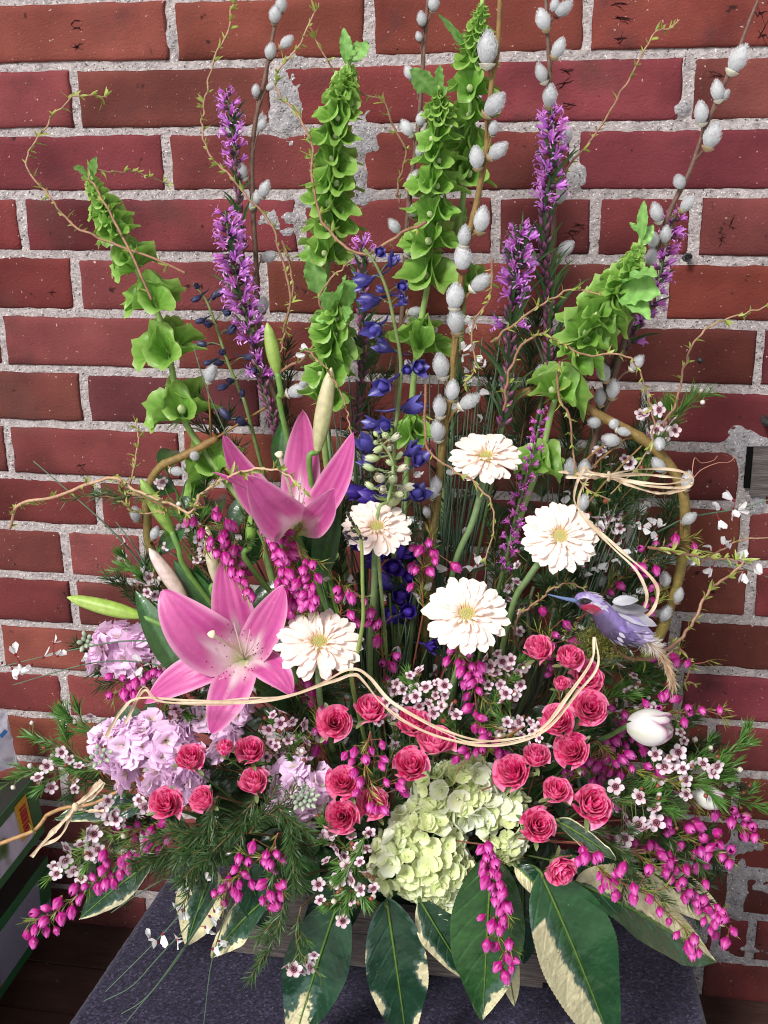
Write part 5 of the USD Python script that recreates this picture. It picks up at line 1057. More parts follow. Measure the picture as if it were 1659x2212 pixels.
def tulip(label, x, y, L, W, d, ax, n=6):
    p = at(x, y, d); s = px(p); a = nrm(RT * ax[0] + UP * ax[1] + view(p) * ax[2]); b = Thing('white_tulip', label, 'tulip', p - a * L * s * .5); B = basis(a)
    nu, nt = 17, 16; u = np.linspace(-1, 1, nu)[None]; t = np.linspace(0, 1, nt)[:, None]
    for k in range(n):
        phi = k * 2 * PI / n * 1.0 + (.5 if k % 2 else 0) + .98 * u * np.sin(PI * np.clip(t * .66 + .17, 0, 1)) ** .8; rad = W * .5 * np.sin(PI * np.clip(.08 + .80 * t, 0, 1)) ** .55 * (1 - .05 * (k % 2)) + .6 * u * u
        rad = rad * (1 + (.35 * sstep(.75, 1, t) if k == 2 else 0))
        v = np.stack([rad * np.cos(phi), rad * np.sin(phi), (t - .5) * L * (1 - .10 * u * u * t) + 0 * u], -1) * s
        e = np.clip(np.abs(u) ** 5 * sstep(.45, .9, t) + sstep(.90, 1., t) * .9, 0, 1); mid = np.exp(-(u / .2) ** 2) * sstep(.9, .2, t)
        c = lerp(lerp(np.array([.80, .79, .77]), np.array([.60, .66, .42]), .6 * mid), np.array([.33, .03, .20]), e)
        b.part('petal', (p + v.reshape(-1, 3) @ B.T, grid_faces(nt, nu), c.reshape(-1, 3)), PETALW)
    b.part('stem', tube(curve([CORE + [.12, 0, 0], (CORE + p) / 2, p - a * L * s * .5], 10), 6 * s, 7, (.14, .24, .08)), STEM)
tulip('white tulip lying on its side with purple edged petals, right of the roses', 1404, 1571, 92, 80, .33, (.92, -.12, .45))
tulip('small white tulip half hidden by waxflower needles at far right', 1530, 1722, 66, 50, .30, (.75, -.35, .5))
# ------------------------------------------------------------------ pink boronia sprigs
boronia('pink boronia sprig falling from the upper lily toward the daisy', [(415, 1120), (455, 1165), (485, 1215), (515, 1255), (545, 1290)], .33, .34, [(405, 1126), (418, 1126), (435, 1152), (465, 1115), (455, 1170), (452, 1182), (480, 1165), (468, 1195), (488, 1205), (500, 1215), (512, 1250), (528, 1258), (535, 1280), (500, 1235), (520, 1240), (545, 1290)], 27, 60, root=-.08)
boronia('pink boronia sprig left of the dark lily leaf', [(560, 1120), (590, 1180), (605, 1230), (620, 1270), (640, 1305)], .345, .35, [(568, 1143), (580, 1145), (582, 1165), (590, 1180), (605, 1195), (595, 1200), (602, 1215), (608, 1235), (618, 1255), (625, 1240), (630, 1270), (615, 1285), (640, 1285), (633, 1305), (622, 1302), (600, 1260), (650, 1298)], 27, 60, root=-.04)
boronia('pink boronia sprig hanging beside the daisy over the lily', [(640, 1170), (660, 1215), (675, 1250), (670, 1310)], .35, .355, [(660, 1216), (675, 1220), (655, 1232), (662, 1248), (688, 1248), (663, 1265), (650, 1255), (672, 1280), (680, 1296), (665, 1300), (655, 1285), (676, 1268), (640, 1262), (655, 1310), (675, 1312)], 27, 50, root=-.03)
boronia('pink boronia sprig of few bells near the thin bare stem', [(735, 1330), (740, 1290), (745, 1265), (760, 1285)], .34, .345, [(728, 1275), (732, 1288), (752, 1280), (760, 1292), (786, 1298), (758, 1328), (770, 1345)], 25, 40, root=-.02)
boronia('pink boronia sprig standing by the foot of the golden willow', [(915, 1320), (912, 1260), (915, 1210), (935, 1180)], .32, .31, [(893, 1184), (905, 1190), (927, 1173), (937, 1197), (940, 1212), (890, 1225), (897, 1232), (930, 1235), (985, 1225), (887, 1268), (910, 1185)], 27, 40, root=.01)
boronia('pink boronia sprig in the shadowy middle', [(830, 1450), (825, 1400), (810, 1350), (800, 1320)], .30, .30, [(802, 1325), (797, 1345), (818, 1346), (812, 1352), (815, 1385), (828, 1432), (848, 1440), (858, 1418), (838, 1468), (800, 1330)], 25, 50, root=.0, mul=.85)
boronia('pink boronia cluster under the largest white daisy', [(985, 1385), (1000, 1420), (1020, 1460), (1030, 1540)], .345, .36, [(965, 1428), (990, 1432), (1012, 1410), (1000, 1435), (1020, 1440), (995, 1450), (1010, 1460), (1030, 1452), (1035, 1465), (1018, 1475), (1003, 1478), (1008, 1505), (1035, 1492), (975, 1402), (1010, 1530), (1028, 1545), (1040, 1440)], 27, 40, root=.02)
boronia('pink boronia sprig at far left under the upper stock', [(370, 1460), (320, 1465), (270, 1485), (235, 1505)], .345, .35, [(236, 1502), (265, 1465), (268, 1498), (280, 1480), (292, 1475), (290, 1500), (310, 1470), (320, 1460), (333, 1452), (345, 1455), (235, 1462), (276, 1512)], 25, 40, root=-.12)
boronia('long pink boronia sprig trailing to the lower left corner', [(390, 1800), (330, 1832), (275, 1855), (220, 1890), (165, 1935), (115, 1975), (70, 2025)], .41, .40, [(60, 2018), (75, 2008), (72, 2035), (100, 2012), (122, 2010), (95, 1990), (75, 1972), (100, 1962), (125, 1950), (155, 1970), (135, 1975), (132, 1985), (170, 1945), (160, 1920), (183, 1915), (175, 1935), (200, 1895), (213, 1918), (228, 1910), (245, 1908), (220, 1880), (230, 1863), (222, 1848), (240, 1890), (260, 1888), (265, 1860), (277, 1850), (278, 1876), (295, 1853), (315, 1830), (320, 1820), (345, 1840), (362, 1812)], 27, 90, 4, root=-.12, needcol=((.12, .20, .03), (.26, .34, .08)))
boronia('pink boronia sprig over the cream and green leaf at lower left', [(580, 1840), (540, 1870), (505, 1900), (470, 1945)], .415, .42, [(516, 1855), (508, 1878), (536, 1862), (463, 1930), (484, 1950), (514, 1935), (517, 1910), (545, 1910), (480, 1920), (530, 1890), (495, 1905), (505, 1925)], 27, 50, root=-.06)
boronia('drooping pink boronia sprig left of the waxflower in front', [(600, 1800), (585, 1850), (590, 1900), (585, 1955)], .425, .43, [(575, 1848), (598, 1845), (612, 1855), (583, 1868), (593, 1880), (566, 1910), (585, 1935), (603, 1915), (605, 1935), (588, 1958), (600, 1952), (612, 1910), (572, 1862), (567, 1945), (545, 1830)], 27, 50, root=-.04)
boronia('long drooping pink boronia sprig down the dark leaf right of the hydrangea', [(1050, 1825), (1065, 1870), (1080, 1920), (1080, 1975), (1075, 2020), (1095, 2080)], .435, .425, [(1040, 1835), (1055, 1830), (1060, 1845), (1050, 1852), (1070, 1865), (1046, 1880), (1062, 1885), (1075, 1890), (1048, 1905), (1080, 1910), (1070, 1925), (1085, 1930), (1072, 1945), (1095, 1958), (1082, 1965), (1040, 1982), (1062, 2000), (1087, 1995), (1080, 2008), (1052, 2042), (1070, 2045), (1100, 2040), (1098, 2070), (1075, 2088), (1105, 2092), (1092, 2110), (1112, 2075), (1060, 1915), (1044, 1865), (1088, 1985)], 29, 80, root=.06)
boronia('pink boronia sprig with yellow needles in the centre above the hydrangea', [(800, 1580), (790, 1630), (790, 1680), (805, 1740)], .425, .43, [(745, 1632), (765, 1625), (803, 1622), (826, 1609), (830, 1640), (760, 1645), (770, 1712), (778, 1690), (800, 1742), (812, 1750), (830, 1750), (865, 1700), (875, 1712), (868, 1690), (790, 1640), (825, 1655), (765, 1670), (835, 1690)], 25, 40, root=.0, needcol=((.25, .26, .04), (.38, .38, .08)))
boronia('pink boronia sprig trailing over the large cream edged leaf', [(1255, 1820), (1290, 1870), (1340, 1905), (1400, 1935), (1440, 1970), (1480, 2010), (1495, 2060)], .42, .41, [(1260, 1838), (1265, 1852), (1285, 1855), (1295, 1850), (1250, 1860), (1297, 1890), (1310, 1905), (1330, 1890), (1337, 1885), (1325, 1910), (1330, 1935), (1370, 1920), (1368, 1940), (1402, 1878), (1403, 1942), (1425, 1970), (1462, 2020), (1485, 2050), (1495, 2060), (1510, 2058), (1500, 2030), (1490, 2045), (1300, 1920), (1345, 1875), (1445, 1990)], 27, 90, root=.10)
boronia('thick pink boronia sprig along the far right cream leaf', [(1350, 1830), (1420, 1875), (1470, 1920), (1520, 1965), (1580, 2010)], .36, .34, [(1440, 1885), (1465, 1915), (1475, 1905), (1490, 1930), (1500, 1935), (1510, 1960), (1520, 1945), (1530, 1965), (1550, 1985), (1565, 1985), (1560, 1970), (1540, 1975), (1535, 2010), (1545, 2020), (1585, 2012), (1567, 2037), (1480, 1940), (1525, 1910), (1450, 1900), (1505, 1950), (1437, 1890), (1520, 1990), (1550, 1960), (1545, 1995)], 26, 100, root=.12)
boronia('pink boronia sprig arching out at right above the thick one', [(1400, 1770), (1460, 1800), (1520, 1830), (1580, 1860)], .33, .30, [(1440, 1775), (1450, 1795), (1440, 1800), (1490, 1790), (1510, 1785), (1520, 1810), (1535, 1830), (1555, 1825), (1560, 1850), (1575, 1865), (1500, 1845), (1515, 1840), (1528, 1848), (1505, 1875), (1470, 1825), (1550, 1800), (1580, 1835), (1525, 1865), (1455, 1860), (1445, 1850)], 27, 70, root=.13)
boronia('pink boronia tip nearest the right edge', [(1480, 1720), (1530, 1750), (1580, 1775), (1620, 1790)], .31, .27, [(1590, 1760), (1580, 1775), (1608, 1780), (1625, 1785), (1612, 1765), (1608, 1805), (1630, 1808), (1585, 1750), (1545, 1760), (1500, 1780)], 28, 50, root=.13)
boronia('pink boronia sprig behind the white tulip', [(1310, 1540), (1380, 1540), (1450, 1540), (1520, 1535), (1580, 1530)], .29, .27, [(1430, 1505), (1425, 1530), (1395, 1520), (1460, 1510), (1487, 1530), (1478, 1560), (1492, 1540), (1517, 1535), (1555, 1533), (1440, 1500), (1350, 1545), (1330, 1565), (1365, 1595), (1352, 1610), (1383, 1605), (1390, 1622), (1300, 1560), (1320, 1530)], 25, 70, root=.10)
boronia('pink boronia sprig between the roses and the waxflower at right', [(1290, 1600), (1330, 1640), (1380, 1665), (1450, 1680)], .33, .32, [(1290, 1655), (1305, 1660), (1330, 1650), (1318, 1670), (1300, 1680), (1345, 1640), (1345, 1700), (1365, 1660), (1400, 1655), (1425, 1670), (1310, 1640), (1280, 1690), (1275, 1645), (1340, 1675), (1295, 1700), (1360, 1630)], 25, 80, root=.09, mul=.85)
boronia('pink boronia sprig high on the right beside the raffia tail', [(1290, 1300), (1340, 1250), (1390, 1215), (1440, 1180), (1500, 1160)], .22, .2, [(1370, 1225), (1385, 1245), (1395, 1240), (1418, 1232), (1388, 1225), (1385, 1185), (1418, 1175), (1440, 1190), (1450, 1180), (1500, 1180), (1340, 1265), (1320, 1280), (1460, 1165)], 23, 90, root=.10, stemcol=(.25, .05, .045))
boronia('few pink boronia bells under the feather tail', [(1380, 1470), (1430, 1440), (1470, 1430), (1490, 1440)], .24, .24, [(1455, 1420), (1462, 1430), (1485, 1433), (1410, 1425), (1370, 1450)], 25, 40, root=.10)
boronia('pink boronia bells between the roses left of the hummingbird', [(1215, 1560), (1205, 1480), (1190, 1420), (1185, 1360)], .32, .31, [(1173, 1320), (1200, 1372), (1240, 1387), (1195, 1395), (1188, 1418), (1190, 1440), (1225, 1350), (1185, 1455)], 24, 60, root=.07, mul=.8)
boronia('pink boronia bells below the raffia curve', [(1130, 1570), (1090, 1590), (1040, 1610), (1010, 1635)], .385, .39, [(1000, 1620), (1010, 1632), (1028, 1625), (1042, 1620), (1045, 1595), (985, 1640)], 24, 30, root=.04)
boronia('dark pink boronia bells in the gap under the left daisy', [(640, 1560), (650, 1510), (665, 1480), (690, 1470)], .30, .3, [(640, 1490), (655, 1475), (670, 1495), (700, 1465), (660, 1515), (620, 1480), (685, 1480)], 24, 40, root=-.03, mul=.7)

boronia('loose pink boronia sprig between the two lilies', [(520, 1330), (530, 1260), (500, 1180), (470, 1110)], .315, .31, 16, 28, 90, root=-.05)
boronia('loose pink boronia sprig under the cream lily bud stalk', [(600, 1350), (620, 1280), (630, 1210), (620, 1150)], .33, .32, 18, 29, 90, root=-.04)
boronia('pink boronia sprig low between the hydrangea and the right roses', [(1060, 1700), (1080, 1650), (1060, 1610), (1030, 1560)], .37, .37, 14, 27, 60, root=.03)
boronia('pink boronia sprig deep behind the right rose group', [(1150, 1760), (1240, 1680), (1310, 1620), (1340, 1560)], .31, .30, 20, 26, 90, root=.08, mul=.9)
boronia('pink boronia sprig filling the right side under the tulip', [(1300, 1740), (1370, 1720), (1440, 1720), (1510, 1740)], .30, .29, 22, 27, 110, root=.11)
boronia('pink boronia sprig filling the lower right above the cream leaf', [(1240, 1800), (1330, 1820), (1400, 1840), (1480, 1880)], .34, .33, 24, 27, 110, root=.11)
boronia('pink boronia sprig low on the left between the waxflower clusters', [(380, 1780), (320, 1790), (270, 1800), (220, 1830)], .37, .37, 12, 26, 80, root=-.12)
boronia('pink boronia sprig in the centre left shade above the roses', [(700, 1640), (690, 1580), (680, 1520), (650, 1480)], .33, .33, 14, 26, 70, root=-.02, mul=.85)
boronia('pink boronia sprig behind the bird feathers', [(1260, 1430), (1330, 1380), (1390, 1330), (1430, 1270)], .22, .21, 14, 24, 90, root=.09, mul=.9)

# ------------------------------------------------------------------ waxflower sprigs
waxflower('small waxflower sprig deep between the bird and the tulip', [(1260, 1640), (1320, 1570), (1370, 1520), (1420, 1480)], .25, .24, 14, 5, 18, 130, 6, tips=5, root=.1, needcol=((.03, .08, .02), (.07, .16, .03)))
waxflower('small waxflower sprig in the shade right of the lower roses', [(1280, 1780), (1340, 1740), (1390, 1700), (1440, 1660)], .30, .29, 16, 6, 19, 130, 6, tips=5, root=.1, needcol=((.03, .08, .02), (.07, .16, .03)))
waxflower('small waxflower sprig behind the central roses', [(860, 1700), (860, 1620), (850, 1560), (820, 1490)], .33, .33, 16, 5, 18, 90, 5, root=.0, mul=(.92, .84, .9))
waxflower('small waxflower sprig above the teal-budded stock', [(680, 1760), (640, 1700), (600, 1660), (570, 1640)], .345, .345, 12, 3, 18, 80, 5, root=-.03, mul=(.92, .84, .9))
waxflower('small waxflower sprig among the dark needles at right of the largest daisy', [(1080, 1480), (1100, 1380), (1110, 1300), (1120, 1240)], .24, .23, 10, 4, 17, 110, 5, root=.05, needcol=((.02, .06, .018), (.05, .12, .03)))
waxflower('waxflower sprig in shade left of the streaked roses', [(700, 1720), (650, 1650), (620, 1600), (590, 1560)], .355, .36, [(590, 1545), (606, 1538), (605, 1562), (630, 1558), (655, 1565), (580, 1575), (610, 1585), (640, 1595), (596, 1612), (622, 1600), (660, 1602), (585, 1605), (650, 1625), (672, 1585), (575, 1635), (615, 1630)], 4, 19, 60, mul=(.92, .82, .9))
waxflower('bushy waxflower sprig in the centre above the raffia', [(1010, 1620), (970, 1560), (930, 1510), (880, 1470)], .375, .365, [(855, 1476), (885, 1460), (905, 1450), (920, 1485), (898, 1505), (870, 1490), (895, 1490), (940, 1502), (925, 1520), (960, 1500), (945, 1475), (880, 1510), (905, 1525), (955, 1525), (975, 1530), (935, 1540), (985, 1545), (960, 1480), (835, 1515), (850, 1540)], 12, 20, 130, 5, mul=(1, .95, .97), root=.03)
waxflower('waxflower sprig beside the largest daisy with flowers massed at right', [(1040, 1560), (1070, 1510), (1090, 1460), (1120, 1430)], .355, .345, [(1050, 1422), (1075, 1412), (1060, 1440), (1085, 1430), (1098, 1445), (1105, 1425), (1070, 1455), (1055, 1480), (1080, 1478), (1100, 1465), (1118, 1455), (1048, 1500), (1092, 1498), (1125, 1480), (1110, 1500), (1130, 1440), (1085, 1515)], 6, 20, 80, mul=(1, .93, .97), root=.05)
waxflower('waxflower sprig under the raffia curve at right', [(1160, 1640), (1130, 1600), (1100, 1570), (1080, 1550)], .365, .36, [(1080, 1580), (1095, 1560), (1110, 1575), (1125, 1590), (1140, 1600), (1150, 1580), (1165, 1570), (1165, 1595), (1145, 1560), (1175, 1610), (1120, 1560)], 3, 19, 60, root=.06)
waxflower('waxflower sprig hanging in front of the planter with many red buds', [(790, 1800), (775, 1850), (765, 1900), (750, 1960)], .44, .435, [(750, 1872), (778, 1862), (790, 1886), (760, 1900), (780, 1922), (808, 1920), (687, 1910), (692, 1945), (760, 1945), (740, 1990), (730, 1902)], 26, 22, 170, 6, tips=7, mul=(1, .94, .97), root=.0, spread=48, needL=38)
waxflower('waxflower sprig between the dark rose and the hydrangea', [(770, 1880), (745, 1830), (720, 1800), (700, 1780)], .41, .41, [(700, 1805), (715, 1800), (715, 1825), (728, 1835), (695, 1815), (760, 1808), (775, 1830), (790, 1832), (798, 1800), (735, 1860), (705, 1860), (745, 1850)], 4, 20, 60, root=-.01, mul=(.95, .88, .93))
waxflower('waxflower sprig low on the left with pale clusters over the bricks', [(290, 1790), (240, 1810), (190, 1840), (130, 1880)], .385, .38, [(190, 1800), (203, 1802), (195, 1822), (142, 1832), (175, 1825), (140, 1858), (122, 1888), (160, 1880), (165, 1872), (205, 1850), (195, 1845), (175, 1895), (118, 1872), (210, 1835)], 3, 24, 90, root=-.15, needcol=((.09, .2, .03), (.16, .34, .06)))
waxflower('waxflower sprig with four flowers above the raffia tie', [(330, 1730), (290, 1740), (250, 1760), (215, 1775)], .39, .385, [(232, 1730), (220, 1750), (235, 1768), (250, 1770), (258, 1778), (245, 1758), (305, 1735), (300, 1728), (312, 1745)], 1, 22, 30, root=-.15)
waxflower('green needled waxflower sprig reaching the left edge', [(230, 1660), (170, 1668), (100, 1668), (30, 1675)], .38, .36, [(82, 1680), (85, 1692), (140, 1665), (160, 1690), (160, 1705), (110, 1700), (100, 1655)], 6, 20, 100, 6, tips=5, root=-.15, needcol=((.04, .115, .02), (.10, .24, .04)), needL=35)
waxflower('waxflower sprig pointing up left with feathery green tip', [(230, 1660), (180, 1640), (120, 1610), (60, 1590)], .375, .35, [(115, 1640), (132, 1625), (140, 1630), (150, 1640), (125, 1645), (170, 1655)], 2, 20, 90, 4, tips=4, root=-.15, needcol=((.04, .115, .02), (.10, .24, .04)), needL=35)
waxflower('green needled sprig tip beside the big lavender stock', [(230, 1600), (200, 1580), (170, 1565), (135, 1548)], .345, .33, 2, 3, 18, 80, 4, tips=4, root=-.13, needcol=((.04, .115, .02), (.10, .24, .04)), needL=38)
waxflower('waxflower sprig in front of the small tulip at right', [(1370, 1690), (1430, 1690), (1500, 1685), (1560, 1680)], .325, .30, [(1447, 1635), (1455, 1645), (1475, 1660), (1495, 1655), (1480, 1685), (1483, 1715), (1450, 1660), (1436, 1658), (1548, 1655), (1540, 1668), (1518, 1650), (1425, 1680), (1465, 1625), (1415, 1630)], 10, 23, 170, 7, tips=6, root=.13, needL=38)
waxflower('waxflower sprig with a wide open flower right of the largest rose', [(1300, 1720), (1350, 1730), (1410, 1740), (1460, 1755)], .36, .345, [(1416, 1745), (1382, 1720), (1378, 1780), (1392, 1790), (1350, 1810), (1345, 1820), (1365, 1800), (1340, 1835), (1330, 1700), (1320, 1730), (1350, 1770), (1418, 1778)], 9, 25, 110, 5, root=.11)
waxflower('feathery waxflower tip over the right edge bricks', [(1470, 1690), (1530, 1710), (1590, 1730), (1650, 1745)], .29, .25, [(1575, 1690), (1560, 1715)], 7, 20, 90, 4, tips=5, root=.13, needL=35)
waxflower('feathery waxflower tip rising toward the right edge', [(1450, 1650), (1510, 1640), (1570, 1630), (1620, 1605)], .27, .24, [(1478, 1600), (1470, 1580)], 6, 19, 90, 4, tips=5, root=.12, needL=35)
waxflower('waxflower sprig with white stars under the arched willow rod', [(1340, 1130), (1380, 1060), (1410, 990), (1450, 920), (1490, 860)], .19, .17, [(1425, 885), (1450, 908), (1395, 895), (1418, 928), (1430, 922), (1458, 930), (1440, 938), (1405, 965), (1400, 940), (1385, 895)], 6, 22, 120, 6, tips=6, root=.1, needL=44)
waxflower('waxflower sprig among white broom behind the raffia bow', [(1240, 1250), (1270, 1180), (1290, 1100), (1300, 1010)], .2, .18, [(1300, 985), (1295, 975), (1350, 990), (1360, 1000), (1316, 1120), (1322, 1130), (1330, 1110), (1300, 1138), (1340, 1140), (1290, 1120), (1320, 1005), (1280, 1150)], 6, 21, 140, 6, tips=4, root=.09, needL=36, needcol=((.035, .08, .02), (.08, .17, .03)))
waxflower('waxflower sprig over the bricks right of the second rose group', [(1260, 1560), (1300, 1510), (1350, 1480), (1400, 1470)], .27, .25, [(1285, 1440), (1275, 1432), (1370, 1458), (1372, 1475), (1355, 1495), (1340, 1440), (1380, 1490)], 3, 18, 130, 6, tips=5, root=.1, needL=34)
waxflower('waxflower sprig left of the white lily bud', [(370, 1330), (340, 1290), (315, 1250), (265, 1220)], .25, .23, [(325, 1265), (318, 1280), (332, 1285), (320, 1248), (310, 1235), (345, 1290), (300, 1260)], 2, 20, 90, 4, tips=4, root=-.1, needL=34)
waxflower('waxflower sprig behind the lily bud stalk', [(430, 1280), (420, 1200), (410, 1140), (380, 1110)], .24, .22, [(405, 1135), (390, 1142), (425, 1130), (388, 1158), (360, 1180), (350, 1040), (345, 1045), (410, 1122), (430, 1165), (440, 1190), (425, 1210), (436, 1215)], 5, 18, 70, 4, root=-.09)
waxflower('little waxflower umbel hanging before the left front leaf', [(650, 1960), (640, 2010), (645, 2050), (660, 2070)], .44, .44, [(618, 2088), (635, 2095), (650, 2098), (668, 2090), (672, 2075), (678, 2062), (660, 2082)], 0, 22, 60, 4, tips=2, root=-.03, needcol=((.05, .10, .025), (.09, .18, .04)), needL=30)
waxflower('dark waxflower sprig behind the rose nearest the lily', [(560, 1700), (585, 1660), (600, 1640), (610, 1620)], .34, .345, 6, 2, 18, 60, 3, root=-.05, mul=(.9, .82, .9))
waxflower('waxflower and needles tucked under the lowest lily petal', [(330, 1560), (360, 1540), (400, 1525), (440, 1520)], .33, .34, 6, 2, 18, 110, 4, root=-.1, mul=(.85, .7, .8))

# feathery green sprigs without flowers
def feathery(label, pts, d0, d1, n=260, L=34, branch=7, col=((.030, .070, .022), (.065, .14, .035)), root=0., name='feathery_green_sprig', w=1.2):
    P = pth(pts, d0, d1, n=40); s = px(P[20]); b = Thing(name, label, 'sprig', P[0]); st = [tube(P, np.linspace(2.6, 1.2, 40) * s, 5, (.15, .075, .03)), tube(curve([CORE + [root, 0, 0], (CORE + P[0]) / 2 + [0, -.01, .01], P[0]], 8), 2.4 * s, 5, (.12, .07, .03))]
    nd = [needles(P, n // 2, L * s, w * s, *col, .75)]
    for k in range(branch):
        p, tg = onpath(P, .1 + .85 * (k + .4) / branch); o = around(tg, rng.uniform(0, 6.3)) + view(p) * .2; l = rng.uniform(60, 120) * s
        Q = curve([p, p + tg * l * .5 + o * l * .25, p + tg * l * .85 + o * l * .5], 8); st.append(tube(Q, 1.2 * s, 4, (.15, .08, .03))); nd.append(needles(Q, n // 5, L * s, w * s, *col, .65))
    b.part('stem', join(st), STEM); b.part('needles', join(nd), LEAF, kind='stuff')
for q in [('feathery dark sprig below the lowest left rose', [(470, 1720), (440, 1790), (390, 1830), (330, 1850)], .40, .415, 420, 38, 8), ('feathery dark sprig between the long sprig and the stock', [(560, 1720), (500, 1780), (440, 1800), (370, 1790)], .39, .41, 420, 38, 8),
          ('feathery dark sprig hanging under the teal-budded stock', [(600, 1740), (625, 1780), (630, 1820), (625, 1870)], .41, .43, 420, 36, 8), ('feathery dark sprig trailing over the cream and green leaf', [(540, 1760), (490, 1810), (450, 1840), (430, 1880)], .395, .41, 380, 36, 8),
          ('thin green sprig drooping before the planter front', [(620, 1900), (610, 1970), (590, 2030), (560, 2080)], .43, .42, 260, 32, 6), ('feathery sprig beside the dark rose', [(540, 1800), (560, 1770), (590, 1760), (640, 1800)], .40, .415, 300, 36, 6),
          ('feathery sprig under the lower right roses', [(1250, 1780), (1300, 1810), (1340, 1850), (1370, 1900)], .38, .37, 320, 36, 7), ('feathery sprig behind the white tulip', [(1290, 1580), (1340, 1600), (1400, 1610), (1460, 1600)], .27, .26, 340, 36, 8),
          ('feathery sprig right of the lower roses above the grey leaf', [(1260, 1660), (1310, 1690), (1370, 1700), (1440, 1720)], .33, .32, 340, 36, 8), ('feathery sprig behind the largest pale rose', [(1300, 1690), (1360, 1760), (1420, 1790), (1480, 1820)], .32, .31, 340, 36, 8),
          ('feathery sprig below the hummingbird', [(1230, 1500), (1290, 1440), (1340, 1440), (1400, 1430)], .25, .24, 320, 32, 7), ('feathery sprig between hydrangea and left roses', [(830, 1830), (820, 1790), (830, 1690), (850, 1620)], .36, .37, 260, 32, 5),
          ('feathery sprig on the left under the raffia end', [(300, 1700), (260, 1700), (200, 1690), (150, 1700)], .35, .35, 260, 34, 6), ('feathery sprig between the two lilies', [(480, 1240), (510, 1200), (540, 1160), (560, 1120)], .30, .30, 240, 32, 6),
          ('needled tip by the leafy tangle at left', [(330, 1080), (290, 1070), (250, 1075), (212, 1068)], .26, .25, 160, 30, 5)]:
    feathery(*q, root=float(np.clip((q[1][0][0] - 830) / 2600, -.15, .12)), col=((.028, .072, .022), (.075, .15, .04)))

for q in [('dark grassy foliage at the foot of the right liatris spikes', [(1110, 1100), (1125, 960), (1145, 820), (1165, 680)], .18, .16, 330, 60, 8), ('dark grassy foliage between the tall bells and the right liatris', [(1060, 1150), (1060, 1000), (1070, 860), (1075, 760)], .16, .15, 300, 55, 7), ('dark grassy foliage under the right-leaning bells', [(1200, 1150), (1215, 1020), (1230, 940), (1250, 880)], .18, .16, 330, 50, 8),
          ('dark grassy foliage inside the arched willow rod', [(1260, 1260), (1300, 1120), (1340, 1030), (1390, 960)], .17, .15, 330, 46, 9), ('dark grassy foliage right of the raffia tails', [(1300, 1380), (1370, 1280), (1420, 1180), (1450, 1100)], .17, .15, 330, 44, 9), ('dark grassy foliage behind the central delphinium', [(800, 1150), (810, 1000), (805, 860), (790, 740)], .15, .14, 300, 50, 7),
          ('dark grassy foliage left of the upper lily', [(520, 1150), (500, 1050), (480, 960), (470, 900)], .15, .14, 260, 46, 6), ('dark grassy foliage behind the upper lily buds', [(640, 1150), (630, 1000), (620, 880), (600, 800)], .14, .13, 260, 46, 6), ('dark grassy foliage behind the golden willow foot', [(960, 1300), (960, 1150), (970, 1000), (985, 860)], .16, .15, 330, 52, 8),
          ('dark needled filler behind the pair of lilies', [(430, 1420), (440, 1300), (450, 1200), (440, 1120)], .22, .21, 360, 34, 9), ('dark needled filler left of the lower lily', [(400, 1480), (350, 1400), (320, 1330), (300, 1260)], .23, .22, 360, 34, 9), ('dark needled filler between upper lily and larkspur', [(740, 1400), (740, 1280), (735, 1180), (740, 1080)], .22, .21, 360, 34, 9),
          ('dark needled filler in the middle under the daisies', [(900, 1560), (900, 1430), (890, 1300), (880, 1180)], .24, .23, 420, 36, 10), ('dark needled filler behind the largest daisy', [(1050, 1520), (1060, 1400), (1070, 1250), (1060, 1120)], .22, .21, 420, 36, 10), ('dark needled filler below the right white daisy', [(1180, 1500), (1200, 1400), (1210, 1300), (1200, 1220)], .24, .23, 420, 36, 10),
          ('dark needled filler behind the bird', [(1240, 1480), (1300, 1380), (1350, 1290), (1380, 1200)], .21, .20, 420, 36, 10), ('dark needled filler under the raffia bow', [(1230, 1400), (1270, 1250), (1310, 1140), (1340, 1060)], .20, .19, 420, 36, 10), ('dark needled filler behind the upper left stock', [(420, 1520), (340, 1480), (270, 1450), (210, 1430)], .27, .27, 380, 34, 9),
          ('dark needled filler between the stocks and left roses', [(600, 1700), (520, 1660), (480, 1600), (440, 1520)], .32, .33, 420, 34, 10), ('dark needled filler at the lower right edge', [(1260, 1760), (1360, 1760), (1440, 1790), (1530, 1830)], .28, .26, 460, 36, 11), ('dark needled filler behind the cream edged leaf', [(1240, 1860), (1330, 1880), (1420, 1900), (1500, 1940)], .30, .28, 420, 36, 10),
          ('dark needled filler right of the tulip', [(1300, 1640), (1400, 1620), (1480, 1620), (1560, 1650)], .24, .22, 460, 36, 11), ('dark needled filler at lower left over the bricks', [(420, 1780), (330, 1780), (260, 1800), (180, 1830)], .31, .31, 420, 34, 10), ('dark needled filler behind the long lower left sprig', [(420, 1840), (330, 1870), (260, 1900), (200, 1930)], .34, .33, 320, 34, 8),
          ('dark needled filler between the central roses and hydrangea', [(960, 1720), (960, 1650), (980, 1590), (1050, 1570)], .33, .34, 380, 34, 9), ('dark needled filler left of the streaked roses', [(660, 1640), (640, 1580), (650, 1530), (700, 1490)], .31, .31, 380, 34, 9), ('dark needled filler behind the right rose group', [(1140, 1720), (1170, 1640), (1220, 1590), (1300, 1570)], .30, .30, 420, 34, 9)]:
    feathery(*q, root=float(np.clip((q[1][0][0] - 830) / 2600, -.15, .12)), col=((.014, .040, .014), (.040, .085, .026)))

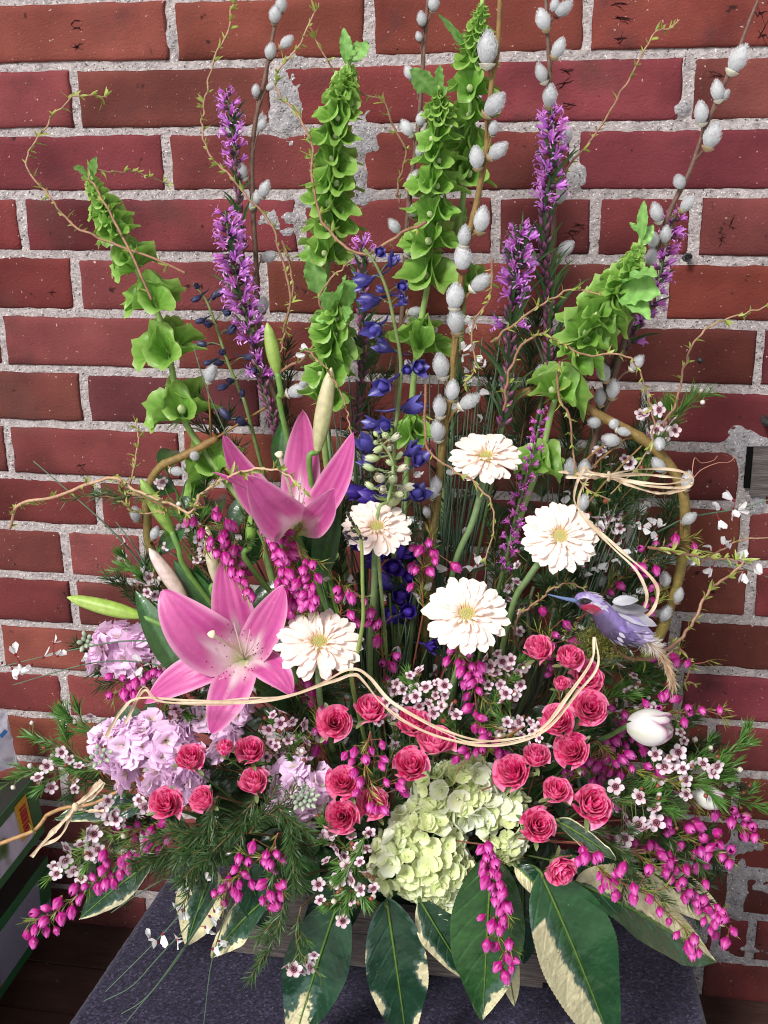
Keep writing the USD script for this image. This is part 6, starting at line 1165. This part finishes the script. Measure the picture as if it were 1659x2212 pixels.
# ------------------------------------------------------------------ white broom (genista)
genista('pair of arching broom stems at the left edge with white flowers', [[(420, 1400), (370, 1388), (300, 1384), (240, 1388), (150, 1405), (70, 1424), (-5, 1442)], [(430, 1455), (370, 1443), (300, 1430), (240, 1428), (180, 1436), (100, 1458), (28, 1480)]], .35, .36, [(30, 1405), (120, 1385), (100, 1413), (128, 1412), (45, 1440), (30, 1452), (62, 1442), (300, 1424), (320, 1436), (305, 1448), (0, 1430), (180, 1425)], 30)
genista('stiff broom stem slanting across the bricks above the bright lily bud', [[(360, 1330), (300, 1215), (230, 1135), (150, 1063), (72, 996)], [(345, 1330), (320, 1240), (290, 1180), (250, 1127)]], .24, .22, [(268, 1170), (262, 1194), (310, 1243)], 30, 2.6)
genista('upright broom stem left of the slate blue delphinium', [[(560, 1060), (500, 960), (455, 860), (430, 790), (417, 742)]], .24, .23, 0)
genista('broom stem at the right edge in front of a brick joint', [[(1420, 1150), (1480, 1120), (1540, 1108), (1600, 1098), (1665, 1078)]], .18, .14, [(1578, 1073), (1552, 1095), (1556, 1130), (1585, 1108), (1600, 1100)], 30, 2.6)
genista('broom stem with paired white flowers lower at the right edge', [[(1380, 1250), (1440, 1215), (1510, 1200), (1580, 1218), (1662, 1248)]], .2, .15, [(1533, 1182), (1575, 1180), (1534, 1232), (1605, 1245), (1640, 1235), (1500, 1205), (1600, 1205), (1565, 1172)], 30, 2.2)
genista('group of thin broom stems hanging down over the carpet at left', [[(430, 1860), (370, 1890), (300, 1930), (240, 1972)], [(450, 1870), (400, 1960), (330, 2040), (228, 2142)], [(470, 1880), (420, 1980), (340, 2070), (285, 2130), (225, 2162)], [(480, 1900), (440, 1980), (360, 2100), (310, 2160), (262, 2190)], [(500, 1880), (450, 1970), (370, 2090), (300, 2175), (268, 2214)], [(520, 1890), (480, 2000), (455, 2090), (440, 2214)]], .41, .39, [(320, 2022), (335, 2035), (352, 2028), (385, 2025), (393, 1918), (415, 1905), (405, 1930), (390, 1962), (395, 1975), (470, 1965), (460, 1985), (450, 2008), (467, 2050), (440, 1860), (445, 1890), (480, 2035), (385, 2035)], 30, 2.0, ((.045, .085, .04), (.09, .14, .09)))
fan = lambda x0, x1, y0, y1, n, bx, by, sp: [[(bx + rng.uniform(-sp, sp), by), (lerp(bx, x, .55) + rng.normal(0, 8), lerp(by, y, .5)), (x, y)] for x, y in zip(np.linspace(x0, x1, n) + rng.normal(0, 10, n), rng.uniform(y0, y1, n))]
genista('broom bunch of fine stems and white flowers behind the golden willow foot', fan(940, 1110, 690, 900, 20, 960, 1420, 60), .20, .17, [(1010, 715), (1025, 705), (1020, 742), (1002, 752), (1000, 770), (1030, 775), (988, 880), (960, 920), (1012, 830), (1040, 905), (1050, 850), (1028, 780), (1045, 790), (985, 745), (940, 720), (1000, 690), (1010, 800), (968, 900)] , 26)
genista('broom bunch with white flowers behind the highest daisy', fan(870, 1000, 940, 1100, 18, 930, 1480, 60), .21, .20, 26, 25)
genista('broom bunch thick with white flowers left of the raffia bow', fan(1180, 1420, 980, 1120, 26, 1200, 1480, 70), .20, .18, 44, 25)
genista('broom bunch thick with white flowers right of the white daisy', fan(1250, 1440, 1080, 1260, 24, 1200, 1480, 70), .22, .20, [(1302, 1140), (1325, 1150), (1380, 1130), (1395, 1140), (1410, 1128), (1425, 1135), (1415, 1160), (1340, 1170), (1275, 1200), (1290, 1230), (1310, 1222), (1330, 1210), (1405, 1225), (1415, 1215), (1350, 1290), (1320, 1290), (1365, 1292), (1390, 1275), (1290, 1300), (1250, 1350), (1230, 1330), (1280, 1180), (1260, 1220), (1265, 1245), (1240, 1260), (1350, 1190), (1360, 1220)], 27)
genista('sparse broom with white flowers left of the larkspur buds', fan(690, 800, 700, 1010, 14, 800, 1420, 60), .19, .17, [(660, 755), (655, 770), (740, 1000), (765, 1015), (755, 985), (775, 1030), (880, 780), (720, 770), (905, 860), (770, 945), (750, 1060), (790, 1075)], 27)
genista('broom stems with white flowers in the shadow under the central daisy', fan(690, 930, 1230, 1400, 20, 820, 1620, 80), .26, .25, [(720, 1325), (755, 1255), (745, 1290), (900, 1290), (920, 1270), (740, 1490), (758, 1470), (735, 1495), (700, 1250), (860, 1400), (780, 1480)], 26)
genista('broom stems with a pair of white flowers under the twig ring', [[(1000, 1450), (1010, 1330), (1030, 1230)], [(1030, 1450), (1040, 1330), (1050, 1225)]], .24, .23, [(1015, 1225), (1040, 1220), (985, 1300), (960, 1230), (1030, 1212)], 30)

# dark stems and leaves that fill the shaded middle
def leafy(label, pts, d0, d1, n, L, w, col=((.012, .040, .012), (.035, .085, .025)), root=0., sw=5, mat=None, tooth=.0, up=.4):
    P = pth(pts, d0, d1, root=root, n=40); s = px(P[30]); b = Thing('leafy_green_stem', label, 'foliage', P[0]); b.part('stem', tube(P, np.linspace(sw, 2, 40) * s, 6, (.05, .08, .025)), STEM)
    for k in range(n):
        p, tg = onpath(P, .25 + .75 * (k + .5) / n); o = around(tg, k * 2.4 + rng.normal(0, .3)); l = L * s * rng.uniform(.7, 1.2); q = rng.random()
        b.part('leaf', blade(p, p + (o * .5 + tg * up) * l + UP * l * .08, p + nrm(o + tg * up) * l, w * s, nrm(view(p) + tg * .4 + UP * .3), 'leaf', .3, 3, 10, lambda u, t: lerp(col[0], col[1], np.clip(q * .6 + .4 * (np.abs(u) < .15) + .2 * np.abs(np.sin(14 * t)), 0, 1)), .06, 2, k, tooth), mat or GLOSSY)
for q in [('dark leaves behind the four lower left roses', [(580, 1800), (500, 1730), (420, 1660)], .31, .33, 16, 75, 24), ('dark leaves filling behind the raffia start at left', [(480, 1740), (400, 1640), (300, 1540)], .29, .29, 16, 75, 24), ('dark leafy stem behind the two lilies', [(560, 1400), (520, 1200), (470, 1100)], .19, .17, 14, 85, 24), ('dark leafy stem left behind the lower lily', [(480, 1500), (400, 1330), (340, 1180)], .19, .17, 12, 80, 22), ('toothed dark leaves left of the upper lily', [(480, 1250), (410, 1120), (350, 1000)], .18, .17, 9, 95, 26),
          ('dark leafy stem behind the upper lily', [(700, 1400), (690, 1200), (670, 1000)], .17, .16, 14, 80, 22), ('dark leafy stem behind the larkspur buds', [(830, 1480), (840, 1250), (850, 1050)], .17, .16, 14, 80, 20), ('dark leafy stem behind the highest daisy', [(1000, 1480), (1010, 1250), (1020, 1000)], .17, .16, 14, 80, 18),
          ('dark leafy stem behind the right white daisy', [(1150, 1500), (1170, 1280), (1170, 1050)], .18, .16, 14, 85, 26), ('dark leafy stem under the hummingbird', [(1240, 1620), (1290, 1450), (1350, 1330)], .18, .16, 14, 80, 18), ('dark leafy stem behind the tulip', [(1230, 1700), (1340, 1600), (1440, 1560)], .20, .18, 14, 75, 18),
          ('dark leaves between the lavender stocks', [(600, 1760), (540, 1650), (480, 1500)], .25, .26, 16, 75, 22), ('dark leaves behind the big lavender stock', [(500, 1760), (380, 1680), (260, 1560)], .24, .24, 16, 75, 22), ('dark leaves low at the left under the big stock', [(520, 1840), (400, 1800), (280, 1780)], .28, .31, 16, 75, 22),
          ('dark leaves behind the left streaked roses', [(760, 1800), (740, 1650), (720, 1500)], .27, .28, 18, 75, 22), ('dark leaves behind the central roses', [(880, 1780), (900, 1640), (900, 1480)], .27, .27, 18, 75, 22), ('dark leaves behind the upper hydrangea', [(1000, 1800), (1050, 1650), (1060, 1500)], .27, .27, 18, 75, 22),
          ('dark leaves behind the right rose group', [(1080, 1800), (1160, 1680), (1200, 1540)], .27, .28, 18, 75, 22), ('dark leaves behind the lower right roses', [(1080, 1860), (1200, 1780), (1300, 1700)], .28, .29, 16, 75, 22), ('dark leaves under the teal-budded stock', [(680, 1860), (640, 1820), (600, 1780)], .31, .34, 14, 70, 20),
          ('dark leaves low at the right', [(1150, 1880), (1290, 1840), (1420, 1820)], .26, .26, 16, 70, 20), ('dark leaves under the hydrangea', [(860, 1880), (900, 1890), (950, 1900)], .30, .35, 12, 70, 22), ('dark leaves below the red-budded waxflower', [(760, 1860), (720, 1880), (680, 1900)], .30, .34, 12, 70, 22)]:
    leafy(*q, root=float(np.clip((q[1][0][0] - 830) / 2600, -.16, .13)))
def bundle(label, xs, ytop, ybot, d, col0, col1, r, n):
    b = None
    for k in range(n):
        x = rng.uniform(*xs); P = pth([(x + rng.normal(0, 25), rng.uniform(*ytop)), (x + rng.normal(0, 8), (ytop[1] + ybot) / 2), (lerp(x, 860, .25), ybot)], d + rng.uniform(-.03, .05), n=14)
        b = b or Thing('cut_stem_bundle', label, 'stems', P[-1]); b.part('stem', tube(P, r * px(P[0]) * rng.uniform(.6, 1.2), 6, vary(lerp(col0, col1, rng.random()), .2)), STEM)
bundle('bundle of dark cut stems in the shade left of the bare larkspur stem', (690, 860), (1230, 1380), 1640, .21, (.02, .035, .010), (.05, .085, .025), 4.5, 16)
bundle('bundle of dark cut stems in the shade below the highest daisy', (860, 1060), (1200, 1380), 1600, .21, (.02, .035, .010), (.05, .085, .025), 4.5, 20)
bundle('bundle of grey twiggy stems under the right white daisy', (1060, 1220), (1240, 1380), 1600, .21, (.04, .035, .028), (.07, .08, .035), 4, 16)

# ------------------------------------------------------------------ broad variegated leaves round the front of the planter
def variegated(label, base, tip, w, d0, d1, cream, seed, bow=.12, Ntilt=(0, .3), cup=.18, green=((.010, .046, .019), (.030, .092, .048)), rough=1., twist=0, drop=8):
    A, E_ = at(*base, d0), at(*tip, d1)
    if E_[2] < TOP + .006: E_ = onplane(*tip, TOP + .006)
    L = np.linalg.norm(E_ - A); N = nrm(view(A) + UP * Ntilt[1] + RT * Ntilt[0]); M = (A + E_) / 2 + N * L * bow; s = px(E_)
    def col(u, t):
        q = np.stack([u * w / 60, t * L / s / 60, 0 * t + seed], -1)
        e = meshkit.fbm(q * 1.1, 2, 3) - .5; e2 = meshkit.fbm(q * 4.5, 3, 5) - .5
        m = cream(u, t) + e * .30 + e2 * .46 * rough
        veins = np.abs((t * 7 - np.abs(u) * 1.6) % 1 - .5) * 2
        g = lerp(np.array(green[0]) * .75, np.array(green[1]) * .75, np.clip(.4 + e * 1.6 + .45 * sstep(.8, 1, veins), 0, 1))
        g = lerp(g, np.array([.085, .15, .12]), .75 * sstep(-.26, -.16, m) * (1 - sstep(-.02, .0, m)))
        c = lerp(g, np.array([.74, .68, .42]) * (1 + .08 * e[..., None]), sstep(-.02, .02, m))
        return lerp(c, np.array([.13, .26, .05]), np.exp(-(u / .035) ** 2) * .8)
    w = w * .93
    m = blade(A, M, E_, w * px((A + E_) / 2), N, 'leaf', cup, 26, 90, col, .055, 2.4, seed, .035)
    vn = meshkit.fbm(m[0] * 55, 3, seed) - .5; uu_, tt_ = np.tile(np.linspace(-1, 1, 53), 91), np.repeat(np.linspace(0, 1, 91), 53)
    vv_ = np.abs((tt_ * 7 - np.abs(uu_) * 1.6) % 1 - .5) * 2; m[0][:] = m[0] + N * (vn * .007 - .0011 * sstep(.75, 1., vv_) * (np.abs(uu_) < .9) - .0016 * np.exp(-(uu_ / .06) ** 2) + .010 * np.sin(tt_ * 7 + seed) * np.abs(uu_) ** 2 * w / 90)[:, None]
    v = m[0]; v[:, 2] = np.maximum(v[:, 2], TOP + .004 + .002 * meshkit.noise(v * 30, seed))
    if E_[2] < TOP + .2: pass
    b = Thing('variegated_leaf', label, 'leaf', A); k = b.part('blade', (v, m[1], m[2]), GLOSSY); kk = np.linspace(0, 1, 24)[:, None]
    P = (1 - kk) ** 2 * A + 2 * kk * (1 - kk) * M + kk * kk * E_; P[:, 2] = np.maximum(P[:, 2], TOP + .0045); P = P + N * .0008
    b.part('midrib', tube(P, np.linspace(2.6, .7, 24) * s, 5, (.16, .28, .06)), LEAF)
    R = CORE + np.array([np.clip(A[0] - CORE[0], -.15, .15), -.05, .02]); b.part('petiole', tube(curve([R, (R + A) / 2 + [0, 0, .012], A, P[1]], 8), 3.2 * s, 6, (.12, .2, .05)), STEM)
    if drop: b.part('water_drops', drops((v, m[1], m[2]), drop * 6, 1.4 * s, seed), DROP, parent=k, kind='stuff')
tipc = lambda a, b=.3: (lambda u, t: (t - a) * 1.3 + b * 0)
variegated('front variegated leaf left of centre with a pale cream tip', (735, 1935), (632, 2262), 76, .40, .36, lambda u, t: (t - .70) * 1.8 - .25 * np.abs(u - .1) + .35 * ((u > -.35) & (u < .25)) * (t - .45) - .5 * (u < -.55), 3)
variegated('front variegated leaf in the middle with cream notches on both edges', (835, 1945), (880, 2262), 72, .42, .36, lambda u, t: np.abs(u) * 1.0 - 1.05 + .75 * np.sin(t * 19 + u * 2.2) * (t > .4) * np.abs(u) ** 2 + .12 * t, 8)
variegated('narrow variegated leaf with a cream left edge below the hydrangea', (905, 1940), (1015, 2118), 46, .405, .37, lambda u, t: u * 1.4 - .95 - .2 * (t - .3), 4, Ntilt=(-.3, .3))
variegated('broad glossy dark green leaf right of centre under the drooping boronia', (1062, 1850), (1043, 2205), 86, .41, .37, lambda u, t: (t - .86) * 2.2 - .5 * u - .25, 21, bow=.16, green=((.016, .075, .016), (.045, .14, .035)))
variegated('largest variegated leaf at lower right, half cream half green', (1165, 1880), (1325, 2268), 96, .43, .35, lambda u, t: (u * 1.5 - .42) + .9 * (t - .55) - .8 * (t < .22), 5, bow=.13, Ntilt=(.0, .35), green=((.014, .075, .022), (.04, .14, .05)))
variegated('cream and green leaf spread to the right over the platform edge', (1240, 1905), (1548, 2080), 84, .40, .31, lambda u, t: (u * -1.6 - .05) + .25 * (t - .4) - .1, 6, bow=.10, Ntilt=(.1, .6), green=((.014, .075, .03), (.04, .14, .06)))
variegated('cream leaf tip behind the far right boronia', (1400, 1880), (1568, 2000), 44, .29, .27, lambda u, t: 0 * u + .4 + u * .3, 9, drop=0)
variegated('cream leaf with a green centre at the front left of the planter', (462, 1868), (404, 2040), 58, .385, .355, lambda u, t: np.abs(u) * 1.7 - .75 + .55 * (t - .5), 10)
variegated('small variegated leaf with cream edge at the planter left end', (590, 1930), (458, 2070), 50, .41, .36, lambda u, t: np.abs(u) * .9 - .75 + 1.1 * (t - .5), 14, Ntilt=(-.2, .4))
variegated('dark green leaf with a thin cream rim at lower left over the bricks', (330, 1860), (172, 1985), 42, .36, .33, lambda u, t: -u * 1.2 - 1.12 + .35 * t, 15, green=((.012, .045, .02), (.03, .085, .045)))
variegated('dark leaf with a cream tip behind the raffia tie at left', (330, 1735), (118, 1768), 32, .33, .31, lambda u, t: np.abs(u) * .9 - 1.05 + .35 * t, 16, green=((.012, .045, .025), (.03, .085, .05)))
variegated('cream leaf point showing behind the broad glossy leaf', (1085, 2030), (1112, 2172), 26, .385, .36, lambda u, t: 0 * u + .5, 17, drop=0)
variegated('short cream edged leaf above the largest variegated leaf', (1112, 1868), (1192, 1950), 26, .415, .42, lambda u, t: u * 1. + .1, 18, drop=0)
variegated('plain dark green leaf behind the left drooping boronia', (530, 1860), (572, 2008), 44, .40, .385, lambda u, t: 0 * u - 1.2, 19)
variegated('narrow grey green leaf with pale margin between the lower right roses', (1200, 1772), (1330, 1860), 24, .415, .40, lambda u, t: (np.abs(u) > .86) * .7 - .5, 20, Ntilt=(.2, .5), green=((.05, .10, .05), (.10, .17, .10)), drop=0, rough=.2)
variegated('dark green leaf in the shade under the hydrangea at left', (790, 1880), (650, 2060), 60, .36, .34, lambda u, t: 0 * u - 1.2, 22, drop=0)
variegated('dark green leaf low between the planter and the right front leaf', (1130, 1900), (1130, 2080), 50, .36, .33, lambda u, t: 0 * u - 1.2, 23, drop=0)
variegated('dark green leaf under the lower right roses', (1240, 1850), (1380, 1960), 50, .36, .34, lambda u, t: 0 * u - 1.2, 24, drop=0)

# ------------------------------------------------------------------ raffia, hummingbird, moss
def raffia_strip(b, P, w, seed, name='strand'):
    k = np.linspace(0, 1, len(P)); N = np.array([view(p) for p in P]); s = px(P[0]); tw = (meshkit.noise(np.stack([k * len(P) * .12, k * 0 + seed, k * 0], 1), 3) - .5) * 1.5
    N = nrm(N + tw[:, None] * UP + tw[::-1][:, None] * .6 * RT); c = lerp((.46, .33, .21), (.74, .60, .44), meshkit.noise(np.stack([k * 26, k * 0 + seed, k * 0], 1), 5))
    m = ribbon(P, N, w * .8 * s * (.45 + 1.1 * meshkit.noise(np.stack([k * 14, k * 0 + seed * 2, k * 0], 1), 7)), c, 5, .45); b.part(name, m, STRAW)
g1 = Thing('raffia_garland', 'long pale raffia garland swagged across the front of the flowers', 'raffia', at(300, 1500, .40))
A_ = [(228, 1590, .40), (262, 1540, .405), (300, 1508, .41), (400, 1512, .425), (520, 1512, .43), (610, 1508, .42), (690, 1480, .415), (755, 1448, .41), (795, 1462, .41), (840, 1512, .415), (900, 1550, .425), (960, 1580, .425), (1030, 1600, .425), (1110, 1596, .42), (1170, 1575, .42), (1225, 1505, .415), (1275, 1435, .40), (1285, 1376, .385)]
B_ = [(270, 1560, .40), (310, 1490, .405), (345, 1515, .43), (450, 1520, .435), (560, 1516, .43), (640, 1502, .42), (720, 1470, .415), (762, 1455, .412), (788, 1475, .412), (825, 1520, .418), (880, 1562, .425), (960, 1595, .43), (1030, 1610, .43), (1120, 1600, .425), (1185, 1570, .42), (1245, 1500, .41), (1292, 1440, .40), (1288, 1378, .388)]
for i_, (Q_, w_) in enumerate(((A_, 3.2), (B_, 2.9), (A_, 1.4), (B_, 1.3))):
    P_ = pth(Q_, 0, n=150); k_ = np.linspace(0, 1, 150)
    for ax_, am in ((UP, 7), (RT, 4)): P_ = P_ + (meshkit.noise(np.stack([k_ * 16, k_ * 0 + i_ * 7, k_ * 0 + am], 1), 2) - .5)[:, None] * ax_ * am * (1 if i_ < 2 else 1.7) * px(P_[60])
    raffia_strip(g1, P_, w_, 1 + i_)
g2 = Thing('raffia_bow', 'raffia bow tied to the arched willow at upper right, tails hanging to the hummingbird', 'raffia', at(1315, 1027, .25))
for k, q in enumerate([[(1207, 1019), (1260, 1024), (1315, 1028)], [(1222, 1030), (1270, 1032), (1315, 1030)], [(1315, 1026), (1360, 1016), (1420, 1012), (1470, 1018), (1495, 1032), (1492, 1048), (1460, 1055), (1400, 1050), (1350, 1038), (1315, 1030)], [(1315, 1028), (1380, 1024), (1450, 1030), (1488, 1036), (1440, 1046), (1370, 1040), (1315, 1032)], [(1318, 1032), (1360, 1048), (1420, 1064), (1470, 1060), (1496, 1042)],
                       [(1312, 1026), (1275, 1020), (1262, 1012), (1245, 1045), (1240, 1080), (1258, 1112), (1290, 1150), (1330, 1190), (1372, 1230), (1394, 1270), (1396, 1300), (1380, 1330), (1368, 1342)], [(1314, 1030), (1280, 1024), (1255, 1060), (1250, 1100), (1275, 1130), (1320, 1170), (1360, 1205), (1400, 1240), (1420, 1270), (1418, 1300), (1404, 1325), (1375, 1345)]]):
    raffia_strip(g2, pth([(*z, .29 + .03 * math.sin(i * 1.1 + k)) if k < 5 else (*z, .30 + .02 * i / 11) for i, z in enumerate(q)], 0, n=60), 3.6, 11 + k, 'loop' if k in (2, 3, 4) else 'tail')
p = at(1315, 1029, .31); g2.part('knot', tube(curve([p + UP * 9 * px(p), p + view(p) * 6 * px(p), p - UP * 9 * px(p), p - view(p) * 4 * px(p), p + UP * 8 * px(p)], 14), 4 * px(p), 6, (.58, .44, .30)), STRAW)
for q in ([(1494, 1036), (1500, 990), (1515, 1000), (1540, 995), (1550, 985)], [(1494, 1038), (1515, 1015), (1550, 1000), (1575, 998), (1590, 985)]): g2.part('fibre', tube(pth(q, .26, .2, n=20), 1.0 * px(p), 4, (.55, .25, .17)), STRAW)
g3 = Thing('raffia_tie', 'raffia tail tied round the brown twig at lower left', 'raffia', at(163, 1742, .41))
for k, q in enumerate([[(222, 1688), (205, 1705), (182, 1728), (163, 1742), (135, 1775), (105, 1805), (68, 1850)], [(218, 1684), (196, 1715), (168, 1742), (150, 1768), (138, 1796), (120, 1815), (90, 1828), (70, 1852)], [(226, 1690), (200, 1722), (164, 1744), (130, 1782), (100, 1815), (72, 1845)], [(165, 1744), (185, 1752), (225, 1752)], [(212, 1690), (188, 1718), (160, 1745), (140, 1772), (118, 1798)]]): raffia_strip(g3, pth(q, .415, .425, n=40), 4.6, 31 + k)
p = at(163, 1743, .428); g3.part('knot', lathe(p - UP * 8 * px(p), UP, np.array([(0, 4), (4, 7.5), (12, 7.5), (17, 4)]) * px(p), 8, (.66, .52, .34)), STRAW)

hb = Thing('hummingbird_ornament', 'purple craft hummingbird with long beak and feathered tail perched at right', 'ornament', at(1310, 1345, .33))
P = pth([(1243, 1297), (1255, 1296), (1272, 1300), (1290, 1310), (1305, 1328), (1325, 1350), (1348, 1366), (1375, 1374), (1392, 1378)], .365, .345, n=44); s = px(P[0]); k = np.linspace(0, 1, 44)
rad = np.interp(k, [0, .08, .2, .34, .45, .6, .75, .9, 1], [7, 15, 21, 19, 23, 31, 27, 15, 5]) * s
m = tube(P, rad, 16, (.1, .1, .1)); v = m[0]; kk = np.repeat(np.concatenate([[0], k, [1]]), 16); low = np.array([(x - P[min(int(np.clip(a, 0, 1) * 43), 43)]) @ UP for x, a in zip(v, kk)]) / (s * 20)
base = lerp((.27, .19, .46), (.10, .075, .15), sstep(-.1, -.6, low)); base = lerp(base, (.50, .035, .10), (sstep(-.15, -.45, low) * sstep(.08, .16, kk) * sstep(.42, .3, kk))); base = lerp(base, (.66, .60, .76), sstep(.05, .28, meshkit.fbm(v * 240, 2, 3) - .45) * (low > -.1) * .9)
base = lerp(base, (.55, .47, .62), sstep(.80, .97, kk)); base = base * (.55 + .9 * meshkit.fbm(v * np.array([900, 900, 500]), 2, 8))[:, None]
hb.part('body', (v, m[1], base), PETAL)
fr = np.random.default_rng(4); fm = []
_, _, nn_ = meshkit.arrays((v, m[1]), True)
for k_ in fr.integers(16 * 5, 16 * 44, 230):
    row = min(max(k_ // 16 - 1, 1), 42); tg_ = nrm(P[row + 1] - P[row - 1]); q_ = v[k_]; L_ = fr.uniform(16, 30) * s; c_ = base[k_] * fr.uniform(.7, 1.5) if fr.random() < .8 else np.array([.66, .60, .72])
    fm.append(blade(q_, q_ + tg_ * L_ * .5 + nn_[k_] * L_ * .12, q_ + tg_ * L_ + nn_[k_] * L_ * .05, L_ * .2, nn_[k_], 'leaf', -.3, 1, 5, np.clip(c_, 0, .9)))
hb.part('feathers', join(fm), FUZZ, kind='stuff')
hb.part('beak', tube(pth([(1184, 1284), (1215, 1292), (1246, 1298)], .375, .366, n=10), np.linspace(1.2, 5.5, 10) * s, 8, (.11, .16, .30)), STEM)
e0 = P[7] + view(P[7]) * rad[7] * .93 - UP * 2 * s; hb.part('eye_patch', egg(e0 - RT * 13 * s - view(e0) * 2 * s, RT, 34 * s, 7.5 * s, 8, 7, (.010, .010, .014), (.02, .015, .02)), GLOSSY)
hb.part('eye', lathe(e0 - RT * 2 * s, view(e0), np.array([(0, 4.6), (5, 3.8), (7.5, .1)]) * s, 10, (.004, .004, .005)), GLOSSY)
for i, (a, b_, w, c) in enumerate([((1330, 1318), (1420, 1352), 17, (.72, .70, .78)), ((1318, 1312), (1402, 1318), 14, (.30, .29, .33)), ((1335, 1330), (1412, 1370), 15, (.42, .34, .62)), ((1300, 1345), (1382, 1400), 16, (.10, .085, .13)), ((1322, 1300), (1380, 1296), 12, (.55, .55, .60))]):
    A1, E1 = at(*a, .355), at(*b_, .335 + .004 * i); hb.part('wing_feather', blade(A1, (A1 + E1) / 2 + view(A1) * .006, E1, w * s, view(A1) + UP * .4, 'leaf', .3, 3, 12, lambda u, t: lerp(c, np.array(c) * .55, np.abs(np.sin(40 * t + 8 * np.abs(u))) * .5), .08, 4, i), PETALW)
O, D, Ls = [], [], []
tail = pth([(1385, 1374), (1415, 1400), (1440, 1435), (1452, 1475), (1448, 1512)], .345, .30, n=60); tg = nrm(np.gradient(tail, axis=0)); n = 900; j = (rng.random(n) ** 1.2 * 46).astype(int)
O = tail[j] + rng.normal(0, 2.5 * s, (n, 3)); D = tg[j] + rng.normal(0, .20, (n, 3)); fl = sstep(.4, 0., j / 60)
hb.part('tail_plume', join([spikes(O, D, 40 * s * rng.uniform(.5, 1.2, n), .75 * s, lerp((.62, .40, .22), (.86, .82, .78), .0), (.84, .66, .46)), spikes(tail[(rng.random(260) * 14).astype(int)], tg[:1] + rng.normal(0, .75, (260, 3)), 34 * s, .6 * s, (.85, .83, .82), (.92, .91, .90)), tube(tail, np.linspace(2.2, .8, 60) * s, 5, (.42, .26, .14))]), FUZZ)
ms = Thing('moss_tuft', 'yellowish moss tuft under the craft hummingbird', 'moss', at(1295, 1390, .32)); O, D = [], []
for k in range(1500):
    a = at(1300 + rng.normal(0, 34), 1385 + rng.normal(0, 20), .325); o = nrm(rng.normal(size=3) + view(a) * .6 + UP * .2); O.append(a + o * 9 * s * rng.random()); D.append(o)
ms.part('strands', spikes(np.array(O), np.array(D), 15 * s * rng.uniform(.5, 1.2, 1500), 1.3 * s, (.10, .11, .025), (.30, .29, .07)), LEAF, kind='stuff')
ms.part('clump', egg(at(1262, 1388, .31), RT, 78 * s, 22 * s, 10, 8, (.07, .075, .02)), LEAF)
